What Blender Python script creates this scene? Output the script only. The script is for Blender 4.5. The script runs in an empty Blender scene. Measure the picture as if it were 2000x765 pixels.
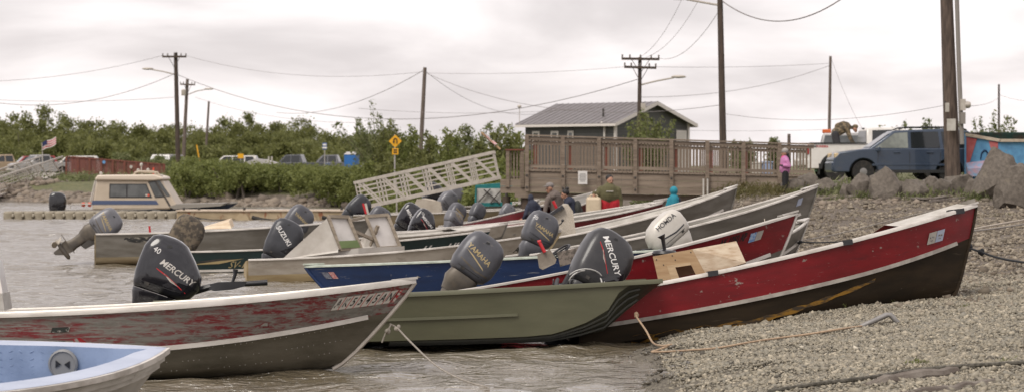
import bpy, bmesh, math, random
import numpy as np
from mathutils import Vector, Matrix, Quaternion
from mathutils.bvhtree import BVHTree
random.seed(7); RNG = np.random.default_rng(7)
R = math.radians
SC = bpy.context.scene
COL = SC.collection
# ------------------------------------------------------------------ camera
FPX = 85.0 / 36.0 * 2000.0          # focal length in photograph pixels
CAMZ, HORY = 2.0, 323.0             # eye height (m), horizon row
cam_d = bpy.data.cameras.new('camera'); cam = bpy.data.objects.new('camera', cam_d)
COL.objects.link(cam); cam.location = (0, 0, CAMZ); cam.rotation_euler = (R(90), 0, 0)
cam_d.lens = 85; cam_d.sensor_width = 36; cam_d.shift_y = -(382.5 - HORY) / 2000.0
cam_d.clip_start = 0.5; cam_d.clip_end = 6000
cam_d.dof.use_dof = True; cam_d.dof.focus_distance = 27.0; cam_d.dof.aperture_fstop = 4.0
SC.camera = cam
# ------------------------------------------------------------------ world: bright overcast
SUN_EL, SUN_AZ = R(52), R(215)      # azimuth of the sun, from +Y clockwise
wd = bpy.data.worlds.new('World'); SC.world = wd; wd.use_nodes = True
nt = wd.node_tree; nt.nodes.clear()
def wn(t, **k):
    n = nt.nodes.new(t)
    for a, b in k.items(): setattr(n, a, b)
    return n
sky = wn('ShaderNodeTexSky', sky_type='NISHITA', sun_disc=False, sun_elevation=SUN_EL, sun_rotation=SUN_AZ, air_density=1.0, dust_density=2.0)
bgs = wn('ShaderNodeBackground'); bgs.inputs['Strength'].default_value = 0.10
nt.links.new(sky.outputs[0], bgs.inputs['Color'])
tc = wn('ShaderNodeTexCoord'); mp = wn('ShaderNodeMapping'); mp.inputs['Scale'].default_value = (1.0, 1.0, 3.6)
nt.links.new(tc.outputs['Generated'], mp.inputs['Vector'])
nz = wn('ShaderNodeTexNoise'); nz.inputs['Scale'].default_value = 7.0; nz.inputs['Detail'].default_value = 7; nz.inputs['Roughness'].default_value = 0.5; nz.inputs['Distortion'].default_value = 0.35
nt.links.new(mp.outputs[0], nz.inputs['Vector'])
rp = wn('ShaderNodeValToRGB'); rp.color_ramp.interpolation = 'EASE'
rp.color_ramp.elements[0].position = 0.36; rp.color_ramp.elements[0].color = (0.445, 0.41, 0.41, 1)
rp.color_ramp.elements[1].position = 0.64; rp.color_ramp.elements[1].color = (0.66, 0.615, 0.61, 1)
nt.links.new(nz.outputs['Fac'], rp.inputs['Fac'])
bgc = wn('ShaderNodeBackground'); bgc.inputs['Strength'].default_value = 1.02
nt.links.new(rp.outputs[0], bgc.inputs['Color'])
mx = wn('ShaderNodeMixShader'); mx.inputs[0].default_value = 0.93
nt.links.new(bgs.outputs[0], mx.inputs[1]); nt.links.new(bgc.outputs[0], mx.inputs[2])
wo = wn('ShaderNodeOutputWorld'); nt.links.new(mx.outputs[0], wo.inputs['Surface'])
sun_d = bpy.data.lights.new('sun', 'SUN'); sun_d.energy = 1.5; sun_d.angle = R(32); sun_d.color = (1.0, 0.94, 0.86)
sun = bpy.data.objects.new('sun', sun_d); COL.objects.link(sun)
sdir = Vector((math.sin(SUN_AZ) * math.cos(SUN_EL), math.cos(SUN_AZ) * math.cos(SUN_EL), math.sin(SUN_EL)))
sun.rotation_euler = sdir.to_track_quat('Z', 'Y').to_euler(); sun.location = (0, 0, 60)
vs = SC.view_settings; vs.view_transform = 'Standard'; vs.look = 'None'; vs.exposure = 0.8; vs.gamma = 1.0; vs.use_curve_mapping = False
SC.cycles.use_denoising = True; SC.cycles.max_bounces = 6; SC.cycles.transparent_max_bounces = 12; SC.cycles.caustics_reflective = False; SC.cycles.caustics_refractive = False
# ------------------------------------------------------------------ helpers
def W(px, py, Y): return Vector(((px - 1000.0) / FPX * Y, Y, CAMZ - (py - HORY) / FPX * Y))
def PX(Y): return FPX / Y
class MB:
    def __init__(s): s.v = []; s.f = []; s.mi = []; s.cur = 0
    def add(s, vs_, fs):
        o = len(s.v); s.v += [tuple(p) for p in vs_]
        for f in fs: s.f.append(tuple(i + o for i in f)); s.mi.append(s.cur)
        return s
    def box(s, c, d, M=None):
        hx, hy, hz = d[0] / 2, d[1] / 2, d[2] / 2; c = Vector(c)
        vv = [Vector((x, y, z)) for x in (-hx, hx) for y in (-hy, hy) for z in (-hz, hz)]
        vv = [((M @ p) if M else p) + c for p in vv]
        return s.add(vv, [(0, 1, 3, 2), (4, 6, 7, 5), (0, 4, 5, 1), (2, 3, 7, 6), (0, 2, 6, 4), (1, 5, 7, 3)])
    def beam(s, a, b, w, h, up=(0, 0, 1)):
        a, b = Vector(a), Vector(b); d = (b - a).normalized(); u = Vector(up)
        sd = d.cross(u)
        if sd.length < 1e-4: sd = d.cross(Vector((0, 1, 0)))
        sd.normalize(); u = sd.cross(d).normalized()
        r = [sd * (i * w / 2) + u * (j * h / 2) for i, j in ((-1, -1), (1, -1), (1, 1), (-1, 1))]
        return s.loft([[a + q for q in r], [b + q for q in r]])
    def loft(s, rings, cap=True, closed=True):
        n = len(rings[0]); o = len(s.v)
        for r in rings: s.v += [tuple(p) for p in r]
        for i in range(len(rings) - 1):
            for j in range(n if closed else n - 1):
                k = (j + 1) % n
                s.f.append((o + i * n + j, o + i * n + k, o + (i + 1) * n + k, o + (i + 1) * n + j)); s.mi.append(s.cur)
        if cap:
            s.f.append(tuple(o + j for j in reversed(range(n)))); s.mi.append(s.cur)
            e = o + (len(rings) - 1) * n; s.f.append(tuple(e + j for j in range(n))); s.mi.append(s.cur)
        return s
    def tube(s, pts, r, n=8, cap=True):
        pts = [Vector(p) for p in pts]; rs = r if isinstance(r, (list, tuple)) else [r] * len(pts)
        d0 = (pts[1] - pts[0]).normalized()
        ref = Vector((0, 0, 1)) if abs(d0.z) < 0.9 else Vector((1, 0, 0))
        u = (ref - d0 * ref.dot(d0)).normalized(); rings = []
        for i, p in enumerate(pts):
            d = (pts[min(i + 1, len(pts) - 1)] - pts[max(i - 1, 0)]).normalized()
            u = (u - d * u.dot(d)).normalized(); w = d.cross(u)
            rings.append([p + (u * math.cos(2 * math.pi * k / n) + w * math.sin(2 * math.pi * k / n)) * rs[i] for k in range(n)])
        return s.loft(rings, cap)
    def prism(s, poly, y0, y1):             # polygon in XZ, extruded along Y
        n = len(poly); a = [(p[0], y0, p[1]) for p in poly]; b = [(p[0], y1, p[1]) for p in poly]
        return s.add(a + b, [tuple(range(n)), tuple(reversed(range(n, 2 * n)))] + [(i, (i + 1) % n, n + (i + 1) % n, n + i) for i in range(n)])
    def slab(s, poly, n):                   # 3-D polygon thickened by vector n
        n = Vector(n); k = len(poly); a = [Vector(p) for p in poly]; b = [p + n for p in a]
        return s.add(a + b, [tuple(range(k)), tuple(reversed(range(k, 2 * k)))] + [(i, (i + 1) % k, k + (i + 1) % k, k + i) for i in range(k)])
    def ell(s, c, r, n=10, m=7, M=None):
        c = Vector(c); rings = []
        for i in range(m + 1):
            th = math.pi * (i + 0.02) / (m + 0.04)
            q = [Vector((r[0] * math.sin(th) * math.cos(2 * math.pi * k / n), r[1] * math.sin(th) * math.sin(2 * math.pi * k / n), -r[2] * math.cos(th))) for k in range(n)]
            rings.append([((M @ p) if M else p) + c for p in q])
        return s.loft(rings)
    def lathe(s, prof, c=(0, 0, 0), n=16, M=None):   # (r,z) profile
        c = Vector(c); rings = []
        for r_, z in prof:
            q = [Vector((r_ * math.cos(2 * math.pi * k / n), r_ * math.sin(2 * math.pi * k / n), z)) for k in range(n)]
            rings.append([((M @ p) if M else p) + c for p in q])
        return s.loft(rings)
    def build(s, name, mat, parent=None, smooth=True, bevel=0, ang=38, M=None):
        me = bpy.data.meshes.new(name); me.from_pydata(s.v, [], s.f)
        bm = bmesh.new(); bm.from_mesh(me); bmesh.ops.recalc_face_normals(bm, faces=bm.faces); bm.to_mesh(me); bm.free()
        ms = mat if isinstance(mat, (list, tuple)) else [mat]
        for m in ms: me.materials.append(m)
        if len(ms) > 1: me.polygons.foreach_set('material_index', s.mi)
        if smooth:
            me.polygons.foreach_set('use_smooth', [True] * len(me.polygons)); me.set_sharp_from_angle(angle=R(ang))
        return link(name, me, parent, bevel, M)
def link(name, me, parent=None, bevel=0, M=None):
    o = bpy.data.objects.new(name, me); COL.objects.link(o)
    if parent is not None: o.parent = parent
    if M is not None: o.matrix_local = M
    if bevel:
        b = o.modifiers.new('Bevel', 'BEVEL'); b.width = bevel; b.segments = 2; b.limit_method = 'ANGLE'; b.angle_limit = R(30)
    return o
def tag(o, label=None, cat=None, group=None, kind=None):
    if label: o['label'] = label
    if cat: o['category'] = cat
    if group: o['group'] = group
    if kind: o['kind'] = kind
    return o
def thing(name, label, cat, loc=(0, 0, 0), rz=0, group=None):
    o = bpy.data.objects.new(name, None); COL.objects.link(o); o.location = loc; o.rotation_euler = (0, 0, rz); o.empty_display_size = .2
    return tag(o, label, cat, group)
def npmesh(name, verts, faces, mat, parent=None, smooth=False):
    k = faces.shape[1]; me = bpy.data.meshes.new(name)
    me.vertices.add(len(verts)); me.vertices.foreach_set('co', verts.astype(np.float32).ravel())
    me.loops.add(faces.size); me.loops.foreach_set('vertex_index', faces.astype(np.int32).ravel())
    me.polygons.add(len(faces)); me.polygons.foreach_set('loop_start', np.arange(0, faces.size, k, dtype=np.int32))
    me.polygons.foreach_set('loop_total', np.full(len(faces), k, dtype=np.int32))
    if smooth: me.polygons.foreach_set('use_smooth', [True] * len(faces))
    me.update(calc_edges=True); me.materials.append(mat)
    return link(name, me, parent)
def text_mesh(s, size, shear=0, offset=0.0, space=1.0):
    cu = bpy.data.curves.new('lettering', 'FONT'); cu.body = s; cu.size = size; cu.shear = shear; cu.offset = offset; cu.space_character = space
    cu.align_x = 'CENTER'; cu.align_y = 'CENTER'; cu.resolution_u = 3
    o = bpy.data.objects.new('lettering', cu); COL.objects.link(o); bpy.context.view_layer.update()
    me = bpy.data.meshes.new_from_object(o.evaluated_get(bpy.context.evaluated_depsgraph_get()))
    bpy.data.objects.remove(o); bpy.data.curves.remove(cu); return me
def put_text(s, size, mat, parent, fn, name='lettering', shear=0, offset=0.0, space=1.0):
    """fn maps flat text coordinates (a, b) to a point on the surface"""
    me = text_mesh(s, size, shear, offset, space)
    bm = bmesh.new(); bm.from_mesh(me)
    bmesh.ops.triangulate(bm, faces=bm.faces)
    for v in bm.verts: v.co = fn(v.co.x, v.co.y)
    bm.to_mesh(me); bm.free(); me.materials.clear(); me.materials.append(mat)
    return link(name, me, parent)
def put_poly(poly, mat, parent, fn, name='decal', sub=1):
    me = bpy.data.meshes.new(name); bm = bmesh.new()
    f = bm.faces.new([bm.verts.new((p[0], p[1], 0)) for p in poly]); bmesh.ops.triangulate(bm, faces=[f])
    if sub > 1: bmesh.ops.subdivide_edges(bm, edges=bm.edges, cuts=sub, use_grid_fill=True)
    for v in bm.verts: v.co = fn(v.co.x, v.co.y)
    bm.to_mesh(me); bm.free(); me.materials.append(mat); return link(name, me, parent)
# ------------------------------------------------------------------ materials
MATS = {}
def mat(name, col, rough=0.55, metal=0.0, col2=None, scale=4.0, lo=0.38, hi=0.62, bump=0.0, bscale=60.0, stretch=(1, 1, 1), layers=(), spec=0.5, island=None, detail=6, coat=0.0, rvar=0.0):
    """base colour (+ noise towards col2) + wear layers [(colour, threshold, scale, stretch, softness, roughness)] + bump"""
    if name in MATS: return MATS[name]
    m = bpy.data.materials.new(name); m.use_nodes = True; t = m.node_tree; N = t.nodes; L = t.links
    b = N['Principled BSDF']; b.inputs['Roughness'].default_value = rough; b.inputs['Metallic'].default_value = metal
    b.inputs['Specular IOR Level'].default_value = spec; b.inputs['Coat Weight'].default_value = coat
    tcn = N.new('ShaderNodeTexCoord'); co = tcn.outputs['Object']
    def noise(sc_, st, det=6, ro=0.6):
        mpn = N.new('ShaderNodeMapping'); mpn.inputs['Scale'].default_value = st; L.new(co, mpn.inputs['Vector'])
        n = N.new('ShaderNodeTexNoise'); n.inputs['Scale'].default_value = sc_; n.inputs['Detail'].default_value = det; n.inputs['Roughness'].default_value = ro
        L.new(mpn.outputs[0], n.inputs['Vector']); return n.outputs['Fac']
    def ramp(fac, a, b_):
        mr = N.new('ShaderNodeMapRange'); mr.inputs['From Min'].default_value = a; mr.inputs['From Max'].default_value = b_; mr.clamp = True
        L.new(fac, mr.inputs['Value']); return mr.outputs[0]
    def mix(fac, a, b_):
        x = N.new('ShaderNodeMix'); x.data_type = 'RGBA'; L.new(fac, x.inputs[0])
        for i, q in ((6, a), (7, b_)):
            if isinstance(q, (tuple, list)): x.inputs[i].default_value = (*q[:3], 1)
            else: L.new(q, x.inputs[i])
        return x.outputs[2]
    cur = tuple(col)
    if island:
        g = N.new('ShaderNodeNewGeometry'); cr = N.new('ShaderNodeValToRGB'); cr.color_ramp.interpolation = 'LINEAR'
        L.new(g.outputs['Random Per Island'], cr.inputs['Fac']); el = cr.color_ramp.elements
        for i, c in enumerate(island):
            e = el[i] if i < 2 else el.new(0.5)
            e.position = i / (len(island) - 1); e.color = (*c, 1)
        for i, e in enumerate(sorted(el, key=lambda q: q.position)): e.color = (*island[min(i, len(island) - 1)], 1)
        cur = cr.outputs[0]
    if col2 is not None: cur = mix(ramp(noise(scale, stretch, detail), lo, hi), cur, tuple(col2))
    rcur = None
    for (c, thr, sc_, st, soft, rr) in layers:
        fac = ramp(noise(sc_, st, 8, 0.68), thr, thr + soft); cur = mix(fac, cur, tuple(c))
    if isinstance(cur, tuple): b.inputs['Base Color'].default_value = (*cur, 1)
    else: L.new(cur, b.inputs['Base Color'])
    if rvar:
        x = N.new('ShaderNodeMapRange'); x.inputs['To Min'].default_value = max(0.03, rough - rvar); x.inputs['To Max'].default_value = rough + rvar
        L.new(noise(7, (1, 1, 1)), x.inputs['Value']); L.new(x.outputs[0], b.inputs['Roughness'])
    if bump:
        bp = N.new('ShaderNodeBump'); bp.inputs['Strength'].default_value = bump; bp.inputs['Distance'].default_value = 0.02
        L.new(noise(bscale, stretch, 6), bp.inputs['Height']); L.new(bp.outputs[0], b.inputs['Normal'])
    MATS[name] = m; return m
def leafmat(name, cols, trans=0.42):
    if name in MATS: return MATS[name]
    m = mat(name, cols[0], rough=0.55, island=cols, spec=0.3); t = m.node_tree; N = t.nodes; L = t.links
    b = N['Principled BSDF']; src = b.inputs['Base Color'].links[0].from_socket
    tr = N.new('ShaderNodeBsdfTranslucent'); L.new(src, tr.inputs['Color']); ms = N.new('ShaderNodeMixShader'); ms.inputs[0].default_value = trans
    L.new(b.outputs[0], ms.inputs[1]); L.new(tr.outputs[0], ms.inputs[2]); L.new(ms.outputs[0], N['Material Output'].inputs['Surface']); return m
# shared materials
alu = mat('weathered_aluminium', (.225, .212, .188), .5, .35, (.155, .142, .12), 3, stretch=(.5, 1, 2.2), bump=.12, bscale=14, rvar=.1, layers=[((.14, .125, .10), .60, 5, (.6, 1, 3), .22, .5)])
alu_bright = mat('bright_aluminium', (.58, .55, .505), .38, .35, (.46, .43, .385), 9, stretch=(.3, 1, 1), bump=.08, rvar=.1)
alu_rail = mat('rail_aluminium', (.52, .475, .42), .45, .25, (.42, .38, .33), 8)
white_rail = mat('worn_white_rail', (.60, .565, .52), .45, .05, (.36, .33, .29), 10, lo=.42, hi=.7, stretch=(.3, 1, 1), layers=[((.12, .10, .08), .66, 22, (1, 1, 1), .1, .5)])
black_pl = mat('black_plastic', (.012, .012, .014), .35, 0, (.022, .022, .024), 8, rvar=.08)
black_gloss = mat('black_gloss', (.008, .008, .011), .16, 0, (.014, .014, .018), 3, coat=.5, layers=[((.06, .055, .05), .70, 30, (1, 1, 1), .1, .5)])
rubber = mat('rubber', (.018, .017, .016), .8, 0, (.035, .032, .028), 10)
steel_dark = mat('dark_steel', (.06, .058, .055), .45, .6, (.10, .09, .08), 9)
white_mark = mat('white_lettering', (.72, .71, .69), .5)
black_mark = mat('black_lettering', (.015, .015, .015), .6)
gold_mark = mat('gold_lettering', (.42, .33, .17), .45)
red_mark = mat('red_lettering', (.45, .012, .018), .5)
plywood = mat('plywood', (.47, .325, .185), .7, 0, (.36, .23, .12), 2.2, stretch=(1, 1, 9), bump=.08, layers=[((.25, .15, .07), .63, 7, (1, 1, 14), .1, .7)])
plywood_pale_or_lit = mat('pale_or_skylit_plywood', (.62, .52, .38), .7, 0, (.46, .34, .22), 2.6, stretch=(1.5, 1, 7), bump=.08, layers=[((.33, .22, .13), .60, 4, (1, 1, 9), .09, .7)])  # pale board tone; on the box panel it paints in skylight
glass_dark = mat('dark_glass', (.015, .018, .02), .06, 0, spec=.7)
glass_grey = mat('grey_glass', (.10, .105, .105), .08, 0, (.05, .055, .055), 2, spec=.7)
timber = mat('weathered_timber', (.225, .175, .13), .8, 0, (.145, .11, .082), 3, stretch=(1, 1, 6), bump=.25, bscale=30, layers=[((.32, .265, .215), .56, 4, (1, 1, 5), .2, .8)])
timber_h = mat('weathered_timber_boards', (.26, .207, .157), .8, 0, (.17, .132, .10), 2, stretch=(.35, 1, 5), bump=.25, bscale=20, layers=[((.34, .285, .235), .57, 3, (.3, 1, 4), .2, .8)])
pole_wood = mat('creosoted_pole', (.042, .032, .026), .85, 0, (.085, .06, .045), 3, stretch=(4, 4, .6), bump=.5, bscale=20)
pole_grey = mat('greyed_pole', (.16, .125, .105), .85, 0, (.095, .075, .062), 3, stretch=(4, 4, .6), bump=.4, bscale=20)
# ------------------------------------------------------------------ terrain
SHORE = np.array([(0.7, -60), (0.9, 0), (1.22, 15), (1.29, 21.4), (1.44, 25.7), (1.85, 32), (2.4, 45), (2.8, 58), (3.1, 66), (2.6, 74), (-0.5, 84), (-5, 104), (-8, 116), (-16, 121), (-22, 125), (-28, 135), (-60, 141), (-900, 170)], float)
LANDPOLY = np.vstack([SHORE, [(-900, 4000), (4000, 4000), (4000, -60)]])
def sm(a, b, x):
    t = np.clip((x - a) / (b - a), 0, 1); return t * t * (3 - 2 * t)
def shore_d(X, Y):
    X = np.asarray(X, float); Y = np.asarray(Y, float); best = np.full(X.shape, 1e9)
    for (ax, ay), (bx, by) in zip(SHORE[:-1], SHORE[1:]):
        dx, dy = bx - ax, by - ay; t = np.clip(((X - ax) * dx + (Y - ay) * dy) / (dx * dx + dy * dy), 0, 1)
        best = np.minimum(best, np.hypot(X - ax - t * dx, Y - ay - t * dy))
    ins = np.zeros(X.shape, bool); n = len(LANDPOLY)
    for i in range(n):
        ax, ay = LANDPOLY[i]; bx, by = LANDPOLY[(i + 1) % n]
        if ay == by: continue
        c = ((ay > Y) != (by > Y)) & (X < (bx - ax) * (Y - ay) / (by - ay) + ax); ins ^= c
    return np.where(ins, best, -best)
def HN(X, Y):
    X = np.asarray(X, float); Y = np.asarray(Y, float); d = shore_d(X, Y); d = d + np.where(Y < 60, .10 * np.sin(Y * 2.3 + .8 * np.sin(Y * .9)) + .06 * np.sin(Y * 5.7 + X * 2) + .03 * np.sin(Y * 11 + X * 5), 0)
    wob = 0.03 * np.sin(X * 1.7 + Y * .6) * np.sin(Y * .9 - X * .4) + .015 * np.sin(X * 5.1) * np.sin(Y * 4.3)
    dp = np.maximum(d, 0)
    beach = 1.25 * (1 - np.exp(-dp / 8.0)); beach = beach + (1.45 - beach) * sm(54, 71, Y) * sm(.5, 4.0, dp)
    bank = 1.08 * (1 - np.exp(-dp / 2.2))
    w = sm(0.0, 4.0, X - np.maximum(0, (Y - 76)) * .25)
    h = bank * (1 - w) + beach * w + wob * np.minimum(1, dp)
    return np.where(d > 0, h, np.maximum(-0.7, d * .16))
def H(x, y): return float(HN(np.array([x]), np.array([y]))[0])
def G(px, py, y0=12, y1=260):              # ground point seen at a photograph pixel
    Y = np.arange(y0, y1, .05); X = (px - 1000) / FPX * Y; Z = CAMZ - (py - HORY) / FPX * Y
    below = np.nonzero(HN(X, Y) >= Z)[0]
    i = below[0] if len(below) else len(Y) - 1
    return Vector((X[i], Y[i], H(X[i], Y[i])))
xl = np.concatenate([-np.geomspace(14, 1800, 44)[::-1], np.arange(-13.5, 22, .3), np.geomspace(22.5, 1800, 44)])
yl = np.concatenate([np.arange(-40, 12, 4), np.arange(12, 34, .25), np.arange(34, 150, 1.0), np.geomspace(151, 3500, 40)])
gx, gy = np.meshgrid(xl, yl); gz = HN(gx, gy); gd = shore_d(gx, gy)
nx, ny = len(xl), len(yl); idx = np.arange(nx * ny).reshape(ny, nx)
q = np.stack([idx[:-1, :-1], idx[:-1, 1:], idx[1:, 1:], idx[1:, :-1]], -1).reshape(-1, 4)
def ground_mat():
    m = bpy.data.materials.new('shore_ground'); m.use_nodes = True; t = m.node_tree; N = t.nodes; L = t.links; b = N['Principled BSDF']; b.inputs['Roughness'].default_value = .9
    tcn = N.new('ShaderNodeTexCoord')
    def nz_(sc_, det=6, ro=.65):
        n = N.new('ShaderNodeTexNoise'); n.inputs['Scale'].default_value = sc_; n.inputs['Detail'].default_value = det; n.inputs['Roughness'].default_value = ro; L.new(tcn.outputs['Object'], n.inputs['Vector']); return n.outputs['Fac']
    def rmp(f, stops):
        c = N.new('ShaderNodeValToRGB'); L.new(f, c.inputs['Fac']); e = c.color_ramp.elements
        e[0].position, e[0].color = stops[0][0], (*stops[0][1], 1); e[1].position, e[1].color = stops[-1][0], (*stops[-1][1], 1)
        for p, cc in stops[1:-1]: k = e.new(p); k.color = (*cc, 1)
        return c.outputs[0]
    def mixc(f, a, c):
        x = N.new('ShaderNodeMix'); x.data_type = 'RGBA'; L.new(f, x.inputs[0]); L.new(a, x.inputs[6]); L.new(c, x.inputs[7]); return x.outputs[2]
    fine = rmp(nz_(34, 4), [(.3, (.05, .042, .032)), (.5, (.12, .105, .08)), (.7, (.24, .215, .165))])
    dirt = rmp(nz_(9, 8, .75), [(.3, (.055, .043, .033)), (.5, (.115, .093, .072)), (.72, (.21, .18, .145))])
    grass = rmp(nz_(3, 8, .75), [(.3, (.045, .05, .018)), (.5, (.10, .105, .04)), (.7, (.20, .17, .085))])
    a = N.new('ShaderNodeAttribute'); a.attribute_name = 'zone'; sp = N.new('ShaderNodeSeparateColor'); L.new(a.outputs['Color'], sp.inputs[0])
    def soft(sock, f):
        ad = N.new('ShaderNodeMath'); ad.operation = 'ADD'; L.new(sock, ad.inputs[0]); L.new(f, ad.inputs[1])
        r_ = N.new('ShaderNodeMapRange'); r_.inputs['From Min'].default_value = .85; r_.inputs['From Max'].default_value = 1.15; L.new(ad.outputs[0], r_.inputs['Value']); return r_.outputs[0]
    c1 = mixc(soft(sp.outputs[0], nz_(1.2)), fine, dirt); c2 = mixc(soft(sp.outputs[1], nz_(.9)), c1, grass)
    L.new(c2, b.inputs['Base Color'])
    bp = N.new('ShaderNodeBump'); bp.inputs['Strength'].default_value = .8; bp.inputs['Distance'].default_value = .04; L.new(nz_(25, 5), bp.inputs['Height']); L.new(bp.outputs[0], b.inputs['Normal'])
    return m
ground = npmesh('ground', np.stack([gx, gy, gz], -1).reshape(-1, 3), q, ground_mat(), smooth=True); tag(ground, 'gravel beach rising to a grassy bank', kind='structure')
ca = ground.data.attributes.new('zone', 'FLOAT_COLOR', 'POINT')
zr = sm(25, 36, gy) * np.ones_like(gx); zg_ = np.clip(sm(64, 72, gy) * sm(1.5, 4, gd) * .75 + (1 - sm(-4, 2, gx)) * sm(.8, 2.5, gd) * .9 + .15 * sm(45, 60, gy) * sm(3, 7, gd) , 0, 1)
zc = np.stack([zr, zg_, np.zeros_like(zr), np.ones_like(zr)], -1).reshape(-1, 4)
ca.data.foreach_set('color', zc.astype(np.float32).ravel())
# ------------------------------------------------------------------ water
def water_mat():
    m = bpy.data.materials.new('river_water'); m.use_nodes = True; t = m.node_tree; N = t.nodes; L = t.links; b = N['Principled BSDF']
    b.inputs['Base Color'].default_value = (.145, .12, .08, 1); b.inputs['Roughness'].default_value = .07; b.inputs['IOR'].default_value = 2.6
    tcn = N.new('ShaderNodeTexCoord'); prev = None
    for sc_, st, dist, strg, rot in ((5.0, (.55, 1.3, 1), .10, .9, -.35), (14.0, (.7, 1.2, 1), .034, .9, .4)):
        mpn = N.new('ShaderNodeMapping'); mpn.inputs['Scale'].default_value = st; mpn.inputs['Rotation'].default_value = (0, 0, rot); L.new(tcn.outputs['Object'], mpn.inputs['Vector'])
        n = N.new('ShaderNodeTexNoise'); n.inputs['Scale'].default_value = sc_; n.inputs['Detail'].default_value = 3; n.inputs['Distortion'].default_value = .6; L.new(mpn.outputs[0], n.inputs['Vector'])
        bp = N.new('ShaderNodeBump'); bp.inputs['Strength'].default_value = strg; bp.inputs['Distance'].default_value = dist; L.new(n.outputs['Fac'], bp.inputs['Height'])
        if prev: L.new(prev, bp.inputs['Normal'])
        prev = bp.outputs[0]
    L.new(prev, b.inputs['Normal']); return m
wu = np.concatenate([[-60, -20, -8, -4, -2, -1.2, -.8, -.6, -.45, -.35, -.28], np.linspace(-.225, .07, 150), [.085, .1, .13, .2]])
wy = np.concatenate([[3, 6, 9], np.arange(12, 34, .075), np.arange(34, 128, .125), np.geomspace(129, 320, 40)])
wug, wgy = np.meshgrid(wu, wy); wgx = wug * wgy; rw = np.random.default_rng(3)
fade = sm(9, 14, wgy) * (1 - sm(110, 150, wgy)) * ((wug > -.23) & (wug < .075)); wz = np.zeros_like(wgx)
patch = .75 + .35 * np.sin(wgx * .31 + wgy * .12 + 1) * np.sin(wgy * .21 - wgx * .17)
for k in range(11):
    lam = .34 * 1.19 ** k; th = rw.normal(0, .55) + .35; kx, ky = 2 * math.pi / lam * math.sin(th) * .75, 2 * math.pi / lam * math.cos(th); ph_ = rw.uniform(0, 6.28)
    wp = 1.3 * np.sin(wgx * rw.uniform(.5, 1.4) + wgy * rw.uniform(.3, .9) + ph_) + .9 * np.sin(wgx * rw.uniform(1.2, 2.6) - wgy * rw.uniform(.4, 1.5))
    wz += .0118 * lam ** .8 * np.sin(wgx * kx + wgy * ky + ph_ + wp) * (sm(.25, .6, lam) if False else 1)
wz = wz * fade * patch * np.clip(-shore_d(wgx, wgy) / .6, 0.12, 1)
wi = np.arange(wgx.size).reshape(wgx.shape)
water = npmesh('water', np.stack([wgx, wgy, wz], -1).reshape(-1, 3), np.stack([wi[:-1, :-1], wi[:-1, 1:], wi[1:, 1:], wi[1:, :-1]], -1).reshape(-1, 4), water_mat(), smooth=True)
tag(water, 'brown rippled river water', kind='structure')
# ------------------------------------------------------------------ gravel (uncountable)
ph = (1 + 5 ** .5) / 2
ICO = np.array([(-1, ph, 0), (1, ph, 0), (-1, -ph, 0), (1, -ph, 0), (0, -1, ph), (0, 1, ph), (0, -1, -ph), (0, 1, -ph), (ph, 0, -1), (ph, 0, 1), (-ph, 0, -1), (-ph, 0, 1)]) / 1.902
ICF = np.array([(0, 11, 5), (0, 5, 1), (0, 1, 7), (0, 7, 10), (0, 10, 11), (1, 5, 9), (5, 11, 4), (11, 10, 2), (10, 7, 6), (7, 1, 8), (3, 9, 4), (3, 4, 2), (3, 2, 6), (3, 6, 8), (3, 8, 9), (4, 9, 5), (2, 4, 11), (6, 2, 10), (8, 6, 7), (9, 8, 1)])
OCT = np.array([(1, 0, 0), (-1, 0, 0), (0, 1, 0), (0, -1, 0), (0, 0, 1), (0, 0, -1)], float) * 1.15
OCF = np.array([(0, 2, 4), (2, 1, 4), (1, 3, 4), (3, 0, 4), (2, 0, 5), (1, 2, 5), (3, 1, 5), (0, 3, 5)])
def rand_rot(n):
    qn = RNG.normal(size=(n, 4)); qn /= np.linalg.norm(qn, axis=1)[:, None]; w, x, y, z = qn.T
    return np.stack([np.stack([1 - 2 * (y * y + z * z), 2 * (x * y - z * w), 2 * (x * z + y * w)], -1), np.stack([2 * (x * y + z * w), 1 - 2 * (x * x + z * z), 2 * (y * z - x * w)], -1), np.stack([2 * (x * z - y * w), 2 * (y * z + x * w), 1 - 2 * (x * x + y * y)], -1)], 1)
def pebbles(name, label, n, ylo, yhi, size, m, xpad=.5, dmin=-.5, sig=.45, dmax=99, keep=None):
    Y = RNG.uniform(ylo, yhi, n * 3); X = RNG.uniform(.6, .2118 * yhi + xpad, n * 3)
    k = (X < .2118 * Y + xpad) & (shore_d(X, Y) > dmin) & (shore_d(X, Y) < dmax)
    if keep is not None: k &= RNG.uniform(0, 1, len(X)) < keep(Y + .8 * np.sin(X * 1.3 + Y * .5))
    X, Y = X[k][:n], Y[k][:n]; n = len(X)
    s = size * np.exp(RNG.normal(0, sig, n)); rot = rand_rot(n)
    v = OCT[None] * RNG.uniform(.65, 1.3, (n, 6, 1)) * np.stack([s * RNG.uniform(.8, 1.4, n), s, s * RNG.uniform(.5, .8, n)], -1)[:, None, :]
    v = np.einsum('nij,nkj->nki', rot, v); v[..., 2] *= .75
    v += np.stack([X, Y, HN(X, Y) + s * .18], -1)[:, None, :]
    f = OCF[None] + (np.arange(n) * 6)[:, None, None]
    o = npmesh(name, v.reshape(-1, 3), f.reshape(-1, 3), m); tag(o, label, 'gravel', kind='stuff'); return o
gm1 = mat('pale_pebbles', (.3, .3, .3), .75, island=[(.055, .048, .037), (.29, .255, .19), (.42, .37, .28), (.20, .187, .152), (.39, .32, .22), (.09, .086, .075), (.57, .52, .42), (.28, .245, .182)], col2=(.25, .218, .16), scale=1.1, lo=.5, hi=1.0)
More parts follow.
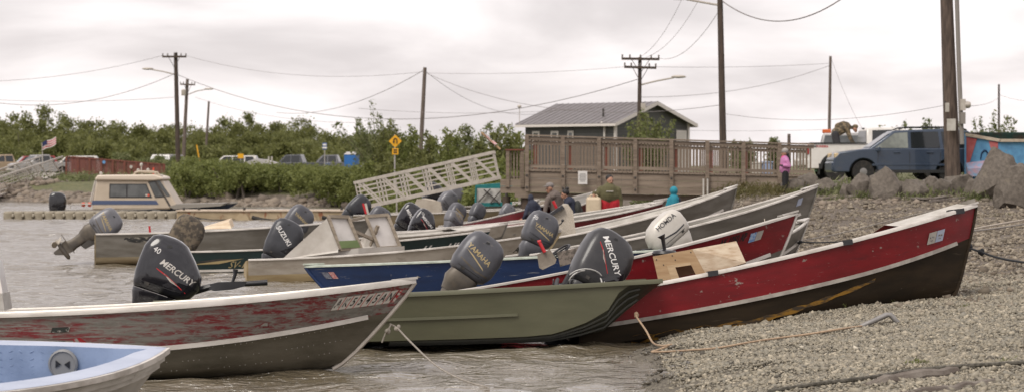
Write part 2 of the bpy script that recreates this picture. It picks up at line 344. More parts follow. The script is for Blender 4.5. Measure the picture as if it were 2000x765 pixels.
gm3 = mat('wet_pebbles', (.1, .1, .1), .25, island=[(.03, .027, .021), (.07, .06, .045), (.11, .095, .07), (.05, .045, .036), (.15, .13, .10)])
gm2 = mat('brown_pebbles', (.3, .3, .3), .8, island=[(.065, .052, .037), (.185, .148, .108), (.28, .235, .175), (.13, .108, .08), (.24, .185, .13), (.10, .086, .067), (.37, .32, .245)], col2=(.13, .105, .075), scale=1.0, lo=.45, hi=.85)
pebbles('gravel', 'loose pale grey and tan gravel on the near beach', 112000, 16.5, 36, .0112, gm1, dmin=.12, keep=lambda y: 1 - sm(26, 35, y))
pebbles('gravel', 'wet dark gravel along the waterline', 9000, 16.5, 34, .015, gm3, dmin=-.45, dmax=.34)
pebbles('gravel', 'coarser brown gravel on the upper beach behind the boats', 36000, 25, 68, .025, gm2, xpad=1.5, dmin=-.2, keep=lambda y: sm(25.5, 34, y))
# ------------------------------------------------------------------ vegetation generators
def leaves(C, size, up=0.0, asp=.42, jit=.35):
    """pointed leaf quads centred at C (n,3)"""
    n = len(C); d = RNG.normal(size=(n, 3)); d[:, 2] += up; d /= np.linalg.norm(d, axis=1)[:, None]
    e = np.cross(d, RNG.normal(size=(n, 3))); e /= np.linalg.norm(e, axis=1)[:, None]
    s = size * np.exp(RNG.normal(0, jit, n))[:, None]; nn = np.cross(d, e)
    v = np.stack([C - d * s, C + e * s * asp + nn * s * .12, C + d * s, C - e * s * asp + nn * s * .12], 1)
    return v.reshape(-1, 3)
def quads(n): return np.arange(n * 4).reshape(-1, 4)
GREEN_WILLOW = [(0.091, 0.111, 0.032), (0.15, 0.176, 0.05), (0.208, 0.227, 0.07), (0.124, 0.147, 0.046), (0.273, 0.277, 0.108), (0.176, 0.199, 0.06)]
GREEN_ALDER = [(0.094, 0.106, 0.036), (0.15, 0.162, 0.052), (0.194, 0.201, 0.066), (0.119, 0.137, 0.048), (0.237, 0.232, 0.09), (0.163, 0.174, 0.06)]
GREEN_PALE = [(0.096, 0.118, 0.04), (0.15, 0.177, 0.066), (0.204, 0.224, 0.099), (0.12, 0.142, 0.051), (0.252, 0.26, 0.132)]
lm_willow = leafmat('willow_leaves', GREEN_WILLOW); lm_alder = leafmat('alder_leaves', GREEN_ALDER); lm_pale = leafmat('pale_leaves', GREEN_PALE)
bark = mat('bark', (.085, .07, .055), .9, 0, (.14, .12, .10), 6, stretch=(1, 1, .3), bump=.4)
def shrub_geo(h, spread, stems, per, lsize, lean=(0, 0), r0=.03, low=.12, rad=.28):
    """stems rising from one root; leaves along each.  returns stem polylines and leaf centres"""
    S, C = [], []
    for i in range(stems):
        a = RNG.uniform(0, 2 * math.pi); tilt = spread * math.sqrt(RNG.uniform(0, 1)); hh = h * RNG.uniform(.55, 1.0) * (1 - .25 * tilt / (spread + 1e-6))
        k = 7; tt = np.linspace(0, 1, k); bend = RNG.normal(0, .06 * h, 2)
        p = np.stack([np.cos(a) * tilt * tt + lean[0] * tt ** 1.5 + bend[0] * tt * (1 - tt), np.sin(a) * tilt * tt + lean[1] * tt ** 1.5 + bend[1] * tt * (1 - tt), hh * tt], -1); S.append(p)
        n = int(per * RNG.uniform(.7, 1.3)); u = low + (1.02 - low) * RNG.uniform(0, 1, n) ** .85
        c = np.stack([np.interp(u, tt, p[:, j]) for j in range(3)], -1)
        c += RNG.normal(0, 1, (n, 3)) * (rad * (1.05 - .8 * u))[:, None] * np.array([1, 1, .8])
        c[:, 2] = np.maximum(c[:, 2], .05); C.append(c)
    return S, np.concatenate(C)
def shrub(name, label, loc, h, spread, stems, per, lsize, lm, cat='shrub', group=None, lean=(0, 0), r0=.03, rad=.28, low=.12):
    t = thing(name, label, cat, loc, group=group); S, C = shrub_geo(h, spread, stems, per, lsize, lean, r0, low, rad)
    v = leaves(C, lsize, .3); npmesh('crown', v, quads(len(C)), lm, t)
    mb = MB()
    for p in S: mb.tube([tuple(x) for x in p], [r0 * (1 - .85 * i / 6) for i in range(7)], 5)
    mb.build('trunk', bark, t); return t
# ------------------------------------------------------------------ outboard motors (a part of their boat)
y_grey = mat('grey_cowl', (.10, .101, .112), .36, .25, (.07, .071, .08), 3, rvar=.12, layers=[((.19, .175, .155), .60, 7, (1, 1, 2), .2, .5), ((.26, .24, .21), .68, 30, (.4, 1, 2), .05, .5)])
y_grey2 = mat('pale_grey_cowl', (.17, .17, .185), .36, .2, (.125, .125, .135), 3, rvar=.1, layers=[((.25, .235, .21), .62, 7, (1, 1, 1), .2, .5)])
s_dark = mat('charcoal_cowl', (.045, .047, .054), .32, .1, (.03, .031, .036), 3, rvar=.08, layers=[((.13, .12, .11), .66, 14, (1, 1, 2), .12, .5)])
m_dark = mat('faded_black_cowl', (.022, .022, .025), .36, 0, (.040, .039, .040), 3, rvar=.12, coat=.2, layers=[((.09, .083, .075), .60, 4, (1, 1, 2), .25, .5), ((.14, .13, .12), .68, 25, (1, 1, 1), .08, .5)])
h_silver = mat('silver_white_cowl', (.56, .53, .48), .34, .1, (.48, .45, .40), 4, rvar=.08, layers=[((.33, .30, .25), .68, 8, (1, 1, 3), .15, .5)])
camo_cover = mat('camouflage_cover', (.15, .12, .085), .9, 0, (.06, .05, .04), 9, lo=.44, hi=.54, bump=.3, layers=[((.22, .19, .15), .58, 7, (1, 1, 1), .04, .9), ((.09, .085, .05), .60, 11, (1, 1, 1), .04, .9)])
leg_brown = mat('stained_motor_leg', (.13, .11, .085), .5, .2, (.07, .062, .055), 4, rvar=.1)
prop_metal = mat('propeller_metal', (.55, .50, .43), .4, .3, (.40, .36, .3), 9)
COWL = {  # (z, aft x, fore x, half width, exponent)
 'round': [(.14, -.37, .05, .15, 3.4), (.18, -.42, .12, .19, 3.6), (.30, -.45, .17, .205, 3.8), (.52, -.45, .175, .205, 3.8), (.64, -.43, .15, .198, 3.6), (.73, -.385, .09, .175, 3.2), (.775, -.32, .01, .13, 2.8)],
 'wedge': [(.08, -.40, .10, .16, 3.6), (.13, -.42, .22, .19, 4), (.26, -.44, .30, .20, 4), (.40, -.44, .27, .20, 4), (.54, -.43, .15, .19, 3.8), (.66, -.38, .03, .17, 3.4), (.70, -.31, -.06, .13, 2.8)],
 'tall': [(.06, -.38, .10, .16, 3.6), (.12, -.42, .17, .20, 4), (.30, -.45, .23, .215, 4), (.56, -.455, .24, .215, 4), (.72, -.44, .20, .205, 3.8), (.82, -.38, .11, .18, 3.2), (.86, -.30, .01, .13, 2.8)],
 'slim': [(.12, -.34, .08, .14, 3.4), (.17, -.38, .13, .18, 3.6), (.32, -.41, .16, .19, 3.8), (.54, -.41, .15, .19, 3.8), (.68, -.38, .09, .17, 3.2), (.74, -.30, 0, .12, 2.8)],
 'block': [(.12, -.42, .12, .16, 4), (.16, -.46, .22, .19, 4.4), (.28, -.48, .25, .20, 4.4), (.42, -.48, .21, .195, 4.2), (.52, -.43, .11, .18, 3.6), (.56, -.34, -.02, .14, 3)]}
def sring(z, xa, xf, hw, e, n=22):
    cx, rx = (xa + xf) / 2, (xf - xa) / 2; o = []
    for k in range(n):
        a = 2 * math.pi * k / n; c, s_ = math.cos(a), math.sin(a)
        o.append((cx + rx * math.copysign(abs(c) ** (2 / e), c), hw * math.copysign(abs(s_) ** (2 / e), s_), z))
    return o
def outboard(boat, pos, style, cm, tilt=30, side=-1, text=None, tmat=None, tang=0, tsize=.09, tpos=(-.15, .45), turn=0, legm=None, scale=1.0, tiller=False, stripe=None, tpos2=None, text2=None, lettershear=0, spar=True):
    m = bpy.data.objects.new('outboard_motor', None); COL.objects.link(m); m.parent = boat
    m.matrix_local = Matrix.Translation(pos) @ Matrix.Rotation(R(turn), 4, 'Z') @ Matrix.Rotation(R(tilt), 4, 'Y') @ Matrix.Scale(scale * .9, 4)
    secs = COWL[style]; mb = MB(); rings = [sring(*s) for s in secs]; mb.loft(rings)
    zt = secs[-1]; mb2 = sring(zt[0] + .012, (zt[1] * .7 + zt[2] * .3), (zt[1] * .3 + zt[2] * .7), zt[3] * .5, 2.2)
    mb.loft([rings[-1], mb2]); mb.build('cowling', cm, m, ang=60)
    z0 = secs[0]; lw = MB()
    lw.loft([sring(-.16, -.34, -.02, .10, 3), sring(-.05, -.37, .02, .135, 3.2), sring(.03, -.40, .07, .165, 3.4), sring(z0[0] - .004, z0[1] - .005, z0[2] + .005, z0[3] + .006, 3.6)]); lw.build('lower_cowl', legm or cm, m, ang=60)
    lg = MB(); lg.loft([sring(-.10, -.335, -.03, .10, 3), sring(-.24, -.31, -.06, .085, 3), sring(-.40, -.31, -.07, .07, 3), sring(-.50, -.33, -.05, .06, 3)]); lg.build('midsection', legm or cm, m, ang=60)
    lu = MB(); lu.box((-.26, 0, -.505), (.50, .22, .016)); lu.prism([(-.36, -.51), (-.06, -.51), (-.08, -.66), (-.34, -.68)], -.035, .035)
    M = Matrix.Rotation(R(90), 3, 'Y'); lu.lathe([(.012, -.24), (.045, -.2), (.056, -.08), (.056, .1), (.04, .18)], (-.2, 0, -.67), 10, Matrix.Rotation(R(-90), 3, 'Y'))
    lu.prism([(-.30, -.70), (-.10, -.70), (-.22, -.88), (-.29, -.88)], -.008, .008); lu.build('lower_unit', legm or cm, m)
    pr = MB()
    for k in range(3):
        a = 2 * math.pi * k / 3 + .4; cx = -.42; rr = []
        for (t0, w, tw) in ((.03, .05, .9), (.09, .1, .7), (.135, .085, .55), (.155, .03, .5)):
            u = Vector((0, math.cos(a), math.sin(a))); v = Vector((0, -math.sin(a), math.cos(a))) * math.cos(tw) + Vector((1, 0, 0)) * math.sin(tw); nn = u.cross(v) * .005; c = Vector((cx, 0, -.67)) + u * t0
            rr.append([c - v * w - nn, c + v * w - nn, c + v * w + nn, c - v * w + nn])
        pr.loft(rr)
    pr.lathe([(.03, -.06), (.035, 0), (.03, .07)], (-.42, 0, -.67), 8, M); pr.build('propeller', prop_metal if legm else steel_dark, m)
    br = MB()
    for s_ in (-1, 1): br.prism([(-.06, -.30), (.05, -.26), (.09, .05), (.02, .10), (-.07, .02)], s_ * .10 - .014, s_ * .10 + .014)
    br.tube([(-.02, -.12, -.02), (-.02, .12, -.02)], .022); br.build('clamp_bracket', steel_dark, m)
    # vent at the rear top
    bv = BVHTree.FromPolygons([Vector(v) for v in mb.v], mb.f)
    def onto(ox, oz, ang, off=.004):
        ca_, sa_ = math.cos(R(ang)), math.sin(R(ang))
        def fn(a, b):
            aa, bb = (a * ca_ - b * sa_), (a * sa_ + b * ca_); x = ox + (aa if side < 0 else -aa); z = oz + bb
            h = bv.ray_cast(Vector((x, side * 1.0, z)), Vector((0, -side, 0)))
            y = h[0].y if h[0] is not None else side * .12
            return Vector((x, y + side * off, z))
        return fn
    zz = secs[-2][0]
    put_poly([(-.03, -.016), (.03, -.010), (.022, .016), (-.02, .014)], black_mark, m, onto(secs[3][1] * .35, zz - .06, 10), 'air_vent', 2)
    put_poly([(-.2, -.004), (.2, -.004), (.2, .004), (-.2, .004)], black_mark, m, onto(-.14, secs[1][0] + .03, 0), 'seam', 3)
    put_poly([(-.026, -.02), (.026, -.02), (.026, .02), (-.026, .02)], steel_dark, m, onto(secs[1][1] * .62, secs[1][0] + .015, 0, .012), 'cowl_latch', 1)
    if style in ('tall', 'wedge'):
        zt_ = secs[2][0]; put_poly([(-.02, -.02), (.26, -.05), (.30, .10), (.26, .22), (.10, .10)] if side < 0 else [(.02, -.02), (-.26, -.05), (-.30, .10), (-.26, .22), (-.10, .10)], black_gloss if cm is not camo_cover else camo_cover, m, onto(-.08, zt_ - .06, 0, .002), 'side_panel', 3)
    else:
        put_poly([(-.22, -.01), (.05, -.045), (.24, -.02), (.24, .0), (.05, -.02), (-.22, .012)], legm or s_dark, m, onto(-.14, secs[2][0] - .01, -4, .003), 'trim_line', 3)
    put_poly([(-.018, -.018), (.018, -.018), (.018, .018), (-.018, .018)], black_mark, m, onto(-.02, .0, 45, .004), 'hose_port', 1)
    if text: put_text(text, tsize, tmat or white_mark, m, onto(tpos[0], tpos[1], tang), shear=lettershear, offset=.0018)
    if text2: put_text(text2, tsize * .9, white_mark, m, onto(tpos2[0], tpos2[1], tang))
    if stripe:
        dn = onto(tpos[0], tpos[1], tang, .003)
        put_poly([(-.21, -.085), (-.08, -.085), (.2, -.125), (.205, -.135), (-.06, -.10), (-.2, -.095)][::-1] if stripe == 'thin' else [(-.19, -.055), (-.05, -.06), (.17, -.10), (.20, -.118), (-.02, -.085)][::-1], red_mark if stripe != 'gold' else gold_mark, m, dn, 'stripe', 3)
        if stripe != 'gold': put_poly([(-.12, -.085), (-.02, -.095), (.10, -.118), (.0, -.125)][::-1], alu_rail, m, dn, 'stripe', 3)
    if tiller:
        tl = MB(); tl.tube([(.12, 0, .13), (.30, 0, .27), (.40, 0, .34)], [.03, .035, .035], 8)
        tl.loft([[(x, y * w, z + h * q) for y, q in ((-1, -1), (1, -1), (1, 1), (-1, 1))] for x, z, w, h in ((.38, .33, .03, .03), (.45, .355, .05, .05), (.62, .425, .045, .045), (.74, .485, .03, .028))])
        tl.tube([(.73, 0, .48), (.96, 0, .575)], [.028, .032], 10); tl.tube([(.60, 0, .44), (.60, 0, .54), (.585, 0, .60)], [.014, .02, .03], 8); tl.build('tiller_handle', black_pl, m)
        cb = MB()
        for k in range(3): cb.tube([(.16, -.05 + .04 * k, .08), (.24, -.07 + .05 * k, -.01 - .02 * k), (.34, -.04 + .03 * k, .06), (.4, 0, .18)], .008, 6)
        cb.build('cable', rubber, m)
    return m
# ------------------------------------------------------------------ boats
class Hull:
    def __init__(s, L, B, Ds, Db, rake=.75, sheer=2.2, cw=.80, kr=.10, ur=(.40, .26), full=1.0, jon=False, q0=.40):
        s.L, s.B, s.Ds, s.Db, s.rake, s.sheer, s.cw, s.kr, s.ur_, s.full, s.jon, s.q0 = L, B, Ds, Db, rake, sheer, cw, kr, ur, full, jon, q0
    def zg(s, t): return s.Ds + (s.Db - s.Ds) * t ** s.sheer
    def ur(s, t): return s.ur_[0] + s.ur_[1] * t * t
    def S(s, t, u, side):
        if s.jon:
            zg = s.zg(t); q_ = max(0, (t - .5) / .5); hbw = s.B / 2 * (.95 + .05 * min(1, t / .3)) * (1 - .62 * q_ ** 2.6)
            zk = zg * float(np.interp(t, [0, .777, .838, .895, .916, 1], [0, 0, .08, .2, .42, .97])); zc = zg * float(np.interp(t, [0, .6, .717, .777, .838, .885, .902, .916, 1], [.09, .09, .10, .14, .32, .54, .72, .985, .985]))
            zc = max(zc, zk + .012)
            cwd = .84 + .15 * min(1, max(0, (t - .6) / .31)); x = t * s.L
            if u <= .5: a = u / .5; return Vector((x, side * hbw * cwd * a, zk + (zc - zk) * a))
            a = (u - .5) / .5; return Vector((x, side * hbw * (cwd + (1 - cwd) * a), zc + (zg - zc) * a))
        st = .90 + .10 * min(1, t / .35); xs = s.L - s.rake * (1 - u) ** 1.12
        zk = s.kr * max(0, (t - .62) / .38) ** 2
        if u <= .15: w, fz = u / .15 * s.cw, u * .6
        else: a = (u - .15) / .85; w, fz = s.cw + (1 - s.cw) * a ** .8, .09 + .91 * a
        q_ = max(0, (t - s.q0) / (1 - s.q0)); tp = 1 - q_ ** ((1.55 + .95 * u) * s.full)
        return Vector((t * xs, side * s.B / 2 * st * w * tp, zk + (s.zg(t) - zk) * fz))
    def fn(s, side, t0, u0, off=.005):
        """text-plane -> hull side"""
        d = s.zg(t0)
        def f(a, b):
            t = min(.985, t0 + (a if side < 0 else -a) / s.L); u = u0 + b / d
            p = s.S(t, u, side); e = 1e-3; tx = s.S(min(1, t + e), u, side) - p; tu = s.S(t, u + e, side) - p
            n = tx.cross(tu).normalized()
            if n.y * side < 0: n = -n
            return p + n * off
        return f
def sweep(mb, pts, prof, up=Vector((0, 0, 1)), outs=None):
    rings = []
    for i, p in enumerate(pts):
        d = (pts[min(i + 1, len(pts) - 1)] - pts[max(0, i - 1)]).normalized(); o = d.cross(up).normalized(); u = o.cross(d)
        rings.append([p + o * a + u * b for a, b in prof])
    mb.loft(rings)
def boat(name, label, stern, bow, B, Ds, Db, mats, near_corner=True, cat='boat', benches=(.22, .5, .72), rail=True, deck=None, gw=(.05, .032), group='skiffs moored along the bank', Lmin=None, roll=0, **kw):
    Pb = W(*bow); Ps = W(*stern); fw = Vector((Pb.x - Ps.x, Pb.y - Ps.y)).normalized()
    if near_corner:
        for _ in range(4):
            perp = Vector((-fw.y, fw.x)); perp = perp if perp.y > 0 else -perp
            Cs = Ps + Vector((perp.x, perp.y, 0)) * (B / 2 * .9); fw = Vector((Pb.x - Cs.x, Pb.y - Cs.y)).normalized()
    else: Cs = Ps
    D = (Pb - Cs).length; L = math.sqrt(max(.1, D * D - (Db - Ds) ** 2))
    hd = math.atan2(fw.y, fw.x); pitch = math.asin((Pb.z - Cs.z) / D) - math.atan2(Db - Ds, L)
    rot = Matrix.Rotation(hd, 4, 'Z') @ Matrix.Rotation(-pitch, 4, 'Y') @ Matrix.Rotation(R(roll), 4, 'X')
    org = Cs - (rot @ Vector((0, 0, Ds)))
    t = thing(name, label, cat, group=group); t.matrix_world = Matrix.Translation(org) @ rot
    h = Hull(L, B, Ds, Db, **kw); h.side = -1 if fw.x > 0 else 1; t.rotation_mode = 'XYZ'
    T = [i / 44 for i in range(45)] if kw.get('jon') else [i / 22 for i in range(23)]; jon = kw.get('jon', False)
    UB = [0, .25, .5] if jon else [0, .5, 1, None]
    # bottom
    mb = MB(); n0 = 6
    for sd in (-1, 1):
        rows = [[h.S(x, (.5 if jon else h.ur(x)) * k / (n0 - 1), sd) for k in range(n0)] for x in T]; mb.loft(rows, cap=False, closed=False)
    mb.build('hull_bottom', mats['bottom'], t, ang=50)
    mb = MB()
    for sd in (-1, 1):
        rows = [[h.S(x, (lambda r_: r_ + (1 - r_) * k / 5)(.5 if jon else h.ur(x)), sd) for k in range(6)] for x in T]; mb.loft(rows, cap=False, closed=False)
    mb.build('topside', mats['top'], t, ang=50)
    mb = MB(); lv = [0, .25, .5, .75, 1] if jon else [0, .15, .5, .8, 1]
    ring = [h.S(0, u, -1) for u in reversed(lv)] + [h.S(0, u, 1) for u in lv[1:]]
    mb.slab(ring, (-.03, 0, 0)); mb.build('transom', mats.get('transom', mats['bottom']), t, smooth=False)
    # inner shell
    mb = MB(); fl = .09
    for sd in (-1, 1):
        rows = []
        for x in T[:-1]:
            g = h.S(x, 1, sd); f_ = h.S(x, .16 if not jon else .5, sd); off = .03
            def ins(p, z): return Vector((p.x - (.05 if x > .9 else 0), sd * max(0, abs(p.y) - off), z))
            zf = max(fl, f_.z + .05); rows.append([Vector((g.x, 0, zf)) if False else Vector((f_.x, 0, zf)), ins(f_, zf), ins(h.S(x, .6, sd), max(zf + .01, h.S(x, .6, sd).z)), ins(g, g.z - .012)])
        mb.loft(rows, cap=False, closed=False)
    mb.build('inner_hull', mats.get('inner', mats['bottom']), t, ang=40)
    # gunwales
    w, hh = gw; prof = [(-w / 2, -hh / 2), (w / 2, -hh / 2), (w / 2, hh * .2), (w * .3, hh / 2), (-w * .3, hh / 2), (-w / 2, hh * .2)]
    for sd in (-1, 1):
        mb = MB(); sweep(mb, [h.S(x, 1, sd) + Vector((0, 0, hh * .3)) for x in (T if not jon else T)], prof); mb.build('gunwale', mats['gun'], t, ang=40)
    if rail:
        for sd in (-1, 1):
            mb = MB(); uu = (lambda x: .74) if jon else h.ur
            te = [x for x in T if x < (.72 if jon else .97)]; sweep(mb, [h.S(x, uu(x), sd) + Vector((0, sd * .006, 0)) for x in te], [(-.014, -.022), (.014, -.022), (.014, .022), (-.014, .022)] if not jon else [(-.012, -.016), (.012, -.016), (.012, .016), (-.012, .016)])
            mb.build('spray_rail', mats.get('rail', mats['gun']), t)
    # stem and bow cap
    if not jon:
        mb = MB(); mb.tube([h.S(1, u, 1) + Vector((.005, 0, 0)) for u in (0, .1, .25, .45, .65, .85, 1)], .022, 6); mb.build('stem', mats.get('stem', mats['bottom']), t)
        mb = MB(); a = h.S(.955, 1, 1); b_ = h.S(1, 1, 1); mb.slab([a + Vector((0, 0, .03)), h.S(.955, 1, -1) + Vector((0, 0, .03)), b_ + Vector((.03, -.03, .03)), b_ + Vector((.03, .03, .03))], (0, 0, .022)); mb.build('bow_cap', mats['gun'], t)
    else:
        mb = MB(); mb.beam(h.S(1, 1, -1) + Vector((-.03, 0, .01)), h.S(1, 1, 1) + Vector((-.03, 0, .01)), .06, .035); mb.build('bow_cap', mats['gun'], t)
        for k in (.2, .5, .78):
            for sd in (-1, 1):
                mb = MB(); sweep(mb, [h.S(x, .5 * k, sd) + Vector((0, 0, -.008)) for x in T[20:43]], [(-.012, -.01), (.012, -.01), (.012, .01), (-.012, .01)]); mb.build('bottom_rib', mats['bottom'], t)
    for x in benches:
        g = h.S(x, .72, 1); mb = MB(); mb.box((g.x, 0, g.z), (.28, abs(g.y) * 2 - .06, .03)); mb.box((g.x - .12, 0, g.z / 2 + .08), (.02, abs(h.S(x, .3, 1).y) * 1.7, max(.05, g.z - .2))); mb.build('bench', mats.get('bench', alu), t)
    if deck:
        mb = MB(); ts = [x for x in T if x >= deck[0]]
        for sd in (-1, 1): mb.loft([[Vector((h.S(x, 1, 1).x, 0, h.zg(x) + .035 + deck[1])), h.S(x, 1, sd) * 1.0 + Vector((0, -sd * .02, .018))] for x in ts], cap=False, closed=False)
        mb.build('foredeck', deck[2], t)
    h.t = t; return t, h
def M_(top, bottom=None, gun=None, inner=None, **k): return dict(top=top, bottom=bottom or alu, gun=gun or white_rail, inner=inner or alu, **k)
red_old = mat('worn_red_on_aluminium', (.20, .192, .172), .5, .25, (.155, .148, .13), 3, stretch=(.4, 1, 3), bump=.15, bscale=20, layers=[((.19, .026, .032), .455, 2.0, (.5, 1, 2.2), .09, .6), ((.235, .225, .205), .47, 13, (.16, 1, 2.6), .10, .5), ((.235, .225, .205), .52, 34, (.4, 1, 1.2), .12, .5), ((.20, .012, .02), .665, 26, (.4, 1, 1.5), .04, .5), ((.10, .09, .08), .66, 9, (.2, 1, 4), .05, .5)])
red_hull = mat('scuffed_red_paint', (.225, .009, .015), .42, 0, (.155, .008, .012), 2.2, stretch=(.5, 1, 2), rvar=.1, bump=.10, bscale=5, layers=[((.09, .01, .014), .56, 5, (.3, 1, 3), .16, .6), ((.30, .25, .22), .645, 8, (1, 1, 1.4), .025, .6), ((.36, .30, .27), .655, 19, (.14, 1, 6), .03, .6), ((.40, .36, .32), .69, 40, (1, 1, 1), .02, .6)])
brown_bottom = mat('brown_bottom_paint', (.040, .028, .017), .75, 0, (.024, .018, .012), 3, stretch=(.4, 1, 2), spec=.15, layers=[((.30, .27, .22), .70, 22, (1, 1, 1), .03, .6), ((.09, .07, .05), .63, 6, (.2, 1, 5), .1, .6)])
ochre = mat('ochre_paint_remnant', (.30, .155, .018), .7, 0, (.05, .036, .022), 9, lo=.42, hi=.58, stretch=(.6, 1, 2))
olive = mat('olive_paint', (.108, .107, .063), .5, 0, (.086, .086, .050), 2.5, stretch=(.4, 1, 1.5), bump=.1, bscale=6, rvar=.1, layers=[((.19, .185, .14), .71, 18, (.3, 1, 3), .03, .6), ((.055, .052, .035), .64, 7, (.3, 1, 4), .12, .6)])
olive_low = mat('olive_bottom_paint', (.050, .052, .034), .45, 0, (.036, .037, .026), 4, stretch=(.4, 1, 2), layers=[((.09, .085, .065), .66, 10, (.3, 1, 4), .1, .6)])
blue_hull = mat('scuffed_navy_paint', (.012, .038, .125), .45, 0, (.009, .026, .085), 3, stretch=(.5, 1, 2), bump=.1, bscale=5, layers=[((.20, .22, .26), .62, 8, (.25, 1, 4), .05, .6), ((.16, .18, .22), .66, 15, (1, 1, 1), .03, .6)])
green_hull = mat('dark_green_paint', (.010, .030, .030), .4, 0, (.007, .021, .021), 3, layers=[((.11, .11, .09), .68, 9, (.3, 1, 4), .03, .6)])
white_hull = mat('grimy_white_hull', (.47, .43, .375), .5, .1, (.34, .30, .25), 3, stretch=(.6, 1, 2), layers=[((.20, .175, .145), .60, 4, (.7, 1, 2), .12, .6), ((.13, .11, .09), .66, 10, (.3, 1, 4), .06, .6)])
cream_low = mat('stained_cream_bottom', (.45, .36, .21), .55, .1, (.32, .24, .13), 3, stretch=(.4, 1, 2.5), layers=[((.22, .05, .04), .72, 7, (1, 1, 1), .04, .6), ((.22, .17, .10), .62, 5, (.4, 1, 3), .1, .6)])
dull_red = mat('faded_red_paint', (.15, .012, .015), .5, 0, (.10, .012, .013), 3, stretch=(.5, 1, 2), layers=[((.25, .22, .19), .63, 6, (.5, 1, 2), .06, .6)])
rust_tan = mat('stained_aluminium_low', (.30, .25, .165), .5, .25, (.22, .17, .10), 3, stretch=(.4, 1, 2.4), layers=[((.14, .10, .055), .58, 4, (.3, 1, 3), .2, .6)])
mint = mat('mint_rail', (.50, .55, .48), .5, 0, (.36, .40, .34), 8)
teal = mat('teal_canvas', (.012, .17, .17), .8, 0, (.01, .12, .125), 6)
pale_blue = mat('pale_blue_gelcoat', (.41, .455, .56), .42, 0, (.35, .395, .50), 3, rvar=.08, layers=[((.52, .54, .58), .68, 22, (1, 1, 1), .04, .5)])
mid_blue = mat('blue_liner', (.19, .255, .39), .5, 0, (.14, .195, .31), 4, bump=.1, bscale=30)
grey_white = mat('grimy_white_gelcoat', (.50, .475, .43), .5, 0, (.38, .355, .31), 4, layers=[((.20, .17, .13), .64, 9, (.5, 1, 3), .08, .6)])
STD = dict(rake=.6)
# --- near aluminium skiff with worn red paint
tB, hB = boat('aluminium_skiff', 'weathered aluminium skiff with flaking red paint and a boxed registration number on its bow', (-240, 627, 22.4), (810, 550, 23.4), 1.6, .64, .93, M_(red_old, mat('dull_olive_aluminium', (.15, .136, .105), .5, .3, (.10, .09, .066), 3, stretch=(.5, 1, 2.2), bump=.12, bscale=14, layers=[((.20, .185, .15), .62, 7, (.3, 1, 4), .1, .5)]), alu_bright, rail=alu_bright, stem=alu_rail), rake=.80, ur=(.42, .26), gw=(.05, .055), cat='boat', roll=-2)
f = hB.fn(-1, .925, .86)
for i, ch in enumerate('AK5545AN'):
    cx = -.30 + .072 * i
    put_poly([(cx - .034, -.062), (cx + .034, -.062), (cx + .034, .062), (cx - .034, .062)], mat('plate_white', (.58, .555, .51), .5), tB, hB.fn(-1, .928, .865, .0045), 'number_plate', 2)
    put_text(ch, .115, mat('worn_black_lettering', (.03, .03, .03), .6, 0, (.42, .40, .36), 26, lo=.5, hi=.6) if i <= 1 else black_mark, tB, (lambda cx: lambda a, b: hB.fn(-1, .928, .865, .0075)(a * .66 + cx, b))(cx), 'registration_letter', offset=.001)
    put_poly([(cx + .033, -.064), (cx + .040, -.064), (cx + .040, .064), (cx + .033, .064)], red_mark, tB, hB.fn(-1, .928, .865, .0055), 'tape_strip', 1)
put_poly([(.255, -.06), (.33, -.06), (.33, .06), (.255, .06)], mat('worn_red_sticker', (.40, .03, .04), .6, 0, (.55, .50, .46), 30, lo=.47, hi=.53), tB, hB.fn(-1, .928, .865, .006), 'registration_sticker', 2)
for k, u in ((0, .80), (1, .62)): put_poly([(-.085, -.022), (.085, -.022), (.085, .022), (-.085, .022)], mat('flaking_black_patch', (.02, .025, .022), .6, 0, (.27, .26, .24), 24, lo=.54, hi=.58), tB, hB.fn(-1, .348, u), 'painted_patch', 2)
put_poly([(-.08, .05), (-.02, .06), (.06, .02), (.09, -.03), (.07, -.06), (.02, -.05), (-.04, -.02)], mat('flaking_red_blot', (.28, .01, .016), .6, 0, (.27, .26, .24), 26, lo=.52, hi=.57), tB, hB.fn(-1, .395, .60), 'paint_blot', 2)
# rivet rows below the rail
mb = MB()
for u in (.18, .27, .38):
    for k in range(60):
        if random.random() < .45: continue
        p = hB.fn(-1, .3 + .65 * k / 60, hB.ur(.3 + .65 * k / 60) * u / .42, .001)(0, 0); mb.ell(p, (.004, .003, .004), 5, 3)
tag(mb.build('rivets', alu_bright, tB), kind='stuff')
# console of the near skiff, cut by the picture edge
Mi = tB.matrix_world.inverted()
mb = MB(); mb.slab([Mi @ W(-70, 607, 22.9), Mi @ W(9, 606, 22.9), Mi @ W(4, 572, 22.9), Mi @ W(-70, 574, 22.9)], Mi.to_3x3() @ Vector((0, .35, 0))); mb.build('console', alu_bright, tB, smooth=False)
mb = MB(); mb.slab([Mi @ W(-60, 571.5, 22.95), Mi @ W(5, 571.5, 22.95), Mi @ W(-6, 508, 23.05), Mi @ W(-60, 512, 23.05)], Mi.to_3x3() @ Vector((0, .25, 0))); mb.build('windscreen', mat('milky_acrylic', (.62, .59, .56), .25, 0, (.52, .49, .46), 5), tB, smooth=False)
# --- olive jon boat
tC, hC = boat('jon_boat', 'olive green flat-bottomed jon boat afloat between two red and grey skiffs', (300, 603, 25.9), (1286, 552, 27.0), 1.45, .50, .62, M_(olive, olive_low, olive, inner=olive, rail=olive, transom=olive, bench=olive), jon=True, sheer=2.2, gw=(.055, .05), benches=(.2, .5), roll=-4.5)
outboard(tC, (.10, -.1, .51), 'wedge', black_gloss, 20, -1, 'MERCURY', alu_bright, -17, .095, (.01, .36), tiller=True, stripe='thin', text2='40', tpos2=(-.27, .52), scale=1.12, lettershear=.2)
